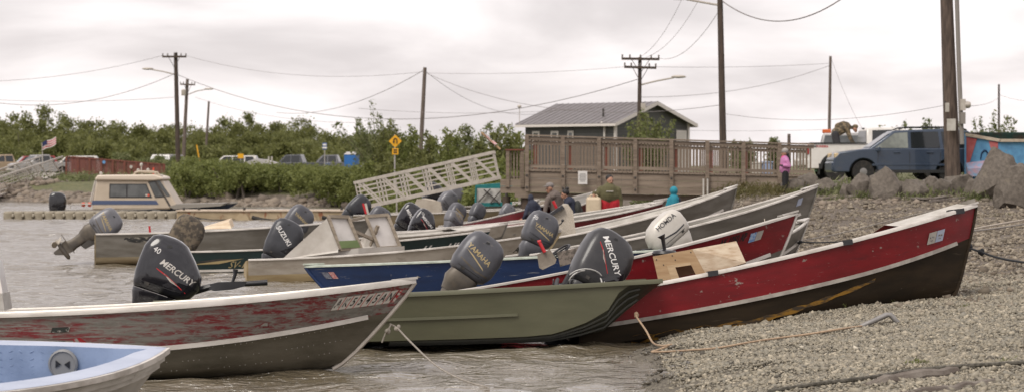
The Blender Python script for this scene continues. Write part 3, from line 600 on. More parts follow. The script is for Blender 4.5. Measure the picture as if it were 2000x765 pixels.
# --- big red and brown skiff on the gravel
tD, hD = boat('beached_skiff', 'large red skiff with brown bottom hauled up on the pale gravel', (1132, 597, 27.0), (1910, 402, 28.9), 1.7, .64, 1.15, M_(red_hull, brown_bottom, white_rail, inner=red_hull, rail=mat('grey_rub_rail', (.37, .34, .295), .5, .1, (.27, .24, .21), 8, layers=[((.22, .03, .03), .66, 8, (.3, 1, 2), .05, .6)]), stem=brown_bottom), rake=.46, ur=(.50, .17), kr=.12, sheer=1.7, gw=(.055, .045), deck=(.76, .06, grey_white), benches=(.2, .4), roll=-7)
for x, m_ in ((.865, grey_white), (.890, pale_blue)):
    put_poly([(-.062, -.065), (.062, -.065), (.062, .065), (-.062, .065)], m_, tD, hD.fn(-1, x, .80, .006), 'registration_sticker', 2)
    for zz_, ww_, hh_ in ((.006, .036, .011), (-.03, .022, .005)): put_poly([(-ww_, zz_ - hh_), (ww_, zz_ - hh_), (ww_, zz_ + hh_), (-ww_, zz_ + hh_)], mat('smudged_print', (.05, .05, .06), .6, 0, (.5, .48, .45), 60, lo=.45, hi=.55), tD, hD.fn(-1, x, .80, .009), 'sticker_print', 1)
pts = [hD.S(.12 + .54 * k / 20, hD.ur(.12 + .54 * k / 20) * (.42 + .0 * k), -1) for k in range(21)]
mb = MB(); a_ = [];
for k in range(25):
    t_ = .12 + .60 * k / 24; wq = .045 * (1 - .6 * k / 24) * (1 + .4 * math.sin(k * 2.1)); u_ = hD.ur(t_) * (.40 + .42 * max(0, (k - 12) / 12))
    a_.append([hD.fn(-1, t_, u_ + wq / hD.zg(t_), .004)(0, 0), hD.fn(-1, t_, u_ - wq / hD.zg(t_), .004)(0, 0)])
mb.loft(a_, cap=False, closed=False); mb.build('paint_streak', ochre, tD)
for x in (.30, .62, .93):
    mb = MB(); p = hD.S(x, 1, -1); mb.box(p + Vector((0, 0, .012)), (.12 if x < .9 else .2, .07, .06)); mb.build('gunwale_patch', black_pl, tD)
outboard(tD, (.33, -.1, .63), 'tall', m_dark, 38, -1, 'MERCURY', white_mark, -42, .115, (-.12, .55), stripe='thin', turn=10, scale=1.02, lettershear=.2)
kp = MB()
for k in range(3):
    a = 2 * math.pi * k / 3 + .5; u = Vector((0.35, math.cos(a), math.sin(a))).normalized(); v = u.cross(Vector((1, 0, 0))).normalized(); c = tD.matrix_world.inverted() @ W(1082, 560, 27.5)
    kp.loft([[c + u * r_ - v * w_ - Vector((.02, 0, 0)), c + u * r_ + v * w_, c + u * r_ + v * w_ + Vector((.012, 0, 0)), c + u * r_ - v * w_ - Vector((.008, 0, 0))] for r_, w_ in ((.02, .03), (.07, .06), (.11, .055), (.13, .02))])
kp.tube([c + Vector((-.05, 0, 0)), c + Vector((.12, 0, -.02)), c + Vector((.3, 0, -.06))], [.03, .05, .045], 8); kp.tube([c + Vector((.12, 0, 0)), c + Vector((.2, 0, .12))], [.04, .03], 6); kp.build('kicker_propeller', black_pl, tD)
# --- red skiff AK 1050 AP
tE, hE = boat('red_skiff', 'bright red skiff with bare grey lower bow and black registration AK 1050 AP', (858, 584, 29.2), (1557, 418, 30.7), 1.5, .55, .98, M_(red_hull, alu, alu_bright, rail=alu_bright, stem=alu_bright, inner=alu), rake=.55, ur=(.34, .20), kr=.14, sheer=1.8, roll=-5)
put_text('AK 1050 AP', .125, black_mark, tE, lambda a, b: hE.fn(-1, .80, .895)(a * .62, b), 'registration_number', offset=.004)
for x, m_ in ((.863, mat('blue_sticker', (.10, .22, .48), .5, 0, (.4, .5, .6), 30)), (.884, grey_white)):
    put_poly([(-.048, -.055), (.048, -.055), (.048, .055), (-.048, .055)], m_, tE, hE.fn(-1, x, .86, .006), 'registration_sticker', 2)
put_text('SSV-18', .07, white_mark, tE, hE.fn(-1, .075, .77), 'model_number', shear=.3)
for k, (a, b, c) in enumerate(((0, .05, .26), (.05, 0, .34), (.12, -.05, .30))):
    put_poly([(a - .2, b), (a, b + .03), (a + c, b + .035), (a + c * .5, b - .005)][::-1], (steel_dark, alu_rail, black_mark)[k], tE, hE.fn(-1, .28, .70, .004 + .002 * k), 'swoosh_decal', 2)
outboard(tE, (.45, -.1, .56), 'round', y_grey, 42, -1, 'YAMAHA', gold_mark, -12, .10, (-.17, .47), legm=leg_brown, stripe='gold')
Mi = tE.matrix_world.inverted(); m3 = Mi.to_3x3()
mb = MB(); mb.slab([Mi @ W(*p) for p in ((1088, 492, 30.4), (1140, 480, 30.6), (1146, 505, 30.6), (1094, 520, 30.4))], m3 @ Vector((0, .03, .0))); mb.build('side_board', mat('speckled_board', (.24, .20, .165), .8, 0, (.10, .085, .07), 14, lo=.45, hi=.55), tE, smooth=False)
mb = MB(); c = Mi @ W(1094, 490, 30.6); a1 = m3 @ Vector((.12, 0, .075)); a2 = m3 @ Vector((0, .13, .03))
mb.tube([c + a1 * math.cos(k * math.pi / 9) + a2 * math.sin(k * math.pi / 9) for k in range(19)], .014, 6); mb.tube([c, c + m3 @ Vector((.05, 0, -.12))], .03, 6); mb.tube([c - a1, c + a1], .012, 5); mb.build('steering_wheel', black_pl, tE)
tp2 = thing('wooden_paddle', 'worn grey wooden paddle with red grip leaning inside the bright red skiff', 'paddle', W(1066, 522, 30.1)); l0 = W(1066, 522, 30.1)
mb = MB(); mb.slab([W(*p) - l0 for p in ((1049, 496, 30.1), (1074, 486, 30.15), (1087, 506, 30.15), (1084, 514, 30.15), (1060, 526, 30.1), (1053, 522, 30.1))], (0, .025, 0)); mb.build('blade', mat('grey_paddle_wood', (.27, .23, .185), .8, 0, (.19, .16, .125), 5), tp2, smooth=False)
mb = MB(); mb.tube([W(1064, 492, 30.1) - l0, W(1053, 471, 30.12) - l0], .022, 8); mb.tube([W(1050, 472, 30.12) - l0, W(1057, 470, 30.12) - l0], .02, 8); mb.build('grip', red_mark, tp2)
# --- navy blue boat, bow towards the river, silver motor
tF, hF = boat('navy_boat', 'navy blue painted boat with mint rails pointing its bow at the river', (1345, 494, 34.0), (597, 521, 33.2), 1.5, .56, .66, M_(blue_hull, blue_hull, mint, inner=mint, rail=blue_hull, stem=blue_hull), rake=.5, sheer=2.6, ur=(.3, .1), roll=4.5)
put_poly([(-.09, -.05), (-.01, -.05), (-.01, .05), (-.09, .05)], mat('faded_sticker', (.25, .28, .34), .5, 0, (.1, .1, .14), 30), tF, hF.fn(1, .955, .80, .006), 'sticker', 1)
put_poly([(.0, -.05), (.07, -.05), (.07, .05), (.0, .05)], mat('pink_sticker', (.5, .10, .12), .5, 0, (.6, .45, .42), 30), tF, hF.fn(1, .955, .80, .006), 'sticker', 1)
outboard(tF, (.0, 0, .56), 'block', h_silver, 36, 1, 'HONDA', mat('grey_lettering', (.06, .06, .06), .5), 0, .105, (-.16, .46), tiller=True)
# --- small grey skiff behind the red one
boat('grey_skiff', 'small bare grey skiff with rope on its bow just behind the bright red one', (1300, 508, 36.6), (1577, 431, 38.6), 1.4, .5, .82, M_(alu, alu, alu_bright, stem=alu_bright), rake=.45)
# --- grey skiff with tall bow
tP, hP = boat('grey_skiff', 'grey aluminium skiff whose tall bow rises below the girl in pink', (1035, 503, 39.8), (1597, 365, 42.0), 1.7, .52, 1.10, M_(alu, alu, white_rail, stem=alu), rake=.55, sheer=2.0, roll=-3)
put_poly([(-.06, -.06), (.06, -.06), (.06, .06), (-.06, .06)], pale_blue, tP, hP.fn(-1, .93, .86), 'registration_sticker', 1)
outboard(tP, (.36, 0, .50), 'round', y_grey, 30, -1, 'YAMAHA', gold_mark, -10, .10, (-.12, .45), stripe='gold', text2='70', tpos2=(-.36, .60))
# --- white boat with home-made windshield
tG, hG = boat('windshield_boat', 'grimy white boat with a home-made plywood windshield and stained cream stern', (485, 516, 41.8), (1095, 452, 43.4), 1.8, .43, .86, M_(white_hull, cream_low, white_rail, inner=white_hull, rail=white_hull), ur=(.45, .1), rake=.6, rail=False, benches=(.35, .6), roll=-5)
put_text('AK 7012AN', .15, black_mark, tG, hG.fn(-1, .93, .72), 'registration_number', offset=.002)
put_poly([(-.08, -.07), (.02, -.07), (.02, .07), (-.08, .07)], mat('pink_sticker', (.5, .1, .12)), tG, hG.fn(-1, .80, .72, .006), 'registration_sticker', 1)
outboard(tG, (.58, .1, .40), 'tall', s_dark, 26, -1, 'SUZUKI', white_mark, -34, .13, (-.16, .52), stripe=None, scale=1.0)
Mi = tG.matrix_world.inverted(); m3 = Mi.to_3x3()
frame_m = mat('bare_frame_wood', (.34, .285, .22), .7, 0, (.23, .19, .145), 6, stretch=(1, 1, 3))
pane_m = mat('milky_pane', (.60, .57, .545), .3, 0, (.50, .47, .44), 3, layers=[((.36, .33, .29), .66, 6, (1, 1, 1), .1, .5)])
wing_m = mat('scraped_white_panel', (.52, .49, .445), .55, 0, (.42, .385, .34), 3, layers=[((.22, .19, .15), .66, 7, (.5, 1, 3), .04, .6)])
def wpoly(name, pts, m_, th=.02):
    mb = MB(); mb.slab([Mi @ W(*p) for p in pts], m3 @ Vector((0, th, 0))); return mb.build(name, m_, tG, smooth=False)
for (pts, dy) in (([(641, 422), (680, 423), (705, 484), (664, 486)], 0), ([(714, 422), (757, 419), (781, 481), (740, 484)], .9)):
    Y0 = 42.2 + dy; wpoly('window_pane', [(a, b, Y0 + (.25 if j in (1, 2) else 0)) for j, (a, b) in enumerate(pts)], pane_m)
    for j in range(4):
        a, b = pts[j], pts[(j + 1) % 4]; ya, yb = (Y0 + (.25 if j in (1, 2) else 0)), (Y0 + (.25 if (j + 1) % 4 in (1, 2) else 0))
        mb = MB(); mb.beam(Mi @ W(a[0], a[1], ya - .02), Mi @ W(b[0], b[1], yb - .02), .06, .055); mb.build('window_frame', frame_m, tG)
    if dy == 0:
        mb = MB(); mb.slab([Mi @ W(662, 470, 42.16), Mi @ W(698, 468, 42.38), Mi @ W(704, 482, 42.4), Mi @ W(667, 484, 42.16)], m3 @ Vector((0, -.015, 0))); mb.build('green_strip', mat('green_board', (.14, .19, .075), .7), tG, smooth=False)
wpoly('windshield_wing', [(549, 507, 41.95), (638, 426, 42.1), (661, 484, 42.1), (660, 492, 42.05)], wing_m)
wpoly('windshield_wing', [(704, 470, 43.3), (722, 440, 43.2), (738, 484, 43.1), (710, 488, 43.2)], wing_m)
wpoly('dash_board', [(545, 505, 41.98), (700, 484, 42.3), (790, 480, 43.0), (790, 492, 43.0), (700, 500, 42.3), (545, 514, 41.98)], wing_m, .03)
for a, b in (((684, 430, 42.5), (712, 424, 43.1)), ((690, 450, 42.5), (735, 470, 43.2)), ((724, 480, 43.2), (738, 440, 43.1))):
    mb = MB(); mb.beam(Mi @ W(*a), Mi @ W(*b), .05, .05); mb.build('brace', frame_m, tG)
# --- dark green skiff with camouflage covered motor
tJ, hJ = boat('green_skiff', 'dark green skiff with white gunwale and a camouflage-covered motor', (338, 498, 44.8), (955, 451, 46.4), 1.6, .46, .82, M_(green_hull, green_hull, white_rail, rail=alu_bright), rake=.55, ur=(.3, .1), roll=-4)
put_text('SV-18', .17, gold_mark, tJ, hJ.fn(-1, .21, .50), 'model_number', shear=.4); [put_poly([(a_, -.06), (a_ + .035, -.06), (a_ + .05, .06), (a_ + .015, .06)], white_mark, tJ, hJ.fn(-1, .88, .72), 'decal_stroke', 1) for a_ in (-.5, -.4, .0, .1, .16, .24, .34)]
for k in range(2): put_poly([(-.5, -.02), (.1, .04), (.55, .02 + .05 * k), (.1, -.01)], gold_mark if k else steel_dark, tJ, hJ.fn(-1, .13, .66 - .08 * k, .005 + .002 * k), 'swoosh_decal', 2)
mo = outboard(tJ, (.14, 0, .42), 'tall', camo_cover, 30, -1, scale=.98)
# --- grey skiff with tilted motor
tK, hK = boat('grey_skiff', 'plain grey skiff with stained waterline and motor tilted clear of the river', (187, 463, 48), (735, 427, 49.6), 1.7, .64, .95, M_(alu, rust_tan, white_rail, rail=alu), rake=.6, ur=(.35, .2), rail=False, roll=-4)
outboard(tK, (-.06, 0, .56), 'round', y_grey2, 55, -1, 'YAMAHA', gold_mark, -8, .11, (-.17, .47), legm=leg_brown, stripe='gold')
put_poly([(-.52, -.01), (-.3, -.05), (.3, -.05), (.62, -.03), (.64, .05), (-.2, .05), (-.5, .04)], mat('flaked_black_decal', (.02, .02, .02), .6, 0, (.28, .26, .22), 9, lo=.5, hi=.58, stretch=(1, 1, 2)), tK, hK.fn(-1, .19, .84), 'flaked_decal', 2)
mb = MB(); g0 = hK.S(.19, 1, -1); mb.tube([g0 + Vector((0, .1, -.1)), g0 + Vector((-.02, .1, .16))], .02); mb.build('throttle_handle', red_mark, tK)
mb = MB(); g0 = hK.S(.28, 1, -1); mb.tube([g0 + Vector((0, .1, -.1)), g0 + Vector((.05, .1, .17)), g0 + Vector((.09, .1, .17)), g0 + Vector((.06, .1, -.05))], .014); mb.build('grab_handle', black_pl, tK)
mb = MB(); mb.slab([tK.matrix_world.inverted() @ W(*p) for p in ((395, 447, 48.7), (447, 431, 49.0), (452, 446, 48.7))], tK.matrix_world.inverted().to_3x3() @ Vector((0, .5, .05))); mb.build('bow_board', plywood_pale_or_lit, tK, smooth=False)
# --- more boats deeper in the row
tH, hH = boat('grey_skiff', 'grey skiff with cream gunwale and a perforated metal console near its stern', (980, 480, 45.8), (1438, 366, 47.4), 1.7, .5, 1.02, M_(alu, alu, white_rail, inner=grey_white), rake=.42, sheer=2.1)
Mi = tH.matrix_world.inverted(); m3 = Mi.to_3x3()
mb = MB(); mb.slab([Mi @ W(*p) for p in ((1078, 468, 46.3), (1126, 466, 46.3), (1119, 412, 46.4), (1110, 399, 46.45), (1102, 398, 46.45), (1072, 424, 46.35), (1068, 437, 46.3))], m3 @ Vector((0, .75, 0))); mb.build('console', mat('perforated_metal', (.43, .38, .31), .5, .2, (.33, .29, .235), 60, lo=.45, hi=.55, bump=.3, bscale=80), tH, smooth=False)
mb = MB(); mb.slab([Mi @ W(*p) for p in ((1063, 424, 46.2), (1098, 400, 46.3), (1103, 406, 46.3), (1085, 416, 46.25), (1066, 428, 46.2))], m3 @ Vector((0, .3, 0))); mb.build('steering_wheel', black_pl, tH)
mb = MB(); mb.tube([Mi @ W(1087, 406, 46.5), Mi @ W(1080, 392, 46.5)], .03); mb.build('throttle_handle', red_mark, tH)
mb = MB(); mb.tube([Mi @ W(1090, 440, 46.2), Mi @ W(1096, 436, 46.15), Mi @ W(1099, 431, 46.2)], .012); mb.ell(Mi @ W(1099, 430, 46.2), (.03, .03, .03), 8, 5); mb.build('key_cord', black_pl, tH)
tY, hY = boat('white_skiff', 'white-decked skiff with curled bow rail behind the dark green one', (590, 468, 48.2), (990, 437, 50.4), 1.5, .5, .78, M_(white_hull, alu, white_rail, inner=grey_white), rake=.35, deck=(.72, .02, grey_white), rail=False)
outboard(tY, (0, 0, .5), 'round', y_grey, 34, -1, 'YAMAHA', gold_mark, -10, .10, (-.15, .47), scale=.95)
tX, hX = boat('white_skiff', 'low white skiff with red stripe inside and a grey rounded motor', (745, 458, 51.8), (1090, 427, 53.4), 1.5, .5, .75, M_(white_hull, alu, white_rail, inner=dull_red), rake=.5, rail=False)
outboard(tX, (0, 0, .5), 'round', y_grey, 30, -1, scale=.82)
tS, hS = boat('maroon_skiff', 'maroon skiff with scuffed topsides and pale gunwale below the man in red shorts', (835, 460, 54.6), (1293, 397, 57), 1.6, .5, .92, M_(dull_red, dull_red, white_rail, inner=alu), rake=.42, rail=False)
outboard(tS, (0, 0, .5), 'wedge', black_gloss, 38, -1, 'MERCURY', white_mark, -16, .10, (-.06, .40), stripe='thin', text2='50', tpos2=(-.3, .52), scale=.9)
for a, m_ in ((.90, grey_white), (.93, red_mark)): put_poly([(-.06, -.06), (.05, -.06), (.05, .06), (-.06, .06)], m_, tS, hS.fn(-1, a, .7), 'registration_sticker', 1)
tZ, hZ = boat('grey_skiff', 'grey skiff with bright gunwale directly behind the maroon skiff', (798, 454, 58.2), (1301, 391, 60), 1.6, .5, .9, M_(alu, alu, white_rail), rake=.42, rail=False)
outboard(tZ, (0, 0, .5), 'tall', black_gloss, 36, -1, 'MERCURY', white_mark, -30, .12, (-.10, .46), stripe=None, scale=.9)
tM, hM = boat('red_skiff', 'dark red skiff with grey foredeck behind the two people bending over', (925, 449, 61.2), (1183, 370, 66.2), 1.6, .5, 1.0, M_(dull_red, dull_red, white_rail, inner=dull_red), rake=.5, deck=(.62, .03, alu), rail=True)
outboard(tM, (0, 0, .5), 'block', y_grey2, 34, -1, 'YAMAHA', gold_mark, -10, .1, (-.15, .45), stripe='gold', scale=.85)
t5, h5 = boat('grey_skiff', 'low grey skiff with a ribbed grey motor, second behind the maroon one', (914, 444, 63.2), (1110, 412, 66), 1.5, .5, .7, M_(alu, alu, white_rail), rail=False)
outboard(t5, (0, 0, .5), 'round', y_grey, 36, -1, 'YAMAHA', gold_mark, -10, .1, (-.15, .47), stripe='gold', scale=.88)
t7, h7 = boat('grey_skiff', 'narrow grey skiff half hidden with a plain grey motor by the pilings', (955, 436, 65), (1150, 408, 68), 1.3, .5, .65, M_(alu, alu, white_rail), rail=False)
outboard(t7, (0, 0, .5), 'round', y_grey, 34, -1, scale=.75)
t8, h8 = boat('grey_skiff', 'grey skiff with a slim tilted motor right before the wide rusty piling', (1000, 434, 66.2), (1190, 404, 68), 1.2, .5, .65, M_(alu, alu, white_rail), rail=False)
outboard(t8, (0, 0, .5), 'slim', y_grey2, 40, -1, scale=.75)
tT, hT = boat('work_skiff', 'long high-sided aluminium work skiff lying along the foot of the gangway', (690, 421, 67.4), (1108, 403, 69.8), 1.7, .68, .85, M_(rust_tan, alu, white_rail), rake=.5, rail=False, sheer=1.6)
outboard(tT, (.1, 0, .58), 'tall', s_dark, 48, -1, None, stripe=None, scale=.92)
Mi = tT.matrix_world.inverted(); m3 = Mi.to_3x3()
for k, m_ in ((0, red_mark), (1, grey_white)):
    o_ = 8 * k; mb = MB(); mb.slab([Mi @ W(*p) for p in ((707 + o_ * .6, 397, 67.6), (711 + o_ * .6, 396.5, 67.6), (717 + o_ * .5, 417, 67.6), (713 + o_ * .5, 417.5, 67.6))], m3 @ Vector((0, .05, 0))); mb.build('motor_stripe', m_, tT, smooth=False)
tu, hu = boat('canopy_boat', 'blue-hulled boat with a teal canvas canopy behind the pilings', (890, 413, 76), (1115, 400, 79), 1.9, .55, .8, M_(mat('blue_boat_paint', (.04, .16, .26), .5), alu, white_rail), rail=False)
outboard(tu, (0, 0, .5), 'round', y_grey2, 40, -1, scale=1.0)
Mi = tu.matrix_world.inverted(); m3 = Mi.to_3x3()
def upoly(nm, pts, Y, m_, th=1.4):
    mb = MB(); mb.slab([Mi @ W(a, b, Y) for a, b in pts], m3 @ Vector((0, th, 0))); return mb.build(nm, m_, tu, smooth=False)
upoly('canopy_top', [(928, 362), (978, 358), (1024, 370), (1022, 376), (978, 368), (928, 368)], 76.2, teal)
upoly('canopy_side', [(930, 368), (978, 368), (979, 398), (929, 400)], 76.2, mat('clear_vinyl', (.52, .51, .48), .3, 0, (.40, .39, .36), 5), .03)
upoly('canopy_skirt', [(929, 396), (1000, 394), (1000, 402), (929, 403)], 76.15, teal, .03)
for a, b in (((932, 397), (958, 369)), ((945, 370), (976, 397)), ((958, 396), (980, 370)), ((930, 366), (929, 402))):
    mb = MB(); mb.beam(Mi @ W(a[0], a[1], 76.12), Mi @ W(b[0], b[1], 76.12), .05, .04); mb.build('canopy_strut', steel_dark if a[0] != 930 else teal, tu)
for (px, py, Y, nm, lb, st, m_) in ((862, 404, 80, 'grey_skiff', 'far grey skiff with black motor near the gangway foot', 'tall', black_gloss), (905, 402, 84, 'grey_skiff', 'farthest grey skiff of the row with a small round motor', 'round', y_grey2)):
    tq, hq = boat(nm, lb, (px, py, Y), (px + 190, py - 12, Y + 3), 1.5, .5, .7, M_(alu, alu, white_rail), rail=False); outboard(tq, (0, 0, .5), st, m_, 25, -1)
# beige tarp-covered hump on the work skiff
mb = MB(); M0 = W(838, 415, 68.9)
prof = [(-.38, -.1), (-.40, .25), (-.34, .38), (-.12, .40), (.1, .36), (.34, .30), (.38, .1), (.37, -.1)]
mb.loft([[(M0.x + a * (1 - .05 * abs(y)), M0.y + y, M0.z + b + .02 * math.sin(9 * a + 5 * y)) for a, b in prof] for y in (-.3, -.15, 0, .15, .3)])
tag(mb.build('covered_cargo', mat('beige_tarp', (.44, .39, .32), .9, 0, (.36, .31, .25), 5, bump=.5, bscale=9)), 'lumpy beige tarp bundle sitting on the long work skiff', 'tarp')
# --- near boat with blue liner
def blue_boat():
    bow = W(323, 679, 18.6); hd = R(35); L, B = 4.2, 2.8; t = thing('blue_liner_boat', 'small grimy white boat with pale blue deck and liner cut by the picture corner', 'boat', group='skiffs moored along the bank')
    t.matrix_world = Matrix.Translation(Vector((bow.x, bow.y, 0)) - Vector((math.cos(hd), math.sin(hd), 0)) * L) @ Matrix.Rotation(hd, 4, 'Z') @ Matrix.Rotation(R(4), 4, 'X')
    zt = bow.z; h = Hull(L, B, zt + .07, zt + .12, rake=.55, cw=.7, q0=.30, full=1.12, sheer=3); o = Vector((0, 0, -.12)); T = [i / 24 for i in range(25)]
    mb = MB()
    for sd in (-1, 1): mb.loft([[h.S(x, k / 7, sd) + o for k in range(8)] for x in T], cap=False, closed=False)
    mb.slab([h.S(0, u, -1) + o for u in (1, .6, .15)] + [h.S(0, u, 1) + o for u in (.15, .6, 1)], (-.03, 0, 0)); mb.build('hull', grey_white, t, ang=50)
    for sd in (-1, 1):
        for k, (u, r_) in enumerate(((.985, .02), (.90, .014), (.82, .012))):
            mb = MB(); sweep(mb, [h.S(x, u, sd) + o + Vector((0, sd * .008, 0)) for x in T], [(-r_, -.022), (r_, -.022), (r_, .02), (-r_, .02)]); mb.build('rub_rail', white_rail if k == 0 else grey_white, t)
    # deck ring and cockpit
    def inner(x, sd):
        g = h.S(x, 1, sd); return Vector((g.x, sd * max(0, abs(g.y) - .30), g.z + o.z + .012))
    mb = MB()
    for sd in (-1, 1): mb.loft([[h.S(x, 1, sd) + o + Vector((0, -sd * .01, .012)), inner(x, sd)] for x in T], cap=False, closed=False)
    mb.build('deck', pale_blue, t, ang=50)
    mb = MB(); xs_ = [x for x in T if abs(inner(x, 1).y) > .001]; xs_.append(T[len(xs_)])
    wb = lambda x, sd: inner(x, sd) + Vector((-.02, -sd * min(.06, abs(inner(x, sd).y)), -.02 - .34 * min(1, abs(inner(x, sd).y) / .3)))
    for sd in (-1, 1): mb.loft([[inner(x, sd), wb(x, sd)] for x in xs_], cap=False, closed=False)
    mb.build('cockpit_wall', mid_blue, t, ang=40)
    mb = MB(); mb.loft([[wb(x, -1), wb(x, 1)] for x in xs_], cap=False, closed=False); mb.build('cockpit_floor', mid_blue, t)
    mb = MB(); mb.box((1.9, 0, zt - .2), (.4, 1.2, .3)); mb.build('seat', mid_blue, t, bevel=.03)
    p = inner(.84, 1) + Vector((-.02, -.045, -.13)); q2 = inner(.88, 1) - inner(.80, 1); an = math.atan2(q2.y, q2.x)
    Mr = Matrix.Rotation(an, 3, 'Z') @ Matrix.Rotation(R(90), 3, 'X')
    mb = MB(); mb.lathe([(.115, -.012), (.115, .012), (.10, .022), (.095, .012)], p, 20, Mr); mb.build('speaker_ring', mat('grey_plastic', (.20, .20, .20), .5), t)
    mb = MB()
    for s_ in (-1, 1): mb.slab([p + Mr @ Vector((s_ * .012, 0, .016)), p + Mr @ Vector((s_ * .055, .03, .016)), p + Mr @ Vector((s_ * .055, -.03, .016))], Mr @ Vector((0, 0, .004)))
    mb.build('speaker_slots', black_pl, t)
    mb = MB()
    for i in range(16):
        for j in range(5):
            x = .60 + .016 * i; u = inner(x, 1) + Vector((0, -.012 - .01 * j, -.05 - .055 * j)); mb.ell(u, (.022, .004, .006), 6, 4, Matrix.Rotation(an, 3, 'Z') @ Matrix.Rotation(R(30 if i % 2 else -30), 3, 'Y'))
    tag(mb.build('tread_pattern', mid_blue, t), kind='stuff')
    put_text('IIIII', .07, black_mark, t, lambda a, b: h.fn(-1, .90, .55, .006)(a, b) + o, 'hull_mark')
blue_boat()
# --- plywood dog box in the big red skiff
def dog_box():
    t = thing('plywood_box', 'raw plywood box with a square doorway standing in the big red skiff', 'box', W(1330, 548, 27.9))
    l0 = t.location.copy(); L_ = lambda px, py, Y: W(px, py, Y) - l0
    A, B_, C_, D_ = (1275, 500), (1352, 486), (1379, 536), (1286, 548)
    Y0 = 27.7
    def P2(s, v, Y=Y0, dy=0):
        top = (A[0] + (B_[0] - A[0]) * s, A[1] + (B_[1] - A[1]) * s); bot = (D_[0] + (C_[0] - D_[0]) * s, D_[1] + (C_[1] - D_[1]) * s)
        return L_(bot[0] + (top[0] - bot[0]) * v, bot[1] + (top[1] - bot[1]) * v, Y)
    def pc(nm, s0, s1, v0, v1, m_, off=0, th=.018):
        mb = MB(); mb.slab([P2(s0, v0, Y0 + off), P2(s1, v0, Y0 + off), P2(s1, v1, Y0 + off), P2(s0, v1, Y0 + off)], (0, th, 0)); return mb.build(nm, m_, t, smooth=False)
    pc('front_panel', 0, .27, 0, 1, plywood); pc('front_panel', .80, 1, 0, 1, plywood); pc('front_panel', .2705, .7995, .55, 1, plywood); 
    pc('door_trim', .27, .44, 0, .548, mat('new_lumber', (.55, .41, .25), .7, 0, (.45, .32, .19), 5, stretch=(1, 1, 6)), -.004, .016); pc('door_trim', .44, .80, .44, .548, MATS['new_lumber'], -.004, .016)
    mb = MB(); mb.slab([P2(1.002, 1, Y0), L_(1438, 470, Y0 + .75), L_(1457, 512, Y0 + .55), P2(1.002, 0, Y0)], (0, .02, -.012)); mb.build('side_panel', plywood_pale_or_lit, t, smooth=False)  # paler colour paints in the skylight this tilted panel catches
    for a, b in (((1275, 500), (1352, 486)),):
        mb = MB(); mb.slab([L_(1275, 500.3, Y0 + .01), L_(1352, 486.5, Y0 + .01), L_(1438, 470.5, Y0 + .75), L_(1362, 486, Y0 + .75)], (0, 0, -.016)); mb.build('lid', plywood, t, smooth=False)
    mb = MB(); mb.slab([P2(0, 0, Y0 + .02), P2(0, 1, Y0 + .02), L_(1362, 487, Y0 + .72), L_(1372, 530, Y0 + .72)], (.015, 0, 0)); mb.build('side_panel', plywood, t, smooth=False)
    for s, v in ((.07, .85), (.47, .9), (.2, .6), (.93, .9), (.5, .72)):
        mb = MB(); p = P2(s, v, Y0 - .002); mb.ell(p, (.008, .004, .008), 6, 4); mb.build('screw_head', steel_dark, t)
dog_box()
# black seat pedestal & round seat behind the box
t = thing('deck_seat', 'black round pedestal seat poking up behind the plywood box', 'seat', W(1298, 520, 28.6)); l0 = t.location
mb = MB(); mb.lathe([(.05, -.2), (.14, 0), (.15, .03), (.13, .06), (.04, .075)], (0, 0, .13), 16); mb.build('cushion', black_pl, t)
mb = MB(); mb.tube([(0, 0, .2), (-.02, 0, .33), (-.04, 0, .37)], [.02, .025, .05], 8); mb.build('lever', black_pl, t)
mb = MB(); mb.tube([(0, 0, -.25), (0, 0, .0)], .04); mb.build('pedestal', steel_dark, t)
# --- ropes
rope_tan = mat('tan_rope', (.42, .31, .21), .9, 0, (.30, .21, .14), 40); rope_grey = mat('grey_rope', (.20, .175, .15), .9, 0, (.32, .29, .25), 40); rope_dark = mat('dark_rope', (.025, .027, .03), .9); rope_white = mat('pale_rope', (.50, .44, .36), .9, 0, (.34, .29, .24), 40)
def curve(pts, n=8):
    pts = [Vector(p) for p in pts]; o = []
    for i in range(len(pts) - 1):
        p0, p1, p2, p3 = pts[max(0, i - 1)], pts[i], pts[i + 1], pts[min(len(pts) - 1, i + 2)]
        for k in range(n):
            t = k / n; o.append(.5 * ((2 * p1) + (p2 - p0) * t + (2 * p0 - 5 * p1 + 4 * p2 - p3) * t * t + (3 * p1 - p0 - 3 * p2 + p3) * t ** 3))
    return o + [pts[-1]]
def rope(label, pts, r, m_, name='mooring_rope', knots=()):
    mb = MB(); mb.tube(curve(pts), r, 6)
    for k in knots:
        for j in range(4): mb.ell(Vector(k) + Vector((random.uniform(-1, 1), random.uniform(-1, 1), random.uniform(-1, 1))) * r * 1.6, (r * 2.2, r * 2.0, r * 2.4), 7, 5)
    return tag(mb.build(name, m_), label, 'rope')
def gp(px, py, dz=.026): p = G(px, py); return p + Vector((0, 0, dz))
rope('grey mooring line sagging from the flaking red bow into the river', [W(762, 632, 23.4), W(776, 640, 23.2), W(800, 665, 22.8), W(850, 712, 22.1), W(900, 740, 21.7), W(955, 757, 21.4)], .009, rope_grey, knots=[W(776, 640, 23.2)])
rope('frayed rope tail knotted round the bow eye of the flaking red skiff', [W(764, 633, 23.35), W(757, 645, 23.3), W(752, 652, 23.3), W(746, 668, 23.3)], .009, rope_grey, 'rope_tail', knots=[W(757, 646, 23.3)])
rope('tan mooring rope hanging from the olive bow and trailing over gravel to a steel stake', [W(1240, 612, 26.75), W(1246, 622, 26.6), W(1262, 645, 26.4), W(1275, 668, 26.1), gp(1292, 681), gp(1312, 680), gp(1285, 690), gp(1275, 692), gp(1330, 690), gp(1400, 684), gp(1470, 672), gp(1530, 664), gp(1580, 657), gp(1640, 648), gp(1683, 641)], .011, rope_tan, knots=[W(1241, 614, 26.7)])
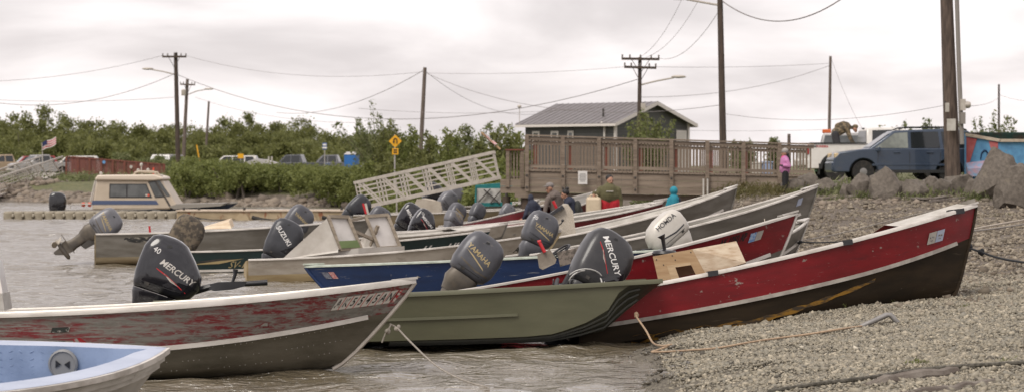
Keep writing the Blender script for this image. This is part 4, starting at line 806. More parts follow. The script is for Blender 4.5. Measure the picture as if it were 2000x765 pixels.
rope('dark hemp rope lying across the gravel at the bottom of the beach', [gp(1500, 772), gp(1600, 756), gp(1700, 744), gp(1780, 730), gp(1860, 723), gp(1930, 718), gp(2010, 713)], .016, mat('hemp_rope', (.05, .045, .035), .9, 0, (.12, .11, .09), 30))
rope('dark painter tied to the stem of the big red skiff', [W(1889, 480, 29.6), W(1900, 486, 29.5), W(1915, 491, 29.4), W(1940, 500, 29.1), W(1970, 507, 28.8), W(2010, 513, 28.5)], .014, rope_dark, knots=[W(1892, 482, 29.55), W(1915, 492, 29.4)])
rope('pale rope stretched from the big red bow towards the boulders', [W(1896, 448, 29.7), W(1930, 441, 32), W(2010, 427, 36)], .013, rope_white)
rope('grey rope running beside the pale one from the big red bow', [W(1897, 451, 29.75), W(1940, 446, 32), W(2010, 436, 36)], .012, rope_grey)
rope('thin line from the tall grey bow up the gravel', [W(1560, 470, 41), W(1640, 455, 46), W(1760, 425, 52), W(1880, 398, 60)], .012, rope_grey)
rope('pale cord looped over the gunwale of the tall-bowed grey skiff', [W(1440, 441, 41.0), W(1425, 424, 41.2), W(1429, 421, 41.6), W(1456, 430, 41.8), W(1462, 434, 41.3)], .012, rope_white)
rope('thin line hanging over the gunwale of the bright red bow', [W(1493, 427, 31.5), W(1497, 460, 31.2), W(1503, 495, 31.1)], .006, rope_white)
rope('dark rope end knotted at the small grey bow', [W(1541, 468, 38.8), W(1556, 473, 38.4), W(1567, 472, 38.2), W(1600, 473, 38.5), W(1680, 470, 39.5)], .012, rope_dark, knots=[W(1562, 472, 38.3)])
# coiled cable on the big red skiff's motor
mb = MB(); c0 = W(1143, 556, 27.6)
for k in range(2): mb.tube([c0 + Vector((math.cos(a) * (.19 + .03 * k), -.05 + .06 * math.sin(a * 2 + k), math.sin(a) * (.15 + .02 * k) + .02)) for a in [i * math.pi / 12 for i in range(25)]], .009, 6)
tag(mb.build('cable_loop', mat('grey_cable', (.45, .44, .42), .5)), 'loops of pale control cable beside the tilted black motor on the big red skiff', 'cable')
# steel stake, driftwood
mb = MB(); a = gp(1683, 640, .02); Yk = a.y; b, c = W(1737, 612, Yk + .1), W(1753, 629, Yk + .1)
mb.tube([a - Vector((.04, 0, .03)), a, a.lerp(b, .5), b + Vector((-.03, 0, -.012)), b + Vector((.012, 0, -.012)), c, c + Vector((.03, 0, -.06))], [.024, .026, .027, .028, .028, .027, .026], 10)
tag(mb.build('steel_stake', mat('galvanised_steel', (.27, .26, .25), .55, .5, (.2, .19, .18), 9)), 'bent grey steel stake stuck in the pale gravel at the end of the tan rope', 'stake')
drift = mat('driftwood', (.10, .08, .065), .9, 0, (.19, .165, .14), 4, stretch=(1, 1, 1), bump=.6, bscale=14)
def log(name, label, a, b, r, cat='driftwood', n=10):
    mb = MB(); a, b = Vector(a), Vector(b); d = b - a; pts = [a + d * (i / n) + Vector((0, random.uniform(-.3, .3) * r, random.uniform(-.25, .25) * r)) for i in range(n + 1)]
    mb.tube(pts, [r * random.uniform(.65, 1.1) * (1 - .5 * abs(2 * i / n - 1) ** 3) for i in range(n + 1)], 9); return tag(mb.build(name, drift, ang=25), label, cat)
log('driftwood_log', 'half-buried dark driftwood log beside the hemp rope on the gravel', gp(1690, 752, 0), gp(1870, 728, 0), .07)
log('driftwood_log', 'second flatter driftwood log at the bottom edge of the beach', gp(1760, 768, -.02), gp(1960, 740, -.02), .05)
log('driftwood_branch', 'thin dark branch lying before the boulders', gp(1585, 392), gp(1700, 384), .05)
# ------------------------------------------------------------------ boardwalk above the bank
red_post = mat('faded_red_timber', (.19, .055, .035), .8, 0, (.13, .05, .035), 5, stretch=(1, 1, 4), bump=.2)
def boardwalk():
    Y0, Y1 = 68.5, 70.3; s_ = PX(Y0); x0, x1 = (1026 - 1000) / s_, (1590 - 1000) / s_; ln = x1 - x0
    zt = lambda x: 2.835 - .26 * (x - x0) / ln; zd = lambda x: 1.88 - .17 * (x - x0) / ln
    t = thing('boardwalk', 'weathered timber boardwalk with tall picket railings above the boats', 'boardwalk', (0, 0, 0))
    nb = 8; bw = ln / nb; posts = [x0 + .04 + bw * i for i in range(nb + 1)]; me_b = None
    for side, Yr in ((0, Y0), (1, Y1)):
        for i, x in enumerate(posts):
            x_ = x + (.26 if side else 0)
            if x_ > x1: continue
            zlow = zd(x_) - (.62 if not side and i < 6 else .25); mb = MB(); mb.box((x_, Yr - .05 if not side else Yr + .05, (zt(x_) + zlow) / 2), (.11, .09, zt(x_) - zlow)); mb.build('post', timber if not side else red_post, t, smooth=False)
        for nm, f_, w, hh in (('hand_rail', lambda x: zt(x) + .02, .15, .04), ('top_rail', lambda x: zt(x) - .06, .04, .09), ('bottom_rail', lambda x: zd(x) + .10, .04, .09)):
            dz = -.12 if side else 0
            for i in range(nb):
                a, b = x0 + bw * i, x0 + bw * (i + 1); mb = MB(); mb.beam((a, Yr, f_(a) + dz), (b - .006, Yr, f_(b) + dz), w, hh); mb.build(nm, timber_h, t, smooth=False)
        mbb = MB(); mbb.box((0, 0, 0), (.036, .025, 1)); base = mbb.build('baluster', timber, t, smooth=False); first = True
        nbal = int(ln / .094)
        for i in range(nbal):
            x = x0 + .09 + .094 * i
            if any(abs(x - p - (.26 if side else 0)) < .07 for p in posts): continue
            o = base if first else base.copy()
            if not first: COL.objects.link(o)
            first = False; hgt = zt(x) - zd(x) - .12 + random.uniform(-.02, .03); o.location = (x + random.uniform(-.006, .006), Yr + (.035 if not side else -.035), zd(x) + .06 + hgt / 2 - (.12 if side else 0)); o.scale = (random.uniform(.85, 1.15), 1, hgt)
    # deck planks (cross boards, seen on edge) and fascia
    n = int(ln / .145)
    mbb = MB(); mbb.box((0, 0, 0), (.135, Y1 - Y0 + .1, .04)); base = mbb.build('deck_plank', timber_h, t, smooth=False)
    for i in range(n):
        o = base if i == 0 else base.copy()
        if i: COL.objects.link(o)
        x = x0 + .07 + .145 * i; o.location = (x, (Y0 + Y1) / 2, zd(x) - .02)
    for k, (off, hh) in enumerate(((-.14, .185), (-.335, .185), (-.53, .19))):
        for i in range(3):
            a, b = x0 + ln * i / 3, x0 + ln * (i + 1) / 3 - .006; mb = MB(); mb.beam((a, Y0 + .02 + .004 * k, zd(a) + off), (b, Y0 + .02 + .004 * k, zd(b) + off), .06, hh); mb.build('fascia_board', timber_h, t, smooth=False)
    mb = MB(); a, b = x0 - .3, x0 + ln * .62; mb.beam((a, Y0 + .25, zd(a) - .72), (b, Y0 + .25, zd(b) - .72), .12, .16); mb.build('stringer', timber_h, t, smooth=False)
    bolt = MB(); bolt.ell((0, 0, 0), (.035, .02, .035), 8, 4); bb = bolt.build('bolt', steel_dark, t); k = 0
    for x in posts[:6]:
        for dz in (-.16, -.5):
            o = bb if k == 0 else bb.copy()
            if k: COL.objects.link(o)
            k += 1; o.location = (x, Y0 - .1, zd(x) + dz)
    # paper notice
    c = W(1138, 347, 68.3)
    mb = MB(); mb.box(c, (.26, .012, .37)); nt_ = mb.build('notice', mat('notice_paper', (.62, .60, .57), .6), t, smooth=False)
    for dz, w_ in ((.10, .16), (.06, .19), (.02, .17), (-.02, .19), (-.06, .18), (-.10, .14)):
        mb = MB(); mb.box(c + Vector((0, -.008, dz)), (w_, .003, .018)); mb.build('notice_line', mat('grey_print', (.22, .21, .20), .7), nt_, smooth=False)
    for px in (1374, 1382):
        mb = MB(); mb.tube([W(px, 349, 68.3), W(px, 380, 68.3), W(px - 2, 392, 68.2)], .025, 6); mb.build('drain_pipe', grey_white, t)
    # lower landing
    xa, xb = (988 - 1000) / s_, x0 - .03; zl = 2 - (345 - 323) / s_; Yl = 68.7
    l_ = thing('landing', 'lower timber landing joining the gangway to the boardwalk', 'landing')
    for x in (xa + .05, xb - .05): mb = MB(); mb.box((x, Yl, (2.43 + zl - .3) / 2), (.1, .1, 2.43 - zl + .3)); mb.build('post', timber, l_, smooth=False)
    mb = MB(); mb.beam((xa - .02, Yl, 2.44), (xb, Yl, 2.44), .14, .04); mb.build('hand_rail', red_post, l_, smooth=False)
    for i in range(5): mb = MB(); mb.box((xa + .14 + .09 * i, Yl + .03, 2.0), (.042, .03, .82)); mb.build('baluster', timber, l_, smooth=False)
    for i in range(4): mb = MB(); mb.box(((xa + xb) / 2 + .05, Yl + .3 + .4 * i, zl - .03), (xb - xa + .1, .38, .05)); mb.build('deck_plank', timber_h, l_, smooth=False)
    for dz in (-.17, -.37): mb = MB(); mb.box(((xa + xb) / 2 - .05, Yl + .03, zl + dz), (xb - xa + .22, .06, .19)); mb.build('fascia_board', timber_h, l_, smooth=False)
boardwalk()
# pilings
rust = mat('rusty_pile', (.10, .068, .048), .8, .1, (.055, .042, .034), 5, stretch=(1, 1, .4), bump=.4, bscale=14, layers=[((.19, .14, .10), .60, 6, (1, 1, .4), .15, .8)])
def piling(label, px, ytop, ybot, Y, r, flare):
    a = W(px, ytop, Y); b = W(px, ybot, Y); t = thing('piling', label, 'piling', (b.x, Y, -.6), group='steel pilings under the landing')
    h_ = a.z + .6; mb = MB(); mb.lathe([(r, 0), (r, h_ - .18), (r * (1.0 + flare), h_ - .02), (r * (1 + flare), h_), (r * .85, h_)], n=16); mb.build('shaft', rust, t)
    mb = MB(); mb.tube([(0, 0, h_ - .02), (0, 0, h_ + .32)], .045, 8); mb.build('bracket_post', steel_dark, t)
piling('wide rusty piling with flared top under the boardwalk corner', 1027, 376, 421, 68.9, .145, .12)
piling('narrower rusty piling left of the flared one', 989, 383, 409, 69.6, .115, .02)
# gangway to the main landing
def gangway(label, A, B, wid, hgt, n, m_, name='gangway', drop=0):
    """A upper end, B lower end (bottom chord, near side)"""
    A, B = Vector(A), Vector(B); t = thing(name, label, 'gangway'); d = (B - A); hd = Vector((d.x, d.y, 0)).normalized(); perp = Vector((-hd.y, hd.x, 0)); perp = perp if perp.y > 0 else -perp
    up = (d.normalized().cross(perp)); up = up if up.z > 0 else -up
    for k in (0, 1):
        o = perp * (wid * k); P_ = lambda f, v: A + d * f + o + up * (hgt * v)
        for nm, v, w in (('bottom_chord', 0, .10), ('hand_rail', 1, .075)):
            mb = MB(); mb.beam(P_(-.01, v), P_(1.01, v), w, w * 1.1); mb.build(nm, m_, t, smooth=False)
        for v in (.25, .45, .63, .80): mb = MB(); mb.beam(P_(0, v), P_(1, v), .035, .035); mb.build('mid_rail', m_, t, smooth=False)
        for i in range(n + 1):
            for e in ((-.013, .013) if 0 < i < n else (0,)): mb = MB(); mb.beam(P_(i / n + e, 0), P_(i / n + e, 1), .035, .035, perp); mb.build('upright', m_, t, smooth=False)
        for i in range(n): mb = MB(); mb.beam(P_(i / n + .02, 0), P_((i + 1) / n - .02, 1), .05, .05, perp); mb.build('brace', m_, t, smooth=False)
    for i in range(int(d.length / .3)):
        f_ = (i + .5) * .3 / d.length; mb = MB(); mb.beam(A + d * f_ + perp * .03, A + d * f_ + perp * (wid - .03), .26, .03, up); mb.build('deck_slat', m_, t, smooth=False)
    return t
gangway('pale aluminium truss gangway descending from the landing to the boats', W(973, 347, 71.0), W(704, 406, 71.15), 1.0, .76, 6, alu_rail)
# ------------------------------------------------------------------ far red boardwalk, gangway, dock
red_paint_t = mat('faded_red_picket', (.21, .075, .06), .8, 0, (.15, .065, .052), 2, stretch=(3, 1, .4), layers=[((.33, .24, .21), .60, 3, (2, 1, .5), .15, .8)])
def red_walk():
    Y0 = 150; s_ = PX(Y0); t = thing('red_boardwalk', 'faded red picket boardwalk beyond the cabin boat', 'boardwalk'); X = lambda p: (p - 1000) / s_
    x0, x1 = X(130), X(312); zt = lambda x: W(0, 306 + 15 * (x - x0) / (x1 - x0), Y0).z; zd = lambda x: W(0, 337 + 12 * (x - x0) / (x1 - x0), Y0).z
    nb = 8; bw = (x1 - x0) / nb
    for k, Yr in ((0, Y0), (1, Y0 + 2)):
        for i in range(nb + 1): x = x0 + bw * i; mb = MB(); mb.box((x, Yr - .07, (zt(x) + zd(x) - .4) / 2), (.12, .1, zt(x) - zd(x) + .4)); mb.build('post', red_post, t, smooth=False)
        mb = MB(); mb.beam((x0, Yr, zt(x0)), (x1, Yr, zt(x1)), .14, .06); mb.build('hand_rail', red_post, t, smooth=False)
        for i in range(nb):
            mb = MB(); n = 11
            for j in range(n): x = x0 + bw * (i + (j + .5) / n); mb.box((x, Yr, (zt(x) + zd(x)) / 2), (bw / n * .62, .03, zt(x) - zd(x) - .04))
            tag(mb.build('picket_panel', red_paint_t, t, smooth=False), kind='stuff')
    for k, off in enumerate((-.14, -.38)):
        mb = MB(); mb.beam((x0, Y0 - .02 + .01 * k, zd(x0) + off), (x1, Y0 - .02 + .01 * k, zd(x1) + off), .08, .22); mb.build('fascia_board', timber_h, t, smooth=False)
    mb = MB(); mb.add([(x0, Y0, zd(x0)), (x1, Y0, zd(x1)), (x1, Y0 + 2, zd(x1)), (x0, Y0 + 2, zd(x0))], [(0, 1, 2, 3)]); mb.build('deck', timber_h, t)
    for px in (101, 128, 170, 230): mb = MB(); mb.box((X(px), Y0 + .5, .3), (.32, .32, 2.0)); mb.build('support_post', rust, t, smooth=False)
    mb = MB(); mb.box((X(115), Y0 + .4, zd(x0) - .5), (1.3, 1.2, .18)); mb.build('support_beam', rust, t, smooth=False)
    for px, py, m_ in ((203, 317, mat('blue_disc', (.12, .30, .55), .6)), (256, 326, grey_white)):
        c = W(px, py, Y0 - .12); mb = MB(); mb.lathe([(.10, 0), (.10, .02)], c, 14, Matrix.Rotation(R(90), 3, 'X')); mb.build('round_sign', m_, t)
red_walk()
gangway('pale metal gangway sloping down beside the red boardwalk', W(122, 338, 149), W(-30, 392, 132), 1.4, 1.0, 6, alu_rail)
dock_m = mat('grey_float_plastic', (.30, .265, .20), .7, 0, (.22, .19, .14), 4, layers=[((.16, .12, .07), .60, 5, (1, 1, 2), .15, .8)])
t = thing('modular_dock', 'row of grey plastic dock cubes floating before the cabin boat', 'dock', W(5, 428, 90))
s_ = PX(90); n = 17
mb = MB(); mb.box((0, 0, 0), (.355, .5, .42)); base = mb.build('dock_cube', dock_m, t, bevel=.07, ang=60)
kn = MB(); kn.lathe([(.02, -.08), (.045, -.05), (.045, .02), (.02, .05)], n=10); kb = kn.build('dock_knob', mat('pale_knob', (.36, .32, .25), .6), t)
for i in range(n):
    for j in range(2):
        o = base if i == j == 0 else base.copy()
        if i or j: COL.objects.link(o)
        o.location = (.19 + .38 * i, .27 + .52 * j, .09)
    if i:
        o = kb if i == 1 else kb.copy()
        if i > 1: COL.objects.link(o)
        o.location = (.38 * i, -.0, .16)
pont = mat('rusty_pontoon', (.42, .335, .215), .6, .1, (.32, .245, .15), 2, stretch=(1, 1, 2), layers=[((.24, .085, .035), .56, 2.2, (1.6, 1, .35), .07, .8), ((.17, .06, .03), .60, 5, (1, 1, .5), .06, .8)])
t = thing('steel_pontoon', 'long rusty cream steel pontoon floating behind the skiffs', 'pontoon', W(345, 430, 88)); s_ = PX(88); ln = 372 / s_
mb = MB(); mb.box((ln / 2, .8, .15), (ln, 1.6, .36)); mb.build('float_tank', pont, t, bevel=.03)
mb = MB(); mb.box((ln / 2, .8, .352), (ln + .06, 1.7, .05)); mb.build('deck_plate', mat('pale_deck_plate', (.55, .46, .36), .6, 0, (.45, .36, .27), 3), t, smooth=False)
for x in (2.4, 4.85): mb = MB(); mb.prism([(x - .35, -.1), (x + .35, -.1), (x + .15, .24), (x - .1, .27)], -.18, -.02); mb.build('fender_bracket', pont, t, smooth=False)
for a, b in ((.5, 2.2), (2.75, 4.5), (5.3, 6.6)): mb = MB(); mb.tube([(a, -.08, .12), (a + .4, -.1, .02), ((a + b) / 2, -.1, -.03), (b, -.08, -.02)], .07, 8); mb.build('tyre_fender', rubber, t)
for x in (.25, .8, 2.45, 6.0, 6.25): mb = MB(); mb.tube([(x, .1, .37), (x, .1, .47)], .05, 8); mb.build('cleat', steel_dark, t)
# ------------------------------------------------------------------ cabin boat
cream = mat('cream_cabin_paint', (.50, .425, .335), .45, 0, (.44, .37, .285), 2, rvar=.08); navy = mat('navy_boat_paint', (.012, .028, .075), .4, 0, (.02, .035, .07), 3); stripe_b = mat('slate_blue_stripe', (.06, .085, .16), .5)
def cabin_boat():
    Y = 94; s_ = PX(Y); t, h = boat('cabin_boat', 'cream cabin cruiser with slate blue stripe moored behind the floating dock', (112, 413, Y), (463, 396, Y + 2.0), 2.4, .52, .85, M_(navy, navy, mat('boat_deck_grey', (.25, .23, .20), .5, .1), inner=cream), rake=1.6, rail=False, benches=(), cat='boat', gw=(.10, .05), group=None, sheer=1.8)
    Mi = t.matrix_world.inverted()
    def L_(px, py, Yo): return Mi @ W(px, py, Yo)
    yn, yf = Y + .35, Y + 2.3
    def slab(nm, pts, Yo, th, m_, par=None, **k): mb = MB(); mb.slab([L_(a, b, Yo) for a, b in pts], Mi.to_3x3() @ Vector((0, th, 0))); return mb.build(nm, m_, par or t, smooth=False, **k)
    cab = slab('cabin', [(180, 404), (189, 350), (316, 352), (347, 402), (330, 408), (180, 410)], yn, 1.9, cream, bevel=.06)
    slab('cabin_roof', [(184, 352), (190, 342), (300, 341), (317, 346), (319, 351), (300, 353)], yn - .1, 2.1, mat('cream_roof', (.58, .50, .41), .45), bevel=.05)
    slab('stripe', [(180, 391), (305, 391), (310, 399), (179, 399)], yn - .012, .01, stripe_b)
    w_ = slab('side_window', [(214, 359), (286, 359), (297, 386), (213, 386)], yn - .012, .01, black_pl)
    slab('pane', [(216, 361), (246.5, 361), (246.5, 384), (215, 384)], yn - .018, .005, glass_grey, w_); slab('pane', [(249, 361), (285, 361), (294, 384), (249, 384)], yn - .018, .005, glass_grey, w_)
    w_ = slab('quarter_window', [(289, 355), (303, 353), (321, 385), (303, 386)], yn - .012, .01, black_pl); slab('pane', [(291, 357), (302, 355), (318, 383), (304, 384)], yn - .018, .005, glass_grey, w_)
    slab('front_window', [(305, 353), (312, 352), (333, 383), (325, 384)], yn - .014, .01, glass_grey)
    slab('door_post', [(301, 352), (305, 352), (335, 404), (331, 404)], yn - .02, .012, steel_dark)
    slab('foredeck', [(330, 403), (345, 398), (440, 396), (430, 402), (340, 408)], Y + .25, 1.7, mat('boat_deck_grey', (.25, .23, .20), .5, .1))
    rk = MB(); rk.tube([L_(*p, yn + .1) for p in ((262, 342), (264, 337), (272, 335))] + [L_(300, 335, yn + .1), L_(308, 345, yn + .1)], .04, 6); rk.tube([L_(*p, yn + .1) for p in ((285, 353), (277, 340), (280, 336), (308, 337), (313, 346))], .04, 6); rk.build('roof_rack', cream, t)
    mb = MB(); mb.tube([L_(276, 338, yn + .5), L_(276, 322, yn + .5)], .02); mb.ell(L_(276, 322, yn + .5), (.06, .06, .08)); mb.build('antenna', grey_white, t)
    for px, py in ((197, 340), (270, 334), (289, 333), (315, 345)): mb = MB(); mb.lathe([(.03, -.05), (.06, -.02), (.06, .06), (.03, .09)], L_(px, py, yn + .3), 10); mb.build('roof_lamp', grey_white, t)
    mb = MB(); mb.box(L_(299.5, 334, yn + .4), (.06, .06, .26)); mb.build('marker_flag', mat('orange_red', (.62, .07, .03), .6), t)
    ld = MB()
    for dx in (0, 3.0): ld.tube([L_(176 + dx, 396, yn + .4), L_(186 + dx, 353, yn + .4)], .03)
    ld.build('ladder', alu_bright, t)
    for px in (163, 175): mb = MB(); mb.box(L_(px, 399, Y + .4), (.13, .1, .17)); mb.build('life_jacket', mat('orange_red', (.62, .07, .03)), t, bevel=.03)
    mb = MB(); mb.tube([L_(137, 406, Y + .3), L_(140, 398, Y + .3), L_(178, 398, Y + .3)], .025); mb.build('stern_rail', alu_bright, t)
    for px, m_ in ((284, grey_white), (288, mat('orange_red', (.6, .1, .05)))): slab('window_sticker', [(px, 379), (px + 4, 379), (px + 4, 383), (px, 383)], yn - .022, .003, m_)
    for k in range(7): slab('registration_mark', [(297 + 2.4 * k, 410), (298.6 + 2.4 * k, 410), (298.6 + 2.4 * k, 412.5), (297 + 2.4 * k, 412.5)], Y + .05, .005, grey_white)
    outboard(t, (.06, 0, .40), 'tall', black_gloss, 0, -1, None, scale=1.1)
cabin_boat()
# ------------------------------------------------------------------ house
def house():
    c = Vector((5.9, 138, 1.45)); a = R(46); g = Vector((math.cos(a), math.sin(a), 0)); l = Vector((-math.sin(a), math.cos(a), 0)); Gw, Lw, hz, rise, ov = 6.4, 7.1, 3.02, 1.12, .42; up = Vector((0, 0, 1))
    t = thing('house', 'single-storey dark grey house with low metal gable roof', 'house', c)
    side = mat('dark_grey_siding', (.10, .10, .096), .65, 0, (.086, .086, .083), 2); trim = mat('white_trim', (.62, .58, .54), .5); roofm = mat('grey_metal_roof', (.20, .185, .185), .45, .3, (.17, .155, .155), 3)
    mb = MB(); z0 = Vector((0, 0, -.5)); zt = up * hz; pk = g * Gw / 2 + up * (hz + rise)
    mb.add([z0, g * Gw + z0, g * Gw + l * Lw + z0, l * Lw + z0, zt, g * Gw + zt, g * Gw + l * Lw + zt, l * Lw + zt, pk, pk + l * Lw], [(0, 1, 5, 8, 4), (1, 2, 6, 5), (2, 3, 7, 9, 6), (3, 0, 4, 7)]); w = mb.build('wall', side, t, smooth=False)
    mb = MB()
    for k in range(19):
        z = .05 + .16 * k; mb.beam(l * Lw - g * .012 + up * z, -g * .012 + up * z, .02, .03); mb.beam(-l * .012 + up * z, g * Gw - l * .012 + up * z, .02, .03)
    tag(mb.build('siding_edge', mat('siding_shade', (.07, .07, .068), .65), w, smooth=False), kind='stuff')
    for s in (0, 1):                        # roof planes
        e = (g * -ov if s == 0 else g * (Gw + ov)) + up * (hz - rise * ov / (Gw / 2)); p = pk
        mb = MB(); mb.slab([e - l * ov, p - l * ov + up * .01, p + l * (Lw + ov) + up * .01, e + l * (Lw + ov)], up * .09); rf = mb.build('roof', roofm, t, smooth=False)
        mb = MB(); q = e - l * ov; mb.beam(q - l * .01, p - l * (ov + .01), .03, .2); mb.build('rake_board', trim, rf, smooth=False)
        mb = MB(); mb.beam(e - l * ov - up * .02, e + l * (Lw + ov) - up * .02, .12, .14); mb.build('gutter', trim, rf, smooth=False)
        for k in range(18): f_ = k / 17; q = l * (-ov + (Lw + 2 * ov) * f_); mb = MB(); mb.beam(e + q + up * .1, p + q + up * .11, .03, .03); mb.build('roof_seam', roofm, rf, smooth=False)
    for x in (0, Gw): mb = MB(); mb.beam(g * x - l * .03 - g * (.03 if x == 0 else -.03), g * x - l * .03 - g * (.03 if x == 0 else -.03) + up * hz, .14, .14, l); mb.build('corner_board', trim, t, smooth=False)
    def wpt(d, z): return l * d + up * z - g * .02
    for px0, px1 in ((1041, 1055), (1077, 1092), (1110, 1121)):
        def hit(px):                        # distance along the long wall seen at that column
            k = (px - 1000) / FPX; return (k * c.y - c.x) / (l.x - k * l.y)
        d0, d1 = hit(px0), hit(px1); zb, zt_ = 1.75, 2.55
        mb = MB(); mb.slab([wpt(d0, zb), wpt(d1, zb), wpt(d1, zt_), wpt(d0, zt_)], g * -.05); wf = mb.build('window', trim, t, smooth=False)
        i0, i1 = d0 + (d1 - d0) * .2, d0 + (d1 - d0) * .8; mb = MB(); mb.slab([wpt(i0, zb + .12) - g * .052, wpt(i1, zb + .12) - g * .052, wpt(i1, zt_ - .12) - g * .052, wpt(i0, zt_ - .12) - g * .052], g * -.01); mb.build('pane', glass_grey, wf, smooth=False)
    mb = MB(); d0 = .75; mb.beam(wpt(d0, 0) - g * .06, wpt(d0, hz - .15) - g * .06, .1, .1, l); mb.beam(wpt(d0, hz - .15) - g * .06, wpt(d0, hz - .02) - g * .35, .1, .1); mb.build('downspout', trim, t, smooth=False)
    mb = MB(); mb.slab([g * 5.35 - l * .02, g * 6.25 - l * .02, g * 6.25 - l * .02 + up * 2.6, g * 5.35 - l * .02 + up * 2.6], l * -.05); dr = mb.build('door', trim, t, smooth=False)
    mb = MB(); mb.slab([g * 5.45 - l * .075, g * 6.1 - l * .075, g * 6.1 - l * .075 + up * 2.5, g * 5.45 - l * .075 + up * 2.5], l * -.01); mb.build('door_leaf', mat('door_white', (.55, .52, .48), .5), dr, smooth=False)
    mb = MB(); q = g * .75 + l * 1.6 + up * (hz + .25); mb.tube([q, q + up * .55], .06, 8); mb.build('vent_pipe', steel_dark, t)
    mb = MB(); q = l * (Lw + .2) - g * .3 + up * (hz - .1); mb.tube([q, q + up * 1.1], .02, 6); mb.ell(q + up * 1.1, (.12, .12, .1)); mb.build('antenna', alu_rail, t)
house()
# ------------------------------------------------------------------ poles and wires
def pole(label, top, base_px, Y, r, m_, name='utility_pole', arms=(), lamp=None, extra=None, group='utility poles'):
    a = W(top[0], top[1], Y); bx = (base_px - 1000) / FPX * Y; b = Vector((bx, Y, H(bx, Y) - .3)); t = thing(name, label, 'utility pole', b, group=group)
    mb = MB(); n = 6; mb.tube([(a - b) * (i / n) for i in range(n + 1)], [r * (1.12 - .3 * i / n) for i in range(n + 1)], 10); mb.build('shaft', m_, t)
    for (py, xl_, xr_, dip) in arms:
        c0 = W(xl_, py, Y - r - .06) - b; c1 = W(xr_, py + dip, Y - r - .06) - b; mb = MB(); mb.beam(c0, c1, .10, .12); arm = mb.build('cross_arm', m_, t, smooth=False)
        for f_ in (.02, .22, .5, .78, .98): p = c0.lerp(c1, f_); mb = MB(); mb.lathe([(.03, .05), (.05, .1), (.03, .14), (.05, .18), (.02, .22)], p, 8); mb.build('insulator', mat('insulator', (.16, .14, .13), .4), arm)
        cm_ = c0.lerp(c1, .5)
        for f_ in (.25, .75): mb = MB(); mb.beam(c0.lerp(c1, f_), cm_ - Vector((0, 0, .7)), .03, .03); mb.build('arm_brace', steel_dark, arm, smooth=False)
    if lamp:
        p = [W(q[0], q[1], Y) - b for q in lamp]; mb = MB(); mb.tube(p, .04, 6); la = mb.build('lamp_arm', alu_rail, t); e = p[-1]; d = (p[-1] - p[-2]).normalized()
        mb = MB(); mb.ell(e + d * .25, (.38, .14, .08), 10, 6); mb.build('lamp_head', alu_rail, la)
    if extra: extra(t, b)
    return t
def can(px, py, Y, r, h_, m_=None, nm='transformer'):
    def f_(t, b): p = W(px, py, Y) - b; mb = MB(); mb.lathe([(r * .9, 0), (r, .05), (r, h_ - .05), (r * .7, h_)], p, 12); mb.build(nm, m_ or alu_rail, t)
    return f_
pole('straight black power pole beside the red boardwalk with a lamp arm', (343, 103), 349, 155, .15, pole_wood, arms=[(111, 317, 364, 0)], lamp=[(343, 146), (318, 140), (296, 136)])
pole('leaning greyed pole with transformer just behind the black one', (366, 155), 356, 195, .15, pole_grey, arms=[(165, 352, 381, 1)], lamp=[(364, 186), (385, 178), (402, 175)], extra=can(359, 187, 194.7, .2, .5))
pole('short bare pole rising from the far woods', (408, 198), 399, 250, .13, pole_grey)
pole('bare brown pole standing in the willow clump', (830, 132), 818, 128, .115, pole_grey)
def box5(t, b):
    p = W(1256, 208, 119.8) - b; mb = MB(); mb.box(p, (.22, .25, .32)); mb.build('meter_box', alu_rail, t, smooth=False)
pole('twin cross-arm pole in front of the grey house', (1250, 112), 1247, 120, .11, pole_wood, arms=[(115, 1214, 1288, 1), (131, 1219, 1282, 2)], lamp=[(1252, 166), (1280, 159), (1316, 152)], extra=box5)
pole('tall dark pole behind the boardwalk railing', (1405, -60), 1414, 92, .125, pole_wood, lamp=[(1404, 10), (1395, 9), (1340, -1)])
pole('slim pole behind the white pickup', (1622, 110), 1618, 150, .10, pole_grey)
pole('distant thin pole above the painted dumpster', (1951, 165), 1951, 220, .11, pole_wood)
def conduit(t, b):
    mb = MB(); mb.tube([W(1867, -60, 74.7) - b, W(1873, 130, 74.7) - b, W(1879, 282, 74.7) - b], .07, 8); mb.build('conduit', mat('pvc_grey', (.22, .20, .18), .6), t)
    mb = MB(); mb.box(W(1880, 205, 74.6) - b, (.16, .2, .35)); mb.build('meter_box', alu_rail, t, smooth=False)
    mb = MB(); mb.lathe([(.11, 0), (.11, .12), (.08, .18)], W(1884, 205, 74.6) - b, 12, Matrix.Rotation(R(90), 3, 'Y')); mb.build('meter_dial', alu_rail, t)
    mb = MB(); mb.box(W(1880, 231, 74.6) - b, (.15, .2, .36)); mb.build('switch_box', mat('pvc_grey', (.22, .20, .18)), t, smooth=False)
    for px, py, w_, h_ in ((1858, 244, .27, .37), (1850, 210, .12, .28)): mb = MB(); mb.box(W(px, py, 74.58) - b, (w_, .03, h_)); mb.build('paper_notice', grey_white, t, smooth=False)
    mb = MB(); mb.box(W(1846, 200, 74.7) - b, (.05, .05, .05)); mb.build('bolt', steel_dark, t)
pole('massive weathered pole with notices and meter boxes beside the navy car', (1846, -80), 1862, 75, .225, mat('massive_pole_wood', (.058, .042, .034), .9, 0, (.13, .095, .075), 3, stretch=(5, 5, .6), bump=.7, bscale=16), extra=conduit)
pole('short stub pole behind the boardwalk end', (1541, 262), 1541, 100, .08, pole_grey)
wire_m = mat('overhead_wire', (.20, .18, .175), .7)
def wire(label, a, b, sag, r=.012):
    a, b = W(*a), W(*b); pts = [a.lerp(b, i / 20) + Vector((0, 0, -sag * 4 * (i / 20) * (1 - i / 20))) for i in range(21)]
    mb = MB(); mb.tube(pts, r * .75, 5); tag(mb.build('overhead_wire', wire_m), label, 'wire', 'overhead wires')
wire('upper wire running out of the picture from the black pole', (317, 109, 155), (-60, 160, 150), .4, .016)
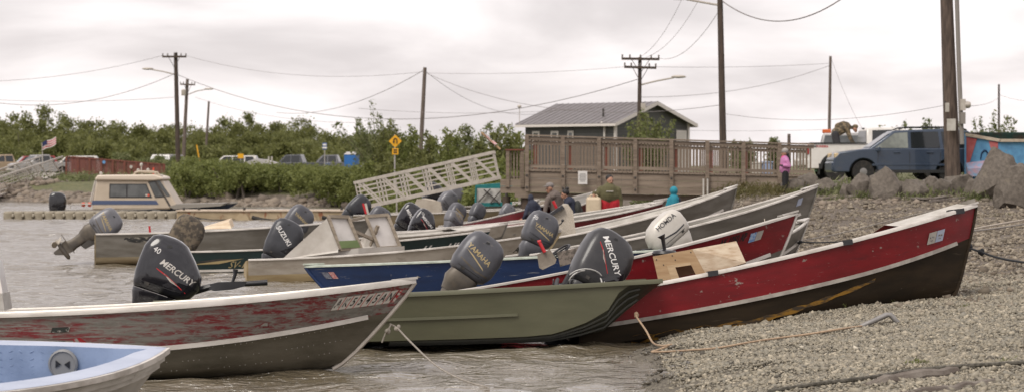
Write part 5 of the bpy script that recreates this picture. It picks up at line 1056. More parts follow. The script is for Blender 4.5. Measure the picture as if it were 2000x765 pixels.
wire('sagging middle wire between the black pole and the picture edge', (344, 143, 155), (-60, 192, 150), 1.1, .024)
wire('lowest wire from the black pole past the woods', (346, 190, 155), (-60, 192, 170), .25, .018)
wire('faint high wire from the black pole to the bare brown pole', (363, 109, 155), (830, 140, 128), .7, .012)
wire('thick low wire from the black pole across to the twin cross-arm pole', (346, 146, 155), (1247, 155, 120), 2.4, .024)
wire('thin wire dropping from the leaning pole into the willows', (381, 190, 195), (700, 240, 150), .5, .014)
wire('wire rising from the woods up to the bare brown pole', (540, 220, 170), (830, 136, 128), .8, .02)
wire('long wire from the bare brown pole to the tall dark pole', (830, 142, 128), (1410, 205, 92), 1.0, .014)
wire('steep stay wire from the bare brown pole to the house roof', (832, 140, 128), (1085, 216, 140), 1.0, .014)
wire('straight wire from bare brown pole to twin cross-arm pole', (832, 143, 128), (1219, 131, 120), .15, .011)
wire('wire from the twin cross-arm pole to the slim pole', (1282, 131, 120), (1621, 124, 150), .1, .014)
wire('curving wire from the cross-arm pole top up out of the picture', (1250, 112, 120), (1340, -20, 118), .5, .013)
wire('second curving wire beside it from the cross-arm pole', (1262, 112, 120), (1375, -20, 118), .6, .013)
wire('wide curving wire from the cross-arm pole to the tall dark pole', (1287, 114, 120), (1404, 22, 92), .6, .013)
wire('thick twisted cable hanging from the tall dark pole to the top edge', (1410, 2, 92), (1655, -10, 80), .83, .028)
wire('low wire from the cross-arm pole under the slim pole top', (1252, 190, 120), (1621, 128, 150), .5, .016)
wire('faint wire sagging between tall dark pole and massive pole', (1412, 222, 92), (1850, 205, 75), .35, .010)
wire('distant wire crossing behind the tall dark pole', (1340, 255, 160), (1700, 250, 160), .1, .014)
wire('guy wire slanting down from the slim pole', (1624, 116, 150), (1690, 262, 140), .3, .014)
wire('short wires end running to the distant thin pole', (1880, 208, 75), (1951, 190, 220), .2, .014)
wire('wire leaving the distant thin pole beyond the dumpster', (1951, 185, 220), (2040, 195, 220), .3, .018)
wire('lower line between brown pole and cross-arm pole', (700, 212, 128), (1245, 203, 120), .35, .012)
# ------------------------------------------------------------------ signs, toilet, flags
yellow = mat('sign_yellow', (.72, .36, .01), .5); sblue = mat('sign_blue', (.03, .10, .32), .5); galv = mat('galvanised_post', (.36, .34, .32), .5, .3)
def sign(label, px, ytop, ybase, Y, plates, name='road_sign', cat='sign'):
    p = W(px, ytop, Y); t = thing(name, label, cat, (p.x, Y, H(p.x, Y) - .1)); b = t.location.copy()
    mb = MB(); mb.tube([Vector((0, .03, 0)), Vector((0, .03, p.z - b.z))], .035, 6); mb.build('sign_post', galv, t)
    for f_ in plates: f_(t, b, Y)
    return t
def plate(px, py, w, h_, m_, rot=0, nm='sign_plate', dy=0):
    def f_(t, b, Y):
        c = W(px, py, Y - .02 - dy) - b; mb = MB(); mb.box(c, (w, .02, h_), Matrix.Rotation(R(rot), 3, 'Y')); mb.build(nm, m_, t, smooth=False)
    return f_
def uturn(t, b, Y):
    c = W(772, 276, Y - .05) - b; pts = [Vector((.07, 0, -.11))] + [Vector((.07 * math.cos(a), 0, .05 + .07 * math.sin(a))) for a in [i * math.pi / 8 for i in range(9)]] + [Vector((-.07, 0, -.02))]
    mb = MB(); mb.tube([c + p for p in pts], .02, 6); mb.prism([(c.x - .12, c.z - .02), (c.x - .02, c.z - .02), (c.x - .07, c.z - .10)], c.y - .02, c.y + .01); mb.build('arrow_symbol', black_mark, t)
def yl(t, b, Y):
    for dz in (.06, -.04): mb = MB(); mb.box(W(772, 296, Y - .05) - b + Vector((0, 0, dz)), (.16, .004, .05)); mb.build('print_line', black_mark, t, smooth=False)
sign('yellow diamond warning sign with curved arrow above a small yellow plate', 771, 263, 345, 105, [plate(772, 276, .40, .40, yellow, 45), plate(772, 296, .27, .27, yellow), uturn, yl])
def bl(t, b, Y):
    for dz, w_ in ((.10, .24), (-.10, .3)): mb = MB(); mb.box(W(634, 286, Y - .06) - b + Vector((0, 0, dz)), (w_, .004, .12)); mb.build('print_line', white_mark, t, smooth=False)
sign('small blue road sign on a grey post above the shrubs', 634, 279, 330, 165, [plate(634, 286, .30, .46, sblue), bl])
sign('far yellow rectangular sign at the edge of the woods', 470, 300, 326, 190, [plate(470, 305, .46, .36, yellow)])
mb = MB(); a = W(384, 283, 150); b = W(391, 322, 150); mb.beam(b, a, .07, .07); mb.beam(b, Vector((b.x + .1, 150, H(b.x, 150) - .2)), .06, .06); tag(mb.build('guy_marker', yellow), 'leaning yellow guy-wire marker behind the bank shrubs', 'marker')
def toilet():
    p = W(687, 298, 205); bl_ = mat('toilet_blue', (.02, .12, .36), .5); t = thing('portable_toilet', 'blue portable toilet with pale roof behind the shrubs', 'toilet', (p.x, 205, p.z - 2.22), R(-18)); hh = 2.05
    mb = MB(); mb.box((0, 0, hh / 2), (1.0, 1.0, hh)); mb.build('cabin', bl_, t, bevel=.03)
    mb = MB(); mb.loft([[(x * .54, y * .54, hh) for x, y in ((-1, -1), (1, -1), (1, 1), (-1, 1))], [(x * .3, y * .3, hh + .22) for x, y in ((-1, -1), (1, -1), (1, 1), (-1, 1))]]); mb.build('roof', mat('pale_roof', (.42, .40, .40), .5), t)
    mb = MB(); mb.box((0, -.515, hh / 2), (.66, .02, hh * .9)); d_ = mb.build('door', bl_, t, bevel=.01); mb = MB(); mb.box((.2, -.53, 1), (.05, .03, .12)); mb.build('handle', steel_dark, d_)
    mb = MB(); mb.tube([(.25, .2, hh), (.25, .2, hh + .5)], .05); mb.build('vent_pipe', mat('pvc_grey', (.22, .2, .18)), t)
toilet()
def flag(label, base, top, Y, wdir, droop, fw, fh, name='flag', furled=False):
    a, b = W(*base, Y), W(*top, Y); t = thing(name, label, 'flag', a); mb = MB(); mb.tube([(0, 0, 0), b - a], .03, 6); mb.build('flag_pole', alu_rail if not furled else plywood, t)
    d = (b - a); u = d.normalized(); sx = wdir
    P_ = lambda s, v: d - u * (fh * (1 - v)) + Vector((sx * s * fw, .10 * math.sin(s * 6 + v * 2), droop * s * fw + .05 * math.sin(s * 7)))
    cols = [mat('flag_red', (.42, .05, .07), .8), mat('flag_white', (.60, .55, .54), .8)]
    for k in range(7):
        mb = MB(); mb.loft([[P_(s / 8, k / 7), P_(s / 8, (k + 1) / 7)] for s in range(9)], cap=False, closed=False); mb.build('stripe', cols[(k + 1) % 2 if True else 0], t)
    if not furled:
        mb = MB(); mb.loft([[P_(s / 8, .45) + Vector((0, -.012, 0)), P_(s / 8, 1.0) + Vector((0, -.012, .004))] for s in range(4)], cap=False, closed=False); mb.build('canton', mat('flag_blue', (.03, .04, .12), .8), t)
flag('striped flag flying above the parked trucks near the red boardwalk', (84, 330), (82, 279), 185, 1, .42, 1.05, .6)
flag('small striped flag drooping on a pole leaning from the landing', (977, 292), (940, 259), 69.5, 1, -.75, .34, .17, furled=True)
mb = MB(); mb.tube([W(775, 415, 73), W(775, 378, 73)], .025, 6); mb.tube([W(775, 377, 73), W(771, 352, 73)], .05, 6); tag(mb.build('boat_pole', [grey_white]), 'white tipped pole standing before the truss gangway', 'pole')
# dumpster
def dumpster():
    Y = 75.6; p0 = W(1886, 340, Y); t = thing('dumpster', 'graffiti painted dumpster, red and blue outside and green within', 'dumpster', (p0.x, Y, H(p0.x, Y))); z = t.location.z; s_ = PX(Y)
    pr = mat('dumpster_red', (.42, .12, .12), .6, 0, (.32, .06, .06), 4, layers=[((.5, .42, .4), .68, 9, (1, 1, 1), .04, .6)]); pb = mat('dumpster_blue', (.10, .28, .46), .6, 0, (.07, .2, .36), 4, layers=[((.26, .12, .06), .63, 5, (1, 1, 2), .05, .7)]); gr = mat('dumpster_green', (.02, .06, .045), .6, 0, (.06, .045, .03), 3); crm = mat('dumpster_rim', (.50, .43, .34), .6, 0, (.36, .29, .22), 6)
    zz = lambda py: W(0, py, Y).z - z
    mb = MB(); mb.add([(0, 0, .1), (.95, -.5, .1), (.95, -.5, zz(275)), (0, 0, zz(263))], [(0, 1, 2, 3)]); mb.add([(.95, -.5, .1), (4.5, -.3, .1), (4.5, -.3, zz(275)), (.95, -.5, zz(275))], [(0, 1, 2, 3)]); mb.add([(0, 0, .1), (.3, 1.8, .1), (.3, 1.8, zz(259)), (0, 0, zz(263))], [(0, 1, 2, 3)]); mb.build('bin_body', pb, t, smooth=False)
    mb = MB(); mb.add([(.05, .2, zz(262)), (.3, 1.8, zz(259)), (4.6, 1.9, zz(259)), (4.6, 1.9, .2), (.3, 1.8, .2)], [(1, 2, 3, 4)]); mb.slab([(.3, 1.8, zz(257)), (4.6, 1.9, zz(257)), (4.6, 1.9, zz(272)), (.3, 1.8, zz(272))], (0, .05, 0)); mb.build('back_panel', gr, t, smooth=False)
    n = Vector((-.5, -.95, 0)).normalized() * .012
    for q in ([(.03, zz(268)), (.33, zz(271)), (.12, zz(318)), (.03, zz(318))], [(.66, zz(276)), (.92, zz(278)), (.92, zz(312)), (.80, zz(312))]):
        mb = MB(); mb.slab([Vector((x, -.5 * x / .95, h_)) + n for x, h_ in q], n); mb.build('painted_panel', pr, t, smooth=False)
    mb = MB(); mb.beam((0, -.02, zz(263)), (.97, -.54, zz(275)), .10, .09); mb.beam((.97, -.54, zz(275)), (4.5, -.34, zz(275)), .10, .09); mb.build('rim', crm, t, smooth=False)
    mb = MB(); mb.slab([(.0, -.02, zz(318)), (.75, -.42, zz(312)), (.75, -.75, zz(326)), (.0, -.35, zz(330))], (0, 0, -.25)); mb.build('lift_pocket', mat('lift_pocket_paint', (.16, .30, .45), .6, 0, (.4, .25, .3), 5), t, smooth=False)
    mb = MB()
    for k in range(3): mb.tube(curve([Vector((x, -.5 * x / .95 - .03, h_)) for x, h_ in ((.42, zz(312)), (.45, zz(300)), (.54, zz(294)), (.62, zz(300)), (.60, zz(312)))], 5), .02, 5)
    mb.build('graffiti', mat('graffiti_navy', (.03, .06, .16), .6), t)
dumpster()
# ------------------------------------------------------------------ vehicles
tyre_m = mat('tyre', (.016, .015, .014), .85, 0, (.06, .05, .04), 8, lo=.5, hi=.8); rim_m = mat('wheel_rim', (.26, .25, .24), .4, .5); lampr = mat('tail_lamp', (.35, .02, .02), .25); lampa = mat('head_lamp', (.55, .42, .25), .2); trimb = mat('black_trim', (.02, .02, .02), .6)
def arch_poly(top, zb, wheels, ra, x0, x1):
    """closed side outline: top points front(+x) to rear, then the sill with wheel arches"""
    p = list(top); p.append((x0, zb))
    for wx in sorted(wheels):
        p += [(wx - ra * math.cos(a), zb + (ra * 1.0) * math.sin(a)) for a in [math.pi * k / 10 for k in range(11)]]
    p.append((x1, zb)); return p
def car(name, label, loc, hd, paint, top, gh, wheels, wr, Wd, wins, zb=.38, ra=.46, extras=None, cat='car', gh_in=.16, group='parked vehicles', gm=None, clad=None, hidden_wheels=False):
    t = thing(name, label, cat, loc, hd, group); w = Wd / 2; x1, x0 = max(p[0] for p in top), min(p[0] for p in top)
    poly = arch_poly(top, zb, wheels, ra, x0, x1); zm = max(p[1] for p in top)
    def wy(z): return w * (1 - .07 * max(0, (z - .75) / .6) ** 2 - .05 * max(0, (.6 - z) / .4) ** 2)
    mb = MB(); n = len(poly)
    L_ = [(x, wy(z), z) for x, z in poly]; Rr = [(x, -wy(z), z) for x, z in poly]; nt_ = len(top)
    mb.add(L_ + Rr, [tuple(range(n)), tuple(reversed(range(n, 2 * n)))] + [(i, n + i, n + (i + 1) % n, (i + 1) % n) for i in range(n)])
    mb.build('body', paint, t, bevel=.035, ang=30)
    if gh:
        zb_ = min(z for _, z in gh); zt_ = max(z for _, z in gh); wg = lambda z: wy(zb_) - .03 - gh_in * (z - zb_) / (zt_ - zb_)
        mb = MB(); k = len(gh); A = [(x, wg(z), z) for x, z in gh]; B = [(x, -wg(z), z) for x, z in gh]
        mb.add(A + B, [tuple(range(k)), tuple(reversed(range(k, 2 * k)))] + [(i, k + i, k + (i + 1) % k, (i + 1) % k) for i in range(k)]); cab = mb.build('cab', paint, t, bevel=.05, ang=30)
        for wi_ in wins:
            for sd in (-1, 1):
                mb = MB(); mb.slab([(x, sd * (wg(z) + .008), z) for x, z in wi_], (0, sd * .008, 0)); mb.build('side_window', (glass_clear if (wi_ is wins[0] and name == 'navy_suv') else (gm or glass_dark)), t, smooth=False)
        # windscreen and rear window from the sloping ends
        fr = sorted([p for p in gh], key=lambda p: -p[0]); 
        for ends in (fr[:2], fr[-2:]):
            (xa, za), (xb, zb2) = sorted(ends, key=lambda p: p[1]); sx = 1 if ends is fr[:2] or ends == fr[:2] else -1
            q = lambda f_: (xa + (xb - xa) * f_, za + (zb2 - za) * f_); nn = Vector(((zb2 - za), 0, -(xb - xa))).normalized(); nn = nn if nn.x * sx > 0 else -nn
            mb = MB(); (pa, pz), (qa, qz) = q(.14), q(.86); mb.slab([Vector((pa, wg(pz) - .09, pz)) + nn * .008, Vector((pa, -wg(pz) + .09, pz)) + nn * .008, Vector((qa, -wg(qz) + .09, qz)) + nn * .008, Vector((qa, wg(qz) - .09, qz)) + nn * .008], nn * .008); mb.build('windscreen' if sx > 0 else 'rear_window', gm or glass_dark, t, smooth=False)
    for wx in wheels:
        for sd in (-1, 1):
            mb = MB(); mb.lathe([(wr * .62, -.11), (wr * .95, -.115), (wr, -.07), (wr, .07), (wr * .95, .115), (wr * .62, .11)], (wx, sd * (w - .14), wr), 24, Matrix.Rotation(R(90), 3, 'X')); wl = mb.build('wheel', tyre_m, t)
            mb = MB(); mb.lathe([(wr * .62, -.02), (wr * .6, .03), (wr * .2, .045), (wr * .05, .05)], (wx, sd * (w - .07), wr), 20, Matrix.Rotation(R(90 if sd < 0 else -90), 3, 'X')); mb.build('rim', rim_m, wl)
            if clad:
                mb = MB(); rr = []
                for k in range(13):
                    a = math.pi * k / 12; c_, s2 = math.cos(a), math.sin(a); rr.append([(wx - (ra - .02) * c_, sd * (w - .03), zb + (ra - .02) * s2), (wx - (ra + .08) * c_, sd * (w - .03), zb + (ra + .08) * s2), (wx - (ra + .08) * c_, sd * (w + .02), zb + (ra + .08) * s2), (wx - (ra - .02) * c_, sd * (w + .02), zb + (ra - .02) * s2)])
                mb.loft(rr); mb.build('wheel_arch', clad, t)
    mb = MB(); mb.box(((x0 + x1) / 2, 0, zb + .25), ((x1 - x0) * .9, Wd * .72, .4)); mb.build('underbody', trimb, t, smooth=False)
    if extras: extras(t, w)
    return t
def bx(t, nm, c, d, m_, bev=.0): mb = MB(); mb.box(c, d); return mb.build(nm, m_, t, smooth=False, bevel=bev)
glass_clear = mat('pale_car_glass', (.20, .215, .19), .08, 0, (.12, .13, .115), 3, spec=.7)
navy_car = mat('navy_car_paint', (.030, .046, .076), .3, .2, (.036, .053, .083), 3, coat=.4, layers=[((.085, .08, .075), .58, 2.5, (1, 1, 2), .3, .5)])
white_car = mat('white_car_paint', (.66, .635, .60), .3, 0, (.60, .57, .53), 3, coat=.3); silver_car = mat('silver_car_paint', (.36, .35, .34), .35, .4); tan_car = mat('tan_car_paint', (.40, .30, .20), .4, .2); dgrey_car = mat('dark_grey_car_paint', (.055, .058, .066), .3, .3, coat=.4)
def suv_x(t, w):
    for sd in (-1, 1):
        bx(t, 'head_lamp', (2.28, sd * (w - .14), .86), (.14, .26, .20), lampa, .03); bx(t, 'mirror', (.95, sd * (w + .08), 1.08), (.10, .18, .15), navy_car, .03)
        for x in (.35, -.72): bx(t, 'door_handle', (x, sd * (w + .005), .98), (.22, .04, .05), navy_car, .015)
        for x in (.96, -.06, -1.05): bx(t, 'door_seam', (x, sd * (w - .004), .70), (.012, .02, .56), trimb)
        mb = MB(); mb.tube([(.25, sd * .60, 1.72), (.05, sd * .60, 1.79), (-1.7, sd * .60, 1.80), (-1.95, sd * .60, 1.70)], .022, 6); mb.build('roof_rail', trimb, t)
        bx(t, 'side_moulding', (-.1, sd * (w + .004), .58), (2.5, .02, .07), navy_car, .008); bx(t, 'sill', (-.1, sd * (w - .03), .37), (2.3, .05, .10), trimb)
    bx(t, 'bumper', (2.36, 0, .52), (.16, 1.7, .34), navy_car, .06)
T_suv = [(2.40, .50), (2.38, .78), (2.20, .98), (1.55, 1.07), (1.18, 1.10), (-2.1, 1.12), (-2.38, 1.05), (-2.42, .6), (-2.36, .42)]
G_suv = [(1.30, 1.06), (.42, 1.68), (-1.2, 1.75), (-2.0, 1.68), (-2.30, 1.06)]
WN_suv = [[(1.05, 1.12), (.40, 1.60), (-.02, 1.63), (-.02, 1.12)], [(-.12, 1.12), (-.12, 1.63), (-1.0, 1.65), (-1.05, 1.12)], [(-1.16, 1.12), (-1.1, 1.65), (-1.75, 1.60), (-2.05, 1.14)]]
p = W(1764, 358, 78.6); car('navy_suv', 'navy blue sport utility car with roof rails parked behind the boulders', (p.x, p.y, H(p.x, p.y)), R(180), navy_car, T_suv, G_suv, (1.42, -1.36), .36, 1.84, WN_suv, zb=.34, ra=.44, extras=suv_x, gm=glass_dark, gh_in=.2)
def tun_x(t, w):
    for sd in (-1, 1):
        bx(t, 'tail_lamp', (-2.88, sd * (w - .09), 1.12), (.10, .2, .34), lampr, .02); bx(t, 'bumper_corner', (-2.93, sd * (w - .2), .66), (.26, .4, .26), white_car, .05)
        bx(t, 'mirror', (1.15, sd * (w + .12), 1.36), (.14, .2, .22), trimb, .03); bx(t, 'mud_flap', (-2.45, sd * (w - .15), .42), (.04, .3, .4), trimb)
        bx(t, 'bed_rail', (-1.75, sd * (w - .06), 1.37), (2.1, .09, .035), trimb)
    bx(t, 'bumper', (-2.98, 0, .62), (.16, 1.3, .22), alu_bright, .03); bx(t, 'bed_gap', (-.66, 0, 1.0), (.03, 1.97, .7), trimb); bx(t, 'bed_floor', (-1.8, 0, .98), (2.1, 1.6, .04), trimb); bx(t, 'brake_lamp', (-.60, 0, 1.92), (.05, .3, .04), trimb)
    for s_, m_, x0_ in (('TRD', black_mark, -2.62), ('TUNDRA', red_mark, -2.34)):
        me = None
        o = put_text(s_, .115, m_, t, (lambda x0_: lambda a, b: Vector((x0_ + a, -w * .958, 1.235 + b)))(x0_), 'lettering', offset=.003, space=.95)
T_tun = [(2.95, .55), (2.92, 1.12), (2.60, 1.25), (1.35, 1.32), (-.62, 1.34), (-.64, 1.34), (-2.80, 1.35), (-2.92, 1.30), (-2.92, .62)]
G_tun = [(1.55, 1.30), (.75, 1.93), (-.35, 1.95), (-.62, 1.90), (-.66, 1.30)]
WN_tun = [[(1.25, 1.40), (.70, 1.84), (.42, 1.85), (.42, 1.40)], [(.32, 1.40), (.32, 1.86), (-.42, 1.84), (-.46, 1.40)]]
p = W(1717, 358, 90); car('white_pickup', 'white crew-cab pickup truck with a man bending in its bed', (p.x, p.y, H(p.x, p.y)), R(4), white_car, T_tun, G_tun, (1.85, -1.85), .40, 2.02, WN_tun, zb=.42, ra=.52, extras=tun_x, clad=trimb, cat='truck', gh_in=.22)
def old_x(t, w):
    bx(t, 'beacon', (-.1, .62, 1.93), (.3, .35, .16), mat('amber_beacon', (.55, .12, .03), .3), .03)
p = W(1645, 356, 97); car('grey_pickup', 'grey pickup cab with amber beacon behind the white truck', (p.x, p.y, H(p.x, p.y)), R(84), silver_car, [(2.6, .5), (2.55, 1.05), (1.2, 1.12), (-2.4, 1.14), (-2.5, .6)], [(1.3, 1.10), (.6, 1.82), (-.45, 1.86), (-.60, 1.10)], (1.7, -1.6), .38, 1.95, [[(1.0, 1.18), (.55, 1.74), (-.3, 1.76), (-.35, 1.18)]], ra=.48, extras=old_x, cat='truck', gm=glass_grey)
TP = [(2.7, .5), (2.66, .98), (2.4, 1.10), (1.2, 1.16), (-2.65, 1.18), (-2.72, .6)]; GP = [(1.35, 1.14), (.7, 1.80), (-.5, 1.84), (-.75, 1.14)]; WP = [[(1.05, 1.22), (.65, 1.72), (.30, 1.74), (.30, 1.22)], [(.2, 1.22), (.2, 1.74), (-.45, 1.74), (-.5, 1.22)]]
TS = [(2.4, .5), (2.38, .85), (2.1, 1.02), (1.3, 1.08), (-2.3, 1.1), (-2.4, .6)]; GS = [(1.4, 1.06), (.7, 1.72), (-1.9, 1.75), (-2.25, 1.06)]; WS = [[(1.1, 1.14), (.65, 1.65), (.0, 1.67), (.0, 1.14)], [(-.1, 1.14), (-.1, 1.67), (-1.0, 1.67), (-1.0, 1.14)], [(-1.1, 1.14), (-1.1, 1.67), (-1.75, 1.66), (-1.95, 1.14)]]
def front_x(t, w):
    for sd in (-1, 1): bx(t, 'head_lamp', (2.66, sd * (w - .22), .88), (.08, .34, .18), alu_bright, .02)
    bx(t, 'grille', (2.70, 0, .82), (.06, 1.0, .24), trimb); bx(t, 'bumper', (2.74, 0, .56), (.14, 1.8, .2), alu_bright, .03)
for nm, lb, px, py, Y, hd, pt, T_, G_, W_, kk in (
    ('tan_pickup', 'tan extended-cab pickup at the picture edge in the far lot', 8, 336, 212, 215, tan_car, TP, GP, WP, 1),
    ('silver_suv', 'silver car facing the river between the tan pickup and the red boardwalk', 80, 336, 208, 214, silver_car, TP, GP, WP, 1),
    ('red_car', 'sliver of a red car parked behind the tan pickup', 62, 330, 215, 200, mat('red_car_paint', (.25, .02, .02), .35), TS, GS, WS, 0),
    ('white_van', 'white topped vehicle showing above the red boardwalk railing', 146, 334, 215, 185, white_car, TS, GS, WS, 0),
    ('pale_suv', 'pale hatchback seen from behind beside the black pole', 333, 338, 190, 75, silver_car, TS, GS, WS, 0),
    ('white_car', 'white car roof just showing over the bank shrubs', 455, 336, 200, 180, white_car, TS, GS, WS, 0),
    ('dark_pickup', 'dark grey crew-cab pickup behind the shrub bank', 578, 343, 200, 172, dgrey_car, TP, GP, WP, 0),
    ('grey_pickup', 'mid grey pickup parked behind the dark one by the toilet', 648, 344, 212, 176, mat('mid_grey_car_paint', (.13, .13, .14), .35, .3), TP, GP, WP, 0),
    ):
    p = W(px, py, Y); hz_ = 1.6 if Y > 130 else H(p.x, p.y); car(nm, lb, (p.x, p.y, H(p.x, p.y)), R(hd), pt, T_, G_, (1.65, -1.6) if T_ is TP else (1.4, -1.4), .37, 1.9, W_, ra=.46, cat='truck' if T_ is TP and G_ is GP else 'car', extras=front_x if kk else None)
for lb, px, m_ in (('pale blue storage bin seen through the boardwalk pickets', 1497, mat('pale_blue_bin', (.25, .32, .48), .4)), ('white storage bin beside the pale blue one behind the pickets', 1477, grey_white)):
    p = W(px, 335, 82); t = thing('storage_bin', lb, 'bin', (p.x, 82, H(p.x, 82)), group='storage bins'); bx(t, 'bin_body', (0, 0, .3), (.34, .6, .6), m_, .04); bx(t, 'lid', (0, 0, .63), (.38, .64, .05), m_, .01)
# camper shell / shed trailer roof behind the shrubs
p = W(505, 318, 170); t = thing('roof_shelter', 'small shelter with pale metal roof beyond the shrubs', 'shelter', (p.x, 170, H(p.x, 170)))
mb = MB(); z = p.z - t.location.z; mb.prism([(-1.25, z - .1), (-.1, z + .28), (.5, z + .22), (1.35, z - .02), (1.35, z - .12), (-1.25, z - .2)], -1.0, 1.2); mb.build('roof', mat('pale_roof', (.42, .40, .40)), t, smooth=False)
mb = MB(); mb.box((0, .1, z / 2 - .1), (2.0, 1.8, z)); mb.build('wall', mat('tan_board', (.36, .24, .13), .7), t, smooth=False)
for px in (525, 531): mb = MB(); q = W(px, 306, 168) - t.location; mb.tube([Vector((q.x, q.y, 1)), q], .06, 6); mb.build('white_post', grey_white, t)
# ------------------------------------------------------------------ boulders
basalt = mat('basalt_boulder', (.145, .124, .102), .9, 0, (.09, .076, .062), 12, bump=1.0, bscale=6, layers=[((.20, .17, .13), .56, 2.5, (1, 1, 1), .18, .9), ((.065, .056, .047), .60, 22, (1, 1, 1), .12, .9), ((.23, .205, .165), .63, 40, (1, 1, 1), .1, .9)])
def boulder(label, x0, x1, ytop, ybase, seed, sharp=.0):
    g = G((x0 + x1) / 2, ybase, 50, 74); Y = g.y; s_ = PX(Y); w = (x1 - x0) / s_; zb = g.z - .12; h_ = W(0, ytop, Y).z - zb; rg = random.Random(seed)
    bm = bmesh.new()
    for _ in range(22):
        a, v = rg.uniform(0, 2 * math.pi), rg.uniform(-1, 1); r_ = math.sqrt(1 - v * v) * rg.uniform(.86, 1.05); bm.verts.new((math.cos(a) * r_ * w * .54, math.sin(a) * r_ * w * .45, (v * .5 + .5) ** (1 + sharp) * h_ * 1.04))
    for _ in range(6): a = rg.uniform(0, 2 * math.pi); bm.verts.new((math.cos(a) * w * .5, math.sin(a) * w * .42, rg.uniform(0, .15) * h_))
    if sharp: bm.verts.new((rg.uniform(-.1, .15) * w, 0, h_ * 1.05))
    rr_ = bmesh.ops.convex_hull(bm, input=bm.verts); bmesh.ops.delete(bm, geom=[v for v in bm.verts if not v.link_faces], context='VERTS')
    bmesh.ops.triangulate(bm, faces=bm.faces); bmesh.ops.subdivide_edges(bm, edges=bm.edges, cuts=3, use_grid_fill=True)
    from mathutils import noise
    for v in bm.verts:
        n = noise.noise_vector(v.co * 3.2 + Vector((seed * 3.1, 0, 0))) * .05 + noise.noise_vector(v.co * 8 + Vector((0, seed, 0))) * .035; v.co += n * min(1, w)
    me = bpy.data.meshes.new('boulder'); bm.to_mesh(me); bm.free(); me.materials.append(basalt); me.polygons.foreach_set('use_smooth', [True] * len(me.polygons)); me.set_sharp_from_angle(angle=R(20))
    o = link('boulder', me); o.location = (g.x, Y + w * .2, zb); tag(o, label, 'boulder', 'boulders edging the parking area'); return o
for i, (lb, *a) in enumerate((
    ('pale rounded boulder below the white truck bumper', 1552, 1604, 339, 374), ('low brown boulder second in the row from the girl', 1590, 1632, 347, 380), ('small dark rock wedged before the front wheel of the navy car', 1630, 1660, 340, 366),
    ('blocky grey boulder under the navy car headlamp', 1656, 1706, 337, 386), ('tall pointed boulder under the navy car front door', 1694, 1764, 326, 388, 1), ('squat flat-topped boulder following the pointed one', 1756, 1816, 350, 387),
    ('small rock wedged behind the flat-topped boulder', 1806, 1838, 343, 374), ('angular grey boulder at the foot of the massive pole', 1822, 1862, 342, 384), ('brown boulder hugging the massive pole base', 1850, 1906, 335, 382), ('narrow tan rock before the great boulder', 1880, 1916, 348, 388),
    ('great brown boulder hiding the painted dumpster corner', 1893, 2000, 292, 390, .6), ('big dark boulder cut by the picture edge', 1943, 2040, 322, 406, .4), ('low rock between the girl and the grey boulder', 1640, 1668, 358, 386))):
    boulder(lb, a[0], a[1], a[2], a[3], i + 11, a[4] if len(a) > 4 else 0)
# riprap under the far banks (uncountable)
def riprap(name, label, pts, n, size, m_):
    X, Y, Z, S = [], [], [], []
    for _ in range(n):
        i = random.randrange(len(pts) - 1); f_ = random.random(); a, b = pts[i], pts[i + 1]; x = a[0] + (b[0] - a[0]) * f_; y = a[1] + (b[1] - a[1]) * f_; k = random.uniform(-.3, a[2]); nrm = Vector((-(b[1] - a[1]), b[0] - a[0])).normalized(); nrm = nrm if shore_d(np.array([x + nrm.x]), np.array([y + nrm.y]))[0] > 0 else -nrm
        X.append(x + nrm.x * k); Y.append(y + nrm.y * k); S.append(size * math.exp(random.gauss(0, .4)))
    X, Y, S = np.array(X), np.array(Y), np.array(S); n = len(X); rot = rand_rot(n); v = ICO[None] * RNG.uniform(.6, 1.3, (n, 12, 1)) * S[:, None, None]; v = np.einsum('nij,nkj->nki', rot, v); v[..., 2] *= .7; v += np.stack([X, Y, HN(X, Y) + S * .2], -1)[:, None]
    tag(npmesh(name, v.reshape(-1, 3), (ICF[None] + (np.arange(n) * 12)[:, None, None]).reshape(-1, 3), m_), label, 'rocks', kind='stuff')
rip_m = mat('bank_rock', (.2, .2, .2), .9, island=[(.07, .058, .046), (.15, .12, .095), (.24, .195, .15), (.11, .09, .072), (.33, .28, .22), (.17, .145, .12)])
riprap('bank_rubble', 'tumbled brown rocks along the waterline of the far bank', [(1.5, 78, 1.2), (-.5, 84, 1.2), (-5, 104, .7), (-8, 116, .6), (-16, 121, .5), (-22, 125, 1.2), (-28, 135, 7), (-34, 137, 7), (-45, 139, 7)], 5200, .14, rip_m)
riprap('bank_rubble', 'scattered stones and lumps on the upper beach below the boulders', [(6, 60, 3), (12, 63, 3)], 160, .09, rip_m)
riprap('boulder_rubble', 'smaller broken rock packed between the boulders', [(7.6, 66.5, 1.2), (14.5, 66, 1.2)], 110, .17, basalt)
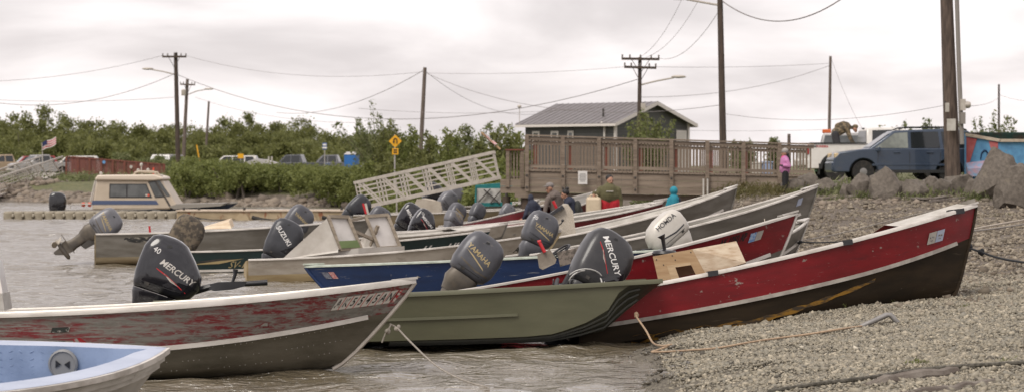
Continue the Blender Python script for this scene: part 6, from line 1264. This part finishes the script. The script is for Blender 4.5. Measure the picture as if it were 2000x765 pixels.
# ------------------------------------------------------------------ vegetation
def mass(name, label, spots, lm, cat='trees'):
    V = []; tr = MB()
    for (x, y, h_, r_, n, ls) in spots:
        z0 = H(x, y); k = max(4, int(n / 130)); cc = []
        for _ in range(k):
            a = random.uniform(0, 2 * math.pi); u = random.uniform(.22, 1.0); rr = r_ * math.sin(math.pi * min(.97, .12 + u * .80)) ** .7 * math.sqrt(random.random()); cc.append((x + math.cos(a) * rr, y + math.sin(a) * rr, z0 + u * h_))
        cc = np.array(cc); ids = RNG.integers(0, k, n); C = cc[ids] + RNG.normal(0, 1, (n, 3)) * np.array([.42, .42, .34]) * (r_ / 2.2); C[:, 2] = np.maximum(C[:, 2], z0 + .1); V.append(leaves(C, ls, .2, .5))
        tr.tube([(x, y, z0 - .2), (x + random.uniform(-.2, .2), y, z0 + h_ * .5), (x + random.uniform(-.4, .4), y, z0 + h_ * .9)], [.1, .06, .02], 5)
    v = np.concatenate(V); t = thing(name, label, cat); t['kind'] = 'stuff'
    npmesh('foliage', v, quads(len(v) // 4), lm, t); tr.build('trunks', bark, t)
def topline(px):                          # skyline of the woods in the photograph
    return float(np.interp(px, [-40, 0, 40, 90, 130, 200, 260, 330, 400, 430, 480, 520, 560, 600, 650, 700, 760, 820, 1000, 1100], [242, 235, 230, 222, 236, 240, 246, 248, 246, 236, 234, 242, 236, 238, 262, 258, 262, 270, 272, 290]))
sp = []
for Y, dens, off in ((305, 17, 0), (282, 17, 14), (262, 19, 30), (244, 24, 48)):
    px = -60
    while px < (760 if Y > 250 else 700):
        Yv = Y + random.uniform(-10, 10); x = (px - 1000) / FPX * Yv; top = W(0, topline(px) + off + random.uniform(-12, 12), Yv).z; h_ = max(2, top - H(x, Yv)); sp.append((x, Yv, h_, random.uniform(1.7, 2.6), 2150, .14)); px += dens * random.uniform(1.2, 2.2)
mass('woodland', 'dense belt of alder and willow woods closing the far bank', sp, lm_alder, 'woods')
sp = []
for _ in range(85):
    px = random.uniform(352, 720); Y = float(np.interp(px, [350, 600, 720], [121.5, 118.6, 109])) + random.uniform(.1, 9); x = (px - 1000) / FPX * Y
    top = float(np.interp(px, [350, 400, 450, 520, 560, 620, 680, 720], [322, 316, 322, 328, 334, 330, 332, 322])) + random.uniform(-3, 14); h_ = max(.8, W(0, top, Y).z - H(x, Y)); sp.append((x, Y, h_, random.uniform(.7, 1.2), 1500, .058))
for _ in range(30):
    px = random.uniform(720, 1010); Y = random.uniform(90, 112) - (px - 720) * .04; x = (px - 1000) / FPX * Y; sp.append((x, Y, random.uniform(.9, 1.5), random.uniform(.7, 1.1), 700, .075))
mass('bank_thicket', 'willow thicket covering the far bank in front of parked trucks', sp, lm_willow, 'shrubs')
sp = []
for _ in range(16):
    px = random.uniform(225, 350); Y = random.uniform(155, 175); x = (px - 1000) / FPX * Y; sp.append((x, Y, random.uniform(.8, 1.6), .9, 500, .10))
for _ in range(34):
    px = random.uniform(-20, 345); Y = random.uniform(139, 148); x = (px - 1000) / FPX * Y; sp.append((x, Y, random.uniform(.1, .28), 1.1, 300, .05))
for _ in range(16):
    px = random.uniform(1000, 1300); Y = random.uniform(72, 76); x = (px - 1000) / FPX * Y; sp.append((x, Y, random.uniform(.3, .9), .6, 420, .06))
mass('bank_weeds', 'low green weeds along the banks and under the boardwalk', sp, lm_pale, 'weeds')
for i, (lb, px, top, Y, spread, stems, per, lean, lm) in enumerate((
    ('ragged willow with long bare twigs at the edge of the woods', 742, 190, 142, 2.2, 18, 220, (-.6, 0), lm_pale), ('rounded willow behind the blue toilet', 770, 242, 142, 1.3, 18, 260, (0, 0), lm_willow), ('tall loose willow above the yellow warning sign', 770, 226, 124, 1.3, 18, 240, (.2, 0), lm_alder),
    ('dense willow at the foot of the bare brown pole', 806, 238, 122, 1.3, 18, 260, (0, 0), lm_willow), ('leafy willow just past the bare brown pole', 852, 236, 120, 1.3, 18, 260, (.2, 0), lm_alder), ('bushy willow between the brown pole and the drooping flag', 892, 232, 116, 1.3, 18, 260, (0, 0), lm_willow),
    ('upright willow above the truss gangway', 930, 224, 112, 1.2, 16, 240, (.3, 0), lm_pale), ('willow touching the drooping flag', 968, 232, 110, 1.2, 18, 250, (.2, 0), lm_alder), ('last willow of the clump beside the grey house', 1002, 246, 112, 1.0, 16, 220, (.2, 0), lm_willow),
    ('low willow filling the gap behind the warning sign', 790, 285, 112, 1.6, 20, 240, (0, 0), lm_alder), ('low willow under the truss gangway top', 900, 290, 106, 1.6, 20, 240, (0, 0), lm_alder))):
    x = (px - 1000) / FPX * Y; z = H(x, Y); shrub('willow', lb, (x, Y, z - .1), W(0, top, Y).z - z + .15, spread, stems, per, .075, lm, 'willow', 'willows behind the gangway', lean, .035, .34)
x = 258 / FPX * 116; shrub('young_tree', 'leafy young poplar before the grey house', (x, 116, H(x, 116)), W(0, 186, 116).z - H(x, 116), 1.45, 30, 165, .07, leafmat('poplar_leaves', [(.09, .115, .03), (.14, .17, .05), (.2, .22, .08), (.11, .14, .04), (.26, .27, .12)]), 'tree', None, (0, 0), .045, .32, .25)
for lb, px, top, Y, sp_ in (('thin sapling above the boardwalk rail by the tall dark pole', 1462, 250, 96, .25), ('leggy sapling near the stub pole', 1513, 252, 98, .2), ('small pale bush above the white truck roof', 1748, 224, 104, .8), ('sapling behind the navy car roof', 1815, 212, 104, .3), ('spindly sapling beside the massive pole', 1872, 224, 104, .35), ('bushy sapling above the painted dumpster', 1932, 188, 104, .75), ('thin twiggy sapling at the picture edge', 1975, 215, 104, .7), ('small bush by the low rail end', 1440, 262, 100, .25)):
    x = (px - 1000) / FPX * Y; z = H(x, Y); shrub('sapling', lb, (x, Y, z), W(0, top, Y).z - z, sp_ * 1.25, 14, 130, .06, lm_pale, 'sapling', 'saplings behind the parking area', (0, 0), .02, .22, .45)
# weeds among the boulders and by the boardwalk
def tufts(name, label, spots, lm, ls=.05):
    V = []
    for px, py, h_, r_, n in spots:
        g = G(px, py, 20, 80); d = RNG.normal(0, 1, (n, 2)) * r_; z = RNG.uniform(0, 1, n) ** 1.3 * h_; x, y = g.x + d[:, 0], g.y + d[:, 1] * .7; V.append(leaves(np.stack([x, y, HN(x, y) + z], -1), ls, 1.6, .16))
    v = np.concatenate(V); tag(npmesh(name, v, quads(len(v) // 4), lm), label, 'weeds', kind='stuff')
tufts('weeds', 'green weeds and pale flowers growing between the boulders', [(random.uniform(1560, 2000), random.uniform(372, 392), random.uniform(.1, .3), .18, 90) for _ in range(38)] + [(1650, 372, .35, .2, 200), (1690, 388, .2, .2, 150), (1906, 392, .25, .15, 200), (1985, 400, .25, .2, 160), (1760, 348, .4, .3, 200)], lm_pale, .06)
tufts('weeds', 'sparse dry grass on the slope below the boardwalk end', [(random.uniform(1330, 1560), random.uniform(362, 392), random.uniform(.08, .3), .3, 90) for _ in range(40)], leafmat('dry_grass', [(.12, .11, .04), (.19, .16, .07), (.25, .21, .11), (.1, .1, .035)]), .06)
tufts('weeds', 'tall weeds at the foot of the massive pole', [(1838, 348, .9, .12, 260), (1888, 346, .9, .15, 260), (1845, 350, .6, .15, 200)], lm_pale, .07)
tufts('weeds', 'tiny green weeds in the near gravel', [(1652, 606, .10, .02, 14), (1742, 592, .08, .02, 10), (1795, 751, .03, .05, 60), (1960, 706, .02, .05, 40), (1880, 600, .02, .06, 20), (1820, 480, .03, .2, 60), (1950, 420, .03, .4, 80)], lm_willow, .02)
# driftwood planks before the boulders
plank_m = mat('grey_plank', (.20, .175, .15), .9, 0, (.12, .10, .085), 4, stretch=(3, 1, 1), bump=.3)
for lb, a, b, w_ in (('weathered grey plank below the flat-topped boulder', (1815, 397), (1885, 390), .16), ('second grey plank crossing the first before the boulders', (1822, 392), (1850, 388), .2), ('dark board propped on the slope under the pointed boulder', (1782, 390), (1802, 393), .3)):
    A, B = gp(*a, .05), gp(*b, .06); mb = MB(); mb.beam(A, B, w_, .04); tag(mb.build('loose_plank', plank_m, smooth=False), lb, 'plank')
mb = MB(); q = gp(1595, 352, .35); mb.box(q, (.14, .1, .08)); tag(mb.build('litter', mat('mint_litter', (.25, .5, .38), .5), bevel=.02), 'scrap of mint green litter on the pale rounded boulder', 'litter')
# ------------------------------------------------------------------ people
skin = mat('skin', (.36, .19, .125), .55); hair_b = mat('black_hair', (.012, .010, .009), .6)
def person(label, loc, prims, mats_, extras=(), vox=.017, name='person', group='people on the shore'):
    """prims: (p0, p1, r0, r1, material index, depth scale); joined into one skin by voxel remesh"""
    mb = MB()
    for p0, p1, r0, r1, mi, *q in prims:
        p0, p1 = Vector(p0), Vector(p1); d = (p1 - p0); n = 8
        if d.length < 1e-4: mb.ell(p0, (r0, r1, q[0] if q else r0), 14, 10); continue
        pts, rs = [], []; ln = d.length
        for k in range(-3, 1): a = k / 3 * math.pi / 2; pts.append(p0 + d.normalized() * (math.sin(a) * r0 * .98)); rs.append(max(.004, math.cos(a) * r0))
        for k in range(0, 4): a = k / 3 * math.pi / 2; pts.append(p1 + d.normalized() * (math.sin(a) * r1 * .98)); rs.append(max(.004, math.cos(a) * r1))
        mb.tube(pts, rs, 12)
    me = bpy.data.meshes.new('body'); me.from_pydata(mb.v, [], mb.f); tmp = bpy.data.objects.new('body', me); COL.objects.link(tmp)
    bm = bmesh.new(); bm.from_mesh(me); bmesh.ops.recalc_face_normals(bm, faces=bm.faces); bm.to_mesh(me); bm.free()
    rm = tmp.modifiers.new('r', 'REMESH'); rm.mode = 'VOXEL'; rm.voxel_size = vox; sm_ = tmp.modifiers.new('s', 'SMOOTH'); sm_.iterations = 4; sm_.factor = .5
    bpy.context.view_layer.update(); m2 = bpy.data.meshes.new_from_object(tmp.evaluated_get(bpy.context.evaluated_depsgraph_get())); bpy.data.objects.remove(tmp)
    m2.materials.clear()
    for m_ in mats_: m2.materials.append(m_)
    for pl in m2.polygons:
        c = pl.center; best, bi = 1e9, 0
        for p0, p1, r0, r1, mi, *q in prims:
            p0, p1 = Vector(p0), Vector(p1); d = p1 - p0; f_ = 0 if d.length < 1e-4 else max(0, min(1, (c - p0).dot(d) / d.dot(d))); dist = (c - (p0 + d * f_)).length / (r0 + (r1 - r0) * f_ if d.length > 1e-4 else max(r0, r1))
            if dist < best: best, bi = dist, mi
        pl.material_index = bi; pl.use_smooth = True
    t = thing(name, label, 'person', loc, group=group); link('body', m2, t)
    for nm, fn in extras: fn(t)
    return t
def ellp(nm, c, r, m_, n=14, m=9, M=None):
    def f_(t): mb = MB(); mb.ell(c, r, n, m, M); return mb.build(nm, m_, t, ang=70)
    return (nm, f_)
def face(c, d, s=1.0):
    """eyes, mouth, ears and brows on a head centred c looking along d"""
    c = Vector(c); d = Vector(d).normalized(); sd = d.cross(Vector((0, 0, 1))).normalized(); up = sd.cross(d)
    def f_(t):
        mb = MB()
        for k in (-1, 1): mb.ell(c + d * .085 * s + sd * .035 * k * s + up * .012 * s, (.013 * s,) * 3, 6, 4)
        mb.build('eyes', black_mark, t); mb = MB(); mb.ell(c + d * .092 * s - up * .06 * s, (.022 * s, .022 * s, .007 * s), 6, 4); mb.build('mouth', mat('lips', (.22, .08, .065), .6), t)
    return ('face', f_)
def head(c, d, s=1.0, mi=0):
    c = Vector(c); d = Vector(d).normalized(); sd = d.cross(Vector((0, 0, 1))).normalized()
    return [(c, c, .085 * s, .09 * s, mi, .115 * s), (c + d * .03 * s + Vector((0, 0, -.06 * s)), c + d * .035 * s + Vector((0, 0, -.075 * s)), .06 * s, .05 * s, mi), (c + d * .085 * s + Vector((0, 0, 0)), c + d * .105 * s + Vector((0, 0, -.025 * s)), .014 * s, .018 * s, mi)] + [(c + sd * .085 * k * s, c + sd * .09 * k * s + Vector((0, 0, -.03 * s)), .018 * s, .014 * s, mi) for k in (-1, 1)]
def hand(w, d, mi=0, s=1.0):
    w = Vector(w); d = Vector(d).normalized(); sd = d.cross(Vector((0, 1, 0)));
    if sd.length < .1: sd = d.cross(Vector((1, 0, 0)))
    sd.normalize(); o = [(w, w + d * .07 * s, .032 * s, .036 * s, mi)]
    for k, ln in zip((-1.5, -.5, .5, 1.5), (.06, .075, .07, .055)): b = w + d * .085 * s + sd * .017 * k * s; o.append((b, b + d * ln * s + Vector((0, -.012, 0)), .010 * s, .008 * s, mi))
    o.append((w + d * .03 * s + sd * .03 * s, w + d * .075 * s + sd * .06 * s, .011 * s, .009 * s, mi)); return o
# -- man in olive sweatshirt and red shorts
ol = mat('olive_sweatshirt', (.105, .095, .045), .9, 0, (.085, .078, .036), 6, bump=.4, bscale=12); rs = mat('red_shorts', (.42, .012, .022), .8, 0, (.34, .01, .018), 6, bump=.3, bscale=10)
P0 = W(1190, 343, 64.0); zf = P0.z - 1.76
fd = Vector((.35, -.9, -.25))
pr = head((.02, -.03, 1.64), fd) + [((.0, .0, 1.47), (.01, -.01, 1.56), .075, .07, 0), ((-.02, 0, 1.24), (-.01, 0, 1.36), .235, .225, 1), ((-.17, 0, 1.40), (.17, 0, 1.40), .095, .095, 1), ((-.05, 0, 1.22), (.05, 0, 1.22), .21, .21, 1),
    ((-.22, 0, 1.40), (-.34, -.05, 1.24), .095, .078, 1), ((-.34, -.05, 1.24), (-.41, -.14, 1.30), .075, .055, 1), ((.22, 0, 1.38), (.29, .02, 1.10), .095, .08, 1), ((.29, .02, 1.10), (.30, -.06, .86), .075, .058, 1),
    ((-.10, 0, 1.05), (-.13, 0, .60), .175, .15, 2), ((.10, 0, 1.05), (.14, 0, .60), .175, .15, 2), ((-.13, 0, .5), (-.13, 0, .09), .075, .05, 0), ((.14, 0, .5), (.14, 0, .09), .075, .05, 0), ((-.13, .03, .05), (-.14, -.15, .04), .05, .045, 3), ((.14, .03, .05), (.16, -.15, .04), .05, .045, 3)] + hand((-.41, -.15, 1.29), (-.1, -.2, -.6)) + hand((.30, -.07, .84), (0, -.1, -1))
person('heavyset man in olive sweatshirt and red shorts lifting a white jerry can', (P0.x, 64.0, zf), pr, [skin, ol, rs, black_pl], [ellp('hair', (.0, .012, 1.70), (.10, .108, .09), hair_b), face((.02, -.03, 1.64), fd), ('print', lambda t: bx(t, 'chest_print', (0.0, -.236, 1.35), (.19, .012, .022), grey_white))])
# jerry can held by him
t = thing('jerry_can', 'large milky white jerry can in the hand of the man in red shorts', 'jerry can', (P0.x - .42, 63.85, zf + .72)); cm_ = mat('milky_plastic', (.60, .50, .36), .4, 0, (.52, .42, .29), 4)
bx(t, 'can_body', (0, 0, .25), (.40, .26, .46), cm_, .07); mb = MB(); mb.tube([(-.1, 0, .48), (-.08, 0, .53), (.08, 0, .53), (.1, 0, .48)], .02, 8); mb.build('handle', cm_, t); mb = MB(); mb.lathe([(.035, 0), (.035, .06)], (-.15, 0, .47), 10); mb.build('cap', grey_white, t)
# -- man with grey cap, brown-grey hoodie, stooping
hd_ = mat('taupe_hoodie', (.15, .12, .105), .9, 0, (.12, .095, .083), 7, bump=.4, bscale=12); P0 = W(1082, 357, 63.0); zf = P0.z - 1.56; fd = Vector((-.75, -.45, -.55))
pr = head((-.12, -.05, 1.43), fd) + [((-.03, 0, 1.27), (-.09, -.03, 1.36), .07, .065, 0), ((.07, 0, .88), (.0, 0, 1.20), .165, .185, 1), ((-.02, -.15, 1.21), (.0, .15, 1.21), .085, .085, 1), ((-.14, .0, 1.14), (.16, 0, 1.18), .09, .09, 1),
    ((-.15, -.1, 1.15), (-.22, -.14, .90), .078, .065, 1), ((-.22, -.14, .90), (-.26, -.2, .70), .062, .045, 1), ((.17, .02, 1.16), (.22, .02, .90), .08, .066, 1), ((.22, .02, .90), (.12, -.1, .72), .062, .045, 1),
    ((.02, 0, .82), (-.02, -.02, .45), .12, .09, 2), ((.14, 0, .82), (.16, 0, .45), .12, .09, 2), ((-.02, -.02, .45), (.0, .02, .08), .08, .055, 2), ((.16, 0, .45), (.16, .02, .08), .08, .055, 2), ((.0, .03, .04), (-.12, -.08, .04), .05, .045, 3), ((.16, .03, .04), (.05, -.08, .04), .05, .045, 3)] + hand((-.26, -.21, .68), (-.1, 0, -1)) + hand((.11, -.11, .70), (-.6, -.2, -.8))
def cap_(t): mb = MB(); mb.ell((-.11, -.04, 1.49), (.11, .105, .085), 14, 8); mb.ell((-.21, -.10, 1.465), (.085, .075, .014), 10, 5); mb.build('cap', mat('grey_cap', (.20, .18, .17), .9), t)
person('man in grey cap and taupe hoodie stooping over a red fuel can', (P0.x, 63.0, zf), pr, [skin, hd_, mat('dark_trousers', (.04, .04, .045), .9), black_pl], [('cap', cap_), face((-.12, -.05, 1.43), fd), ellp('hood_lining', (-.02, 0, 1.30), (.105, .11, .05), mat('mustard_lining', (.30, .20, .07), .9))])
t = thing('fuel_can', 'red plastic fuel can in front of the stooping man in the grey cap', 'fuel can', (P0.x - .30, 62.9, zf + .44)); bx(t, 'can_body', (0, 0, .12), (.26, .2, .24), mat('fuel_red', (.55, .03, .03), .4), .05); mb = MB(); mb.tube([(-.08, 0, .24), (-.05, 0, .29), (.07, 0, .29), (.09, 0, .24)], .016, 8); mb.build('handle', mat('fuel_red', (.55, .03, .03)), t)
# -- person in navy jacket leaning, with backpack
nv = mat('navy_jacket', (.014, .018, .036), .8, 0, (.02, .024, .044), 6, bump=.3, bscale=12); P0 = W(1113, 369, 62.6); zf = P0.z - 1.42; fd = Vector((-.85, -.35, -.4))
pr = head((-.14, 0, 1.29), fd, .95) + [((-.06, 0, 1.15), (-.11, 0, 1.22), .06, .058, 0), ((.06, 0, .78), (-.01, 0, 1.08), .15, .155, 1), ((-.03, -.13, 1.08), (.0, .13, 1.08), .08, .08, 1), ((-.06, -.13, 1.06), (-.18, -.16, .86), .07, .06, 1), ((-.18, -.16, .86), (-.33, -.18, .80), .056, .042, 1), ((.02, .13, 1.06), (-.12, .15, .86), .07, .06, 1), ((-.12, .15, .86), (-.30, .1, .82), .056, .042, 1),
    ((.03, -.07, .74), (.03, -.07, .4), .105, .08, 2), ((.1, .07, .74), (.12, .07, .4), .105, .08, 2), ((.03, -.07, .4), (.05, -.07, .08), .07, .05, 2), ((.12, .07, .4), (.12, .07, .08), .07, .05, 2), ((.05, -.07, .04), (-.07, -.09, .04), .046, .04, 3), ((.12, .07, .04), (.02, .06, .04), .046, .04, 3)] + hand((-.34, -.18, .80), (-1, 0, -.2), s=.9) + hand((-.31, .1, .82), (-1, 0, -.2), s=.9)
person('person in navy jacket with black hair in a bun leaning towards the stooping man', (P0.x, 62.6, zf), pr, [skin, nv, mat('dark_trousers', (.04, .04, .045)), black_pl], [ellp('hair', (-.11, .0, 1.335), (.10, .10, .095), hair_b), ellp('hair_bun', (-.07, 0, 1.43), (.05, .05, .045), hair_b), face((-.14, 0, 1.29), fd, .95)])
t = thing('backpack', 'black backpack on the back of the person in the navy jacket', 'backpack', (P0.x + .20, 62.6, zf + .72)); mb = MB(); mb.ell((0, 0, .18), (.11, .16, .23), 14, 9); mb.build('bag', mat('backpack_black', (.02, .022, .02), .8, 0, (.035, .036, .03), 8, bump=.3), t, ang=70); mb = MB(); mb.ell((.09, 0, .12), (.05, .11, .10), 10, 7); mb.build('pocket', MATS['backpack_black'], t, ang=70)
# -- crouching person behind the piling
P0 = W(1041, 378, 64.6); zf = P0.z - 1.0; fd = Vector((-.6, .4, -.5))
pr = head((-.06, .02, .88), fd, .95, 1) + [((.0, 0, .45), (-.01, 0, .68), .16, .165, 1), ((-.12, 0, .66), (.12, 0, .66), .08, .08, 1), ((.03, 0, .42), (-.16, -.1, .46), .12, .10, 2), ((.1, 0, .42), (-.1, .1, .46), .12, .1, 2), ((-.16, -.1, .46), (-.12, -.1, .08), .08, .055, 2), ((-.1, .1, .46), (-.06, .1, .08), .08, .055, 2), ((-.12, -.1, .04), (-.22, -.12, .04), .046, .04, 3), ((-.06, .1, .04), (-.16, .1, .04), .046, .04, 3), ((-.15, -.08, .62), (-.20, -.18, .44), .065, .055, 1), ((-.20, -.18, .44), (-.26, -.16, .34), .05, .04, 1), ((.16, 0, .62), (.18, -.1, .4), .065, .055, 1), ((.18, -.1, .4), (.08, -.2, .34), .05, .04, 1)] + hand((-.26, -.16, .33), (-1, 0, -.4)) + hand((.08, -.2, .33), (-1, 0, -.4))
person('hooded person in dark navy crouching beside the wide rusty piling', (P0.x, 64.6, zf), pr, [skin, nv, mat('dark_trousers', (.04, .04, .045)), black_pl])
# -- child in teal snowsuit
tl_ = mat('teal_snowsuit', (.02, .23, .30), .8, 0, (.015, .19, .26), 7, bump=.4, bscale=10); P0 = W(1316, 363, 62); zf = max(H(P0.x, 62), P0.z - 1.15); k = (P0.z - zf) / 1.15
S_ = lambda x, y, z: (x * k, y * k, z * k); fd = Vector((.7, .6, -.1))
pr = [(S_(0, 0, 1.03), S_(0, 0, 1.03), .105 * k, .11 * k, 1, .115 * k), (S_(.05, .05, 1.0), S_(.06, .06, .99), .06 * k, .06 * k, 0), (S_(0, 0, .87), S_(0, 0, .95), .075 * k, .07 * k, 1), (S_(.0, 0, .55), S_(0, 0, .82), .14 * k, .13 * k, 1), (S_(-.12, 0, .80), S_(-.17, 0, .60), .06 * k, .055 * k, 1), (S_(-.17, 0, .60), S_(-.15, .02, .44), .052 * k, .05 * k, 1), (S_(.12, 0, .80), S_(.17, .03, .60), .06 * k, .055 * k, 2), (S_(.17, .03, .60), S_(.16, .08, .45), .052 * k, .05 * k, 2), (S_(-.06, 0, .5), S_(-.07, 0, .12), .09 * k, .07 * k, 1), (S_(.07, 0, .5), S_(.08, 0, .12), .09 * k, .07 * k, 2), (S_(-.07, 0, .05), S_(-.02, .1, .04), .055 * k, .05 * k, 3), (S_(.08, 0, .05), S_(.12, .1, .04), .055 * k, .05 * k, 3)] + hand(S_(-.15, .02, .42), (0, 0, -1), 3, .8 * k) + hand(S_(.16, .08, .43), (0, 0, -1), 3, .8 * k)
person('small child in hooded teal snowsuit standing behind the cream-railed skiff', (P0.x, 62, zf), pr, [skin, tl_, nv, black_pl], vox=.014)
# -- girl in pink
g = Vector((533 / FPX * 66, 66, H(533 / FPX * 66, 66))); k = (W(0, 290, g.y).z - g.z) / 1.25; S_ = lambda x, y, z: (x * k, y * k, z * k)
pk = mat('lilac_jacket', (.50, .20, .38), .8, 0, (.43, .16, .33), 6, bump=.4, bscale=9); pk2 = mat('hot_pink_scarf', (.62, .06, .22), .8); fd = Vector((-.9, -.25, -.05))
pr = head(S_(-.01, 0, 1.12), fd, .9 * k) + [(S_(0, 0, .96), S_(0, 0, 1.03), .05 * k, .05 * k, 0), (S_(.0, 0, .66), S_(0, 0, .92), .155 * k, .13 * k, 1), (S_(-.04, -.02, .78), S_(-.03, 0, .98), .10 * k, .08 * k, 3), (S_(.04, -.13, .90), S_(.10, -.16, .74), .066 * k, .06 * k, 1), (S_(.10, -.16, .74), S_(-.04, -.18, .76), .056 * k, .046 * k, 1), (S_(.06, .13, .90), S_(.13, .14, .74), .066 * k, .06 * k, 1), (S_(.13, .14, .74), S_(.1, .0, .66), .056 * k, .046 * k, 1), (S_(0, -.06, .60), S_(-.01, -.06, .10), .092 * k, .075 * k, 2), (S_(.03, .06, .60), S_(.04, .06, .10), .092 * k, .075 * k, 2), (S_(-.01, -.06, .04), S_(-.10, -.07, .035), .05 * k, .045 * k, 4), (S_(.04, .06, .04), S_(-.04, .06, .035), .05 * k, .045 * k, 4)] + hand(S_(-.06, -.18, .765), (-1, 0, .1), 4, .8 * k) + hand(S_(.09, -.02, .65), (-1, -.3, -.2), 4, .8 * k)
person('girl in lilac jacket, pink scarf and grey knit hat on the slope', (g.x, g.y, g.z), pr, [skin, pk, mat('black_snow_trousers', (.012, .012, .014), .8), pk2, black_pl], [ellp('knit_hat', S_(.005, 0, 1.175), (.098 * k, .10 * k, .09 * k), mat('grey_knit', (.36, .33, .31), .95, 0, (.27, .25, .23), 25)), face(S_(-.01, 0, 1.12), fd, .9 * k), ('hair', lambda t: MB().tube([S_(.07, 0, 1.10), S_(.10, -.01, 1.0), S_(.14, -.02, .88)], [.05 * k, .045 * k, .02 * k], 8).build('hair', hair_b, t))], vox=.014)
# -- man in camouflage bending in the truck bed
cj = mat('camouflage_jacket', (.15, .11, .065), .9, 0, (.055, .045, .03), 9, lo=.46, hi=.53, layers=[((.27, .21, .13), .57, 8, (1, 1, 1), .03, .9), ((.09, .085, .04), .6, 13, (1, 1, 1), .03, .9)]); P0 = W(1634, 262, 89.6); tp_ = [o for o in COL.objects if o.name == 'white_pickup'][0]; zf = tp_.location.z + 1.0; hz_ = P0.z - zf; fd = Vector((.75, -.2, -.75))
pr = head((.72, -.05, hz_ + .20), fd, 1.0, 0) + [((.46, 0, hz_ + .26), (.62, -.03, hz_ + .24), .075, .07, 1), ((.02, 0, hz_ + .06), (.38, 0, hz_ + .27), .18, .2, 1), ((.36, -.16, hz_ + .24), (.36, .16, hz_ + .24), .1, .1, 1), ((.10, 0, hz_ + .28), (.30, 0, hz_ + .36), .14, .13, 1), ((.42, -.18, hz_ + .2), (.50, -.2, hz_ - .12), .09, .075, 1), ((.50, -.2, hz_ - .12), (.62, -.22, hz_ - .38), .07, .05, 1), ((.42, .18, hz_ + .2), (.56, .18, hz_ - .1), .09, .075, 1), ((.56, .18, hz_ - .1), (.70, .12, hz_ - .34), .07, .05, 1),
    ((-.02, -.1, hz_), (.08, -.12, hz_ * .5), .135, .10, 2), ((-.02, .1, hz_), (.02, .12, hz_ * .5), .135, .10, 2), ((.08, -.12, hz_ * .5), (-.02, -.12, .10), .09, .06, 2), ((.02, .12, hz_ * .5), (-.04, .12, .10), .09, .06, 2), ((-.02, -.12, .05), (.14, -.12, .04), .055, .05, 3), ((-.04, .12, .05), (.12, .12, .04), .055, .05, 3)] + hand((.63, -.22, hz_ - .40), (.3, 0, -1)) + hand((.71, .12, hz_ - .36), (.3, 0, -1))
person('man in camouflage jacket bending forward in the bed of the white truck', (P0.x, 89.9, zf), pr, [skin, cj, mat('charcoal_trousers', (.028, .027, .03), .9), black_pl], [ellp('cap', (.73, -.05, hz_ + .28), (.11, .10, .085), cj), face((.72, -.05, hz_ + .20), fd)])
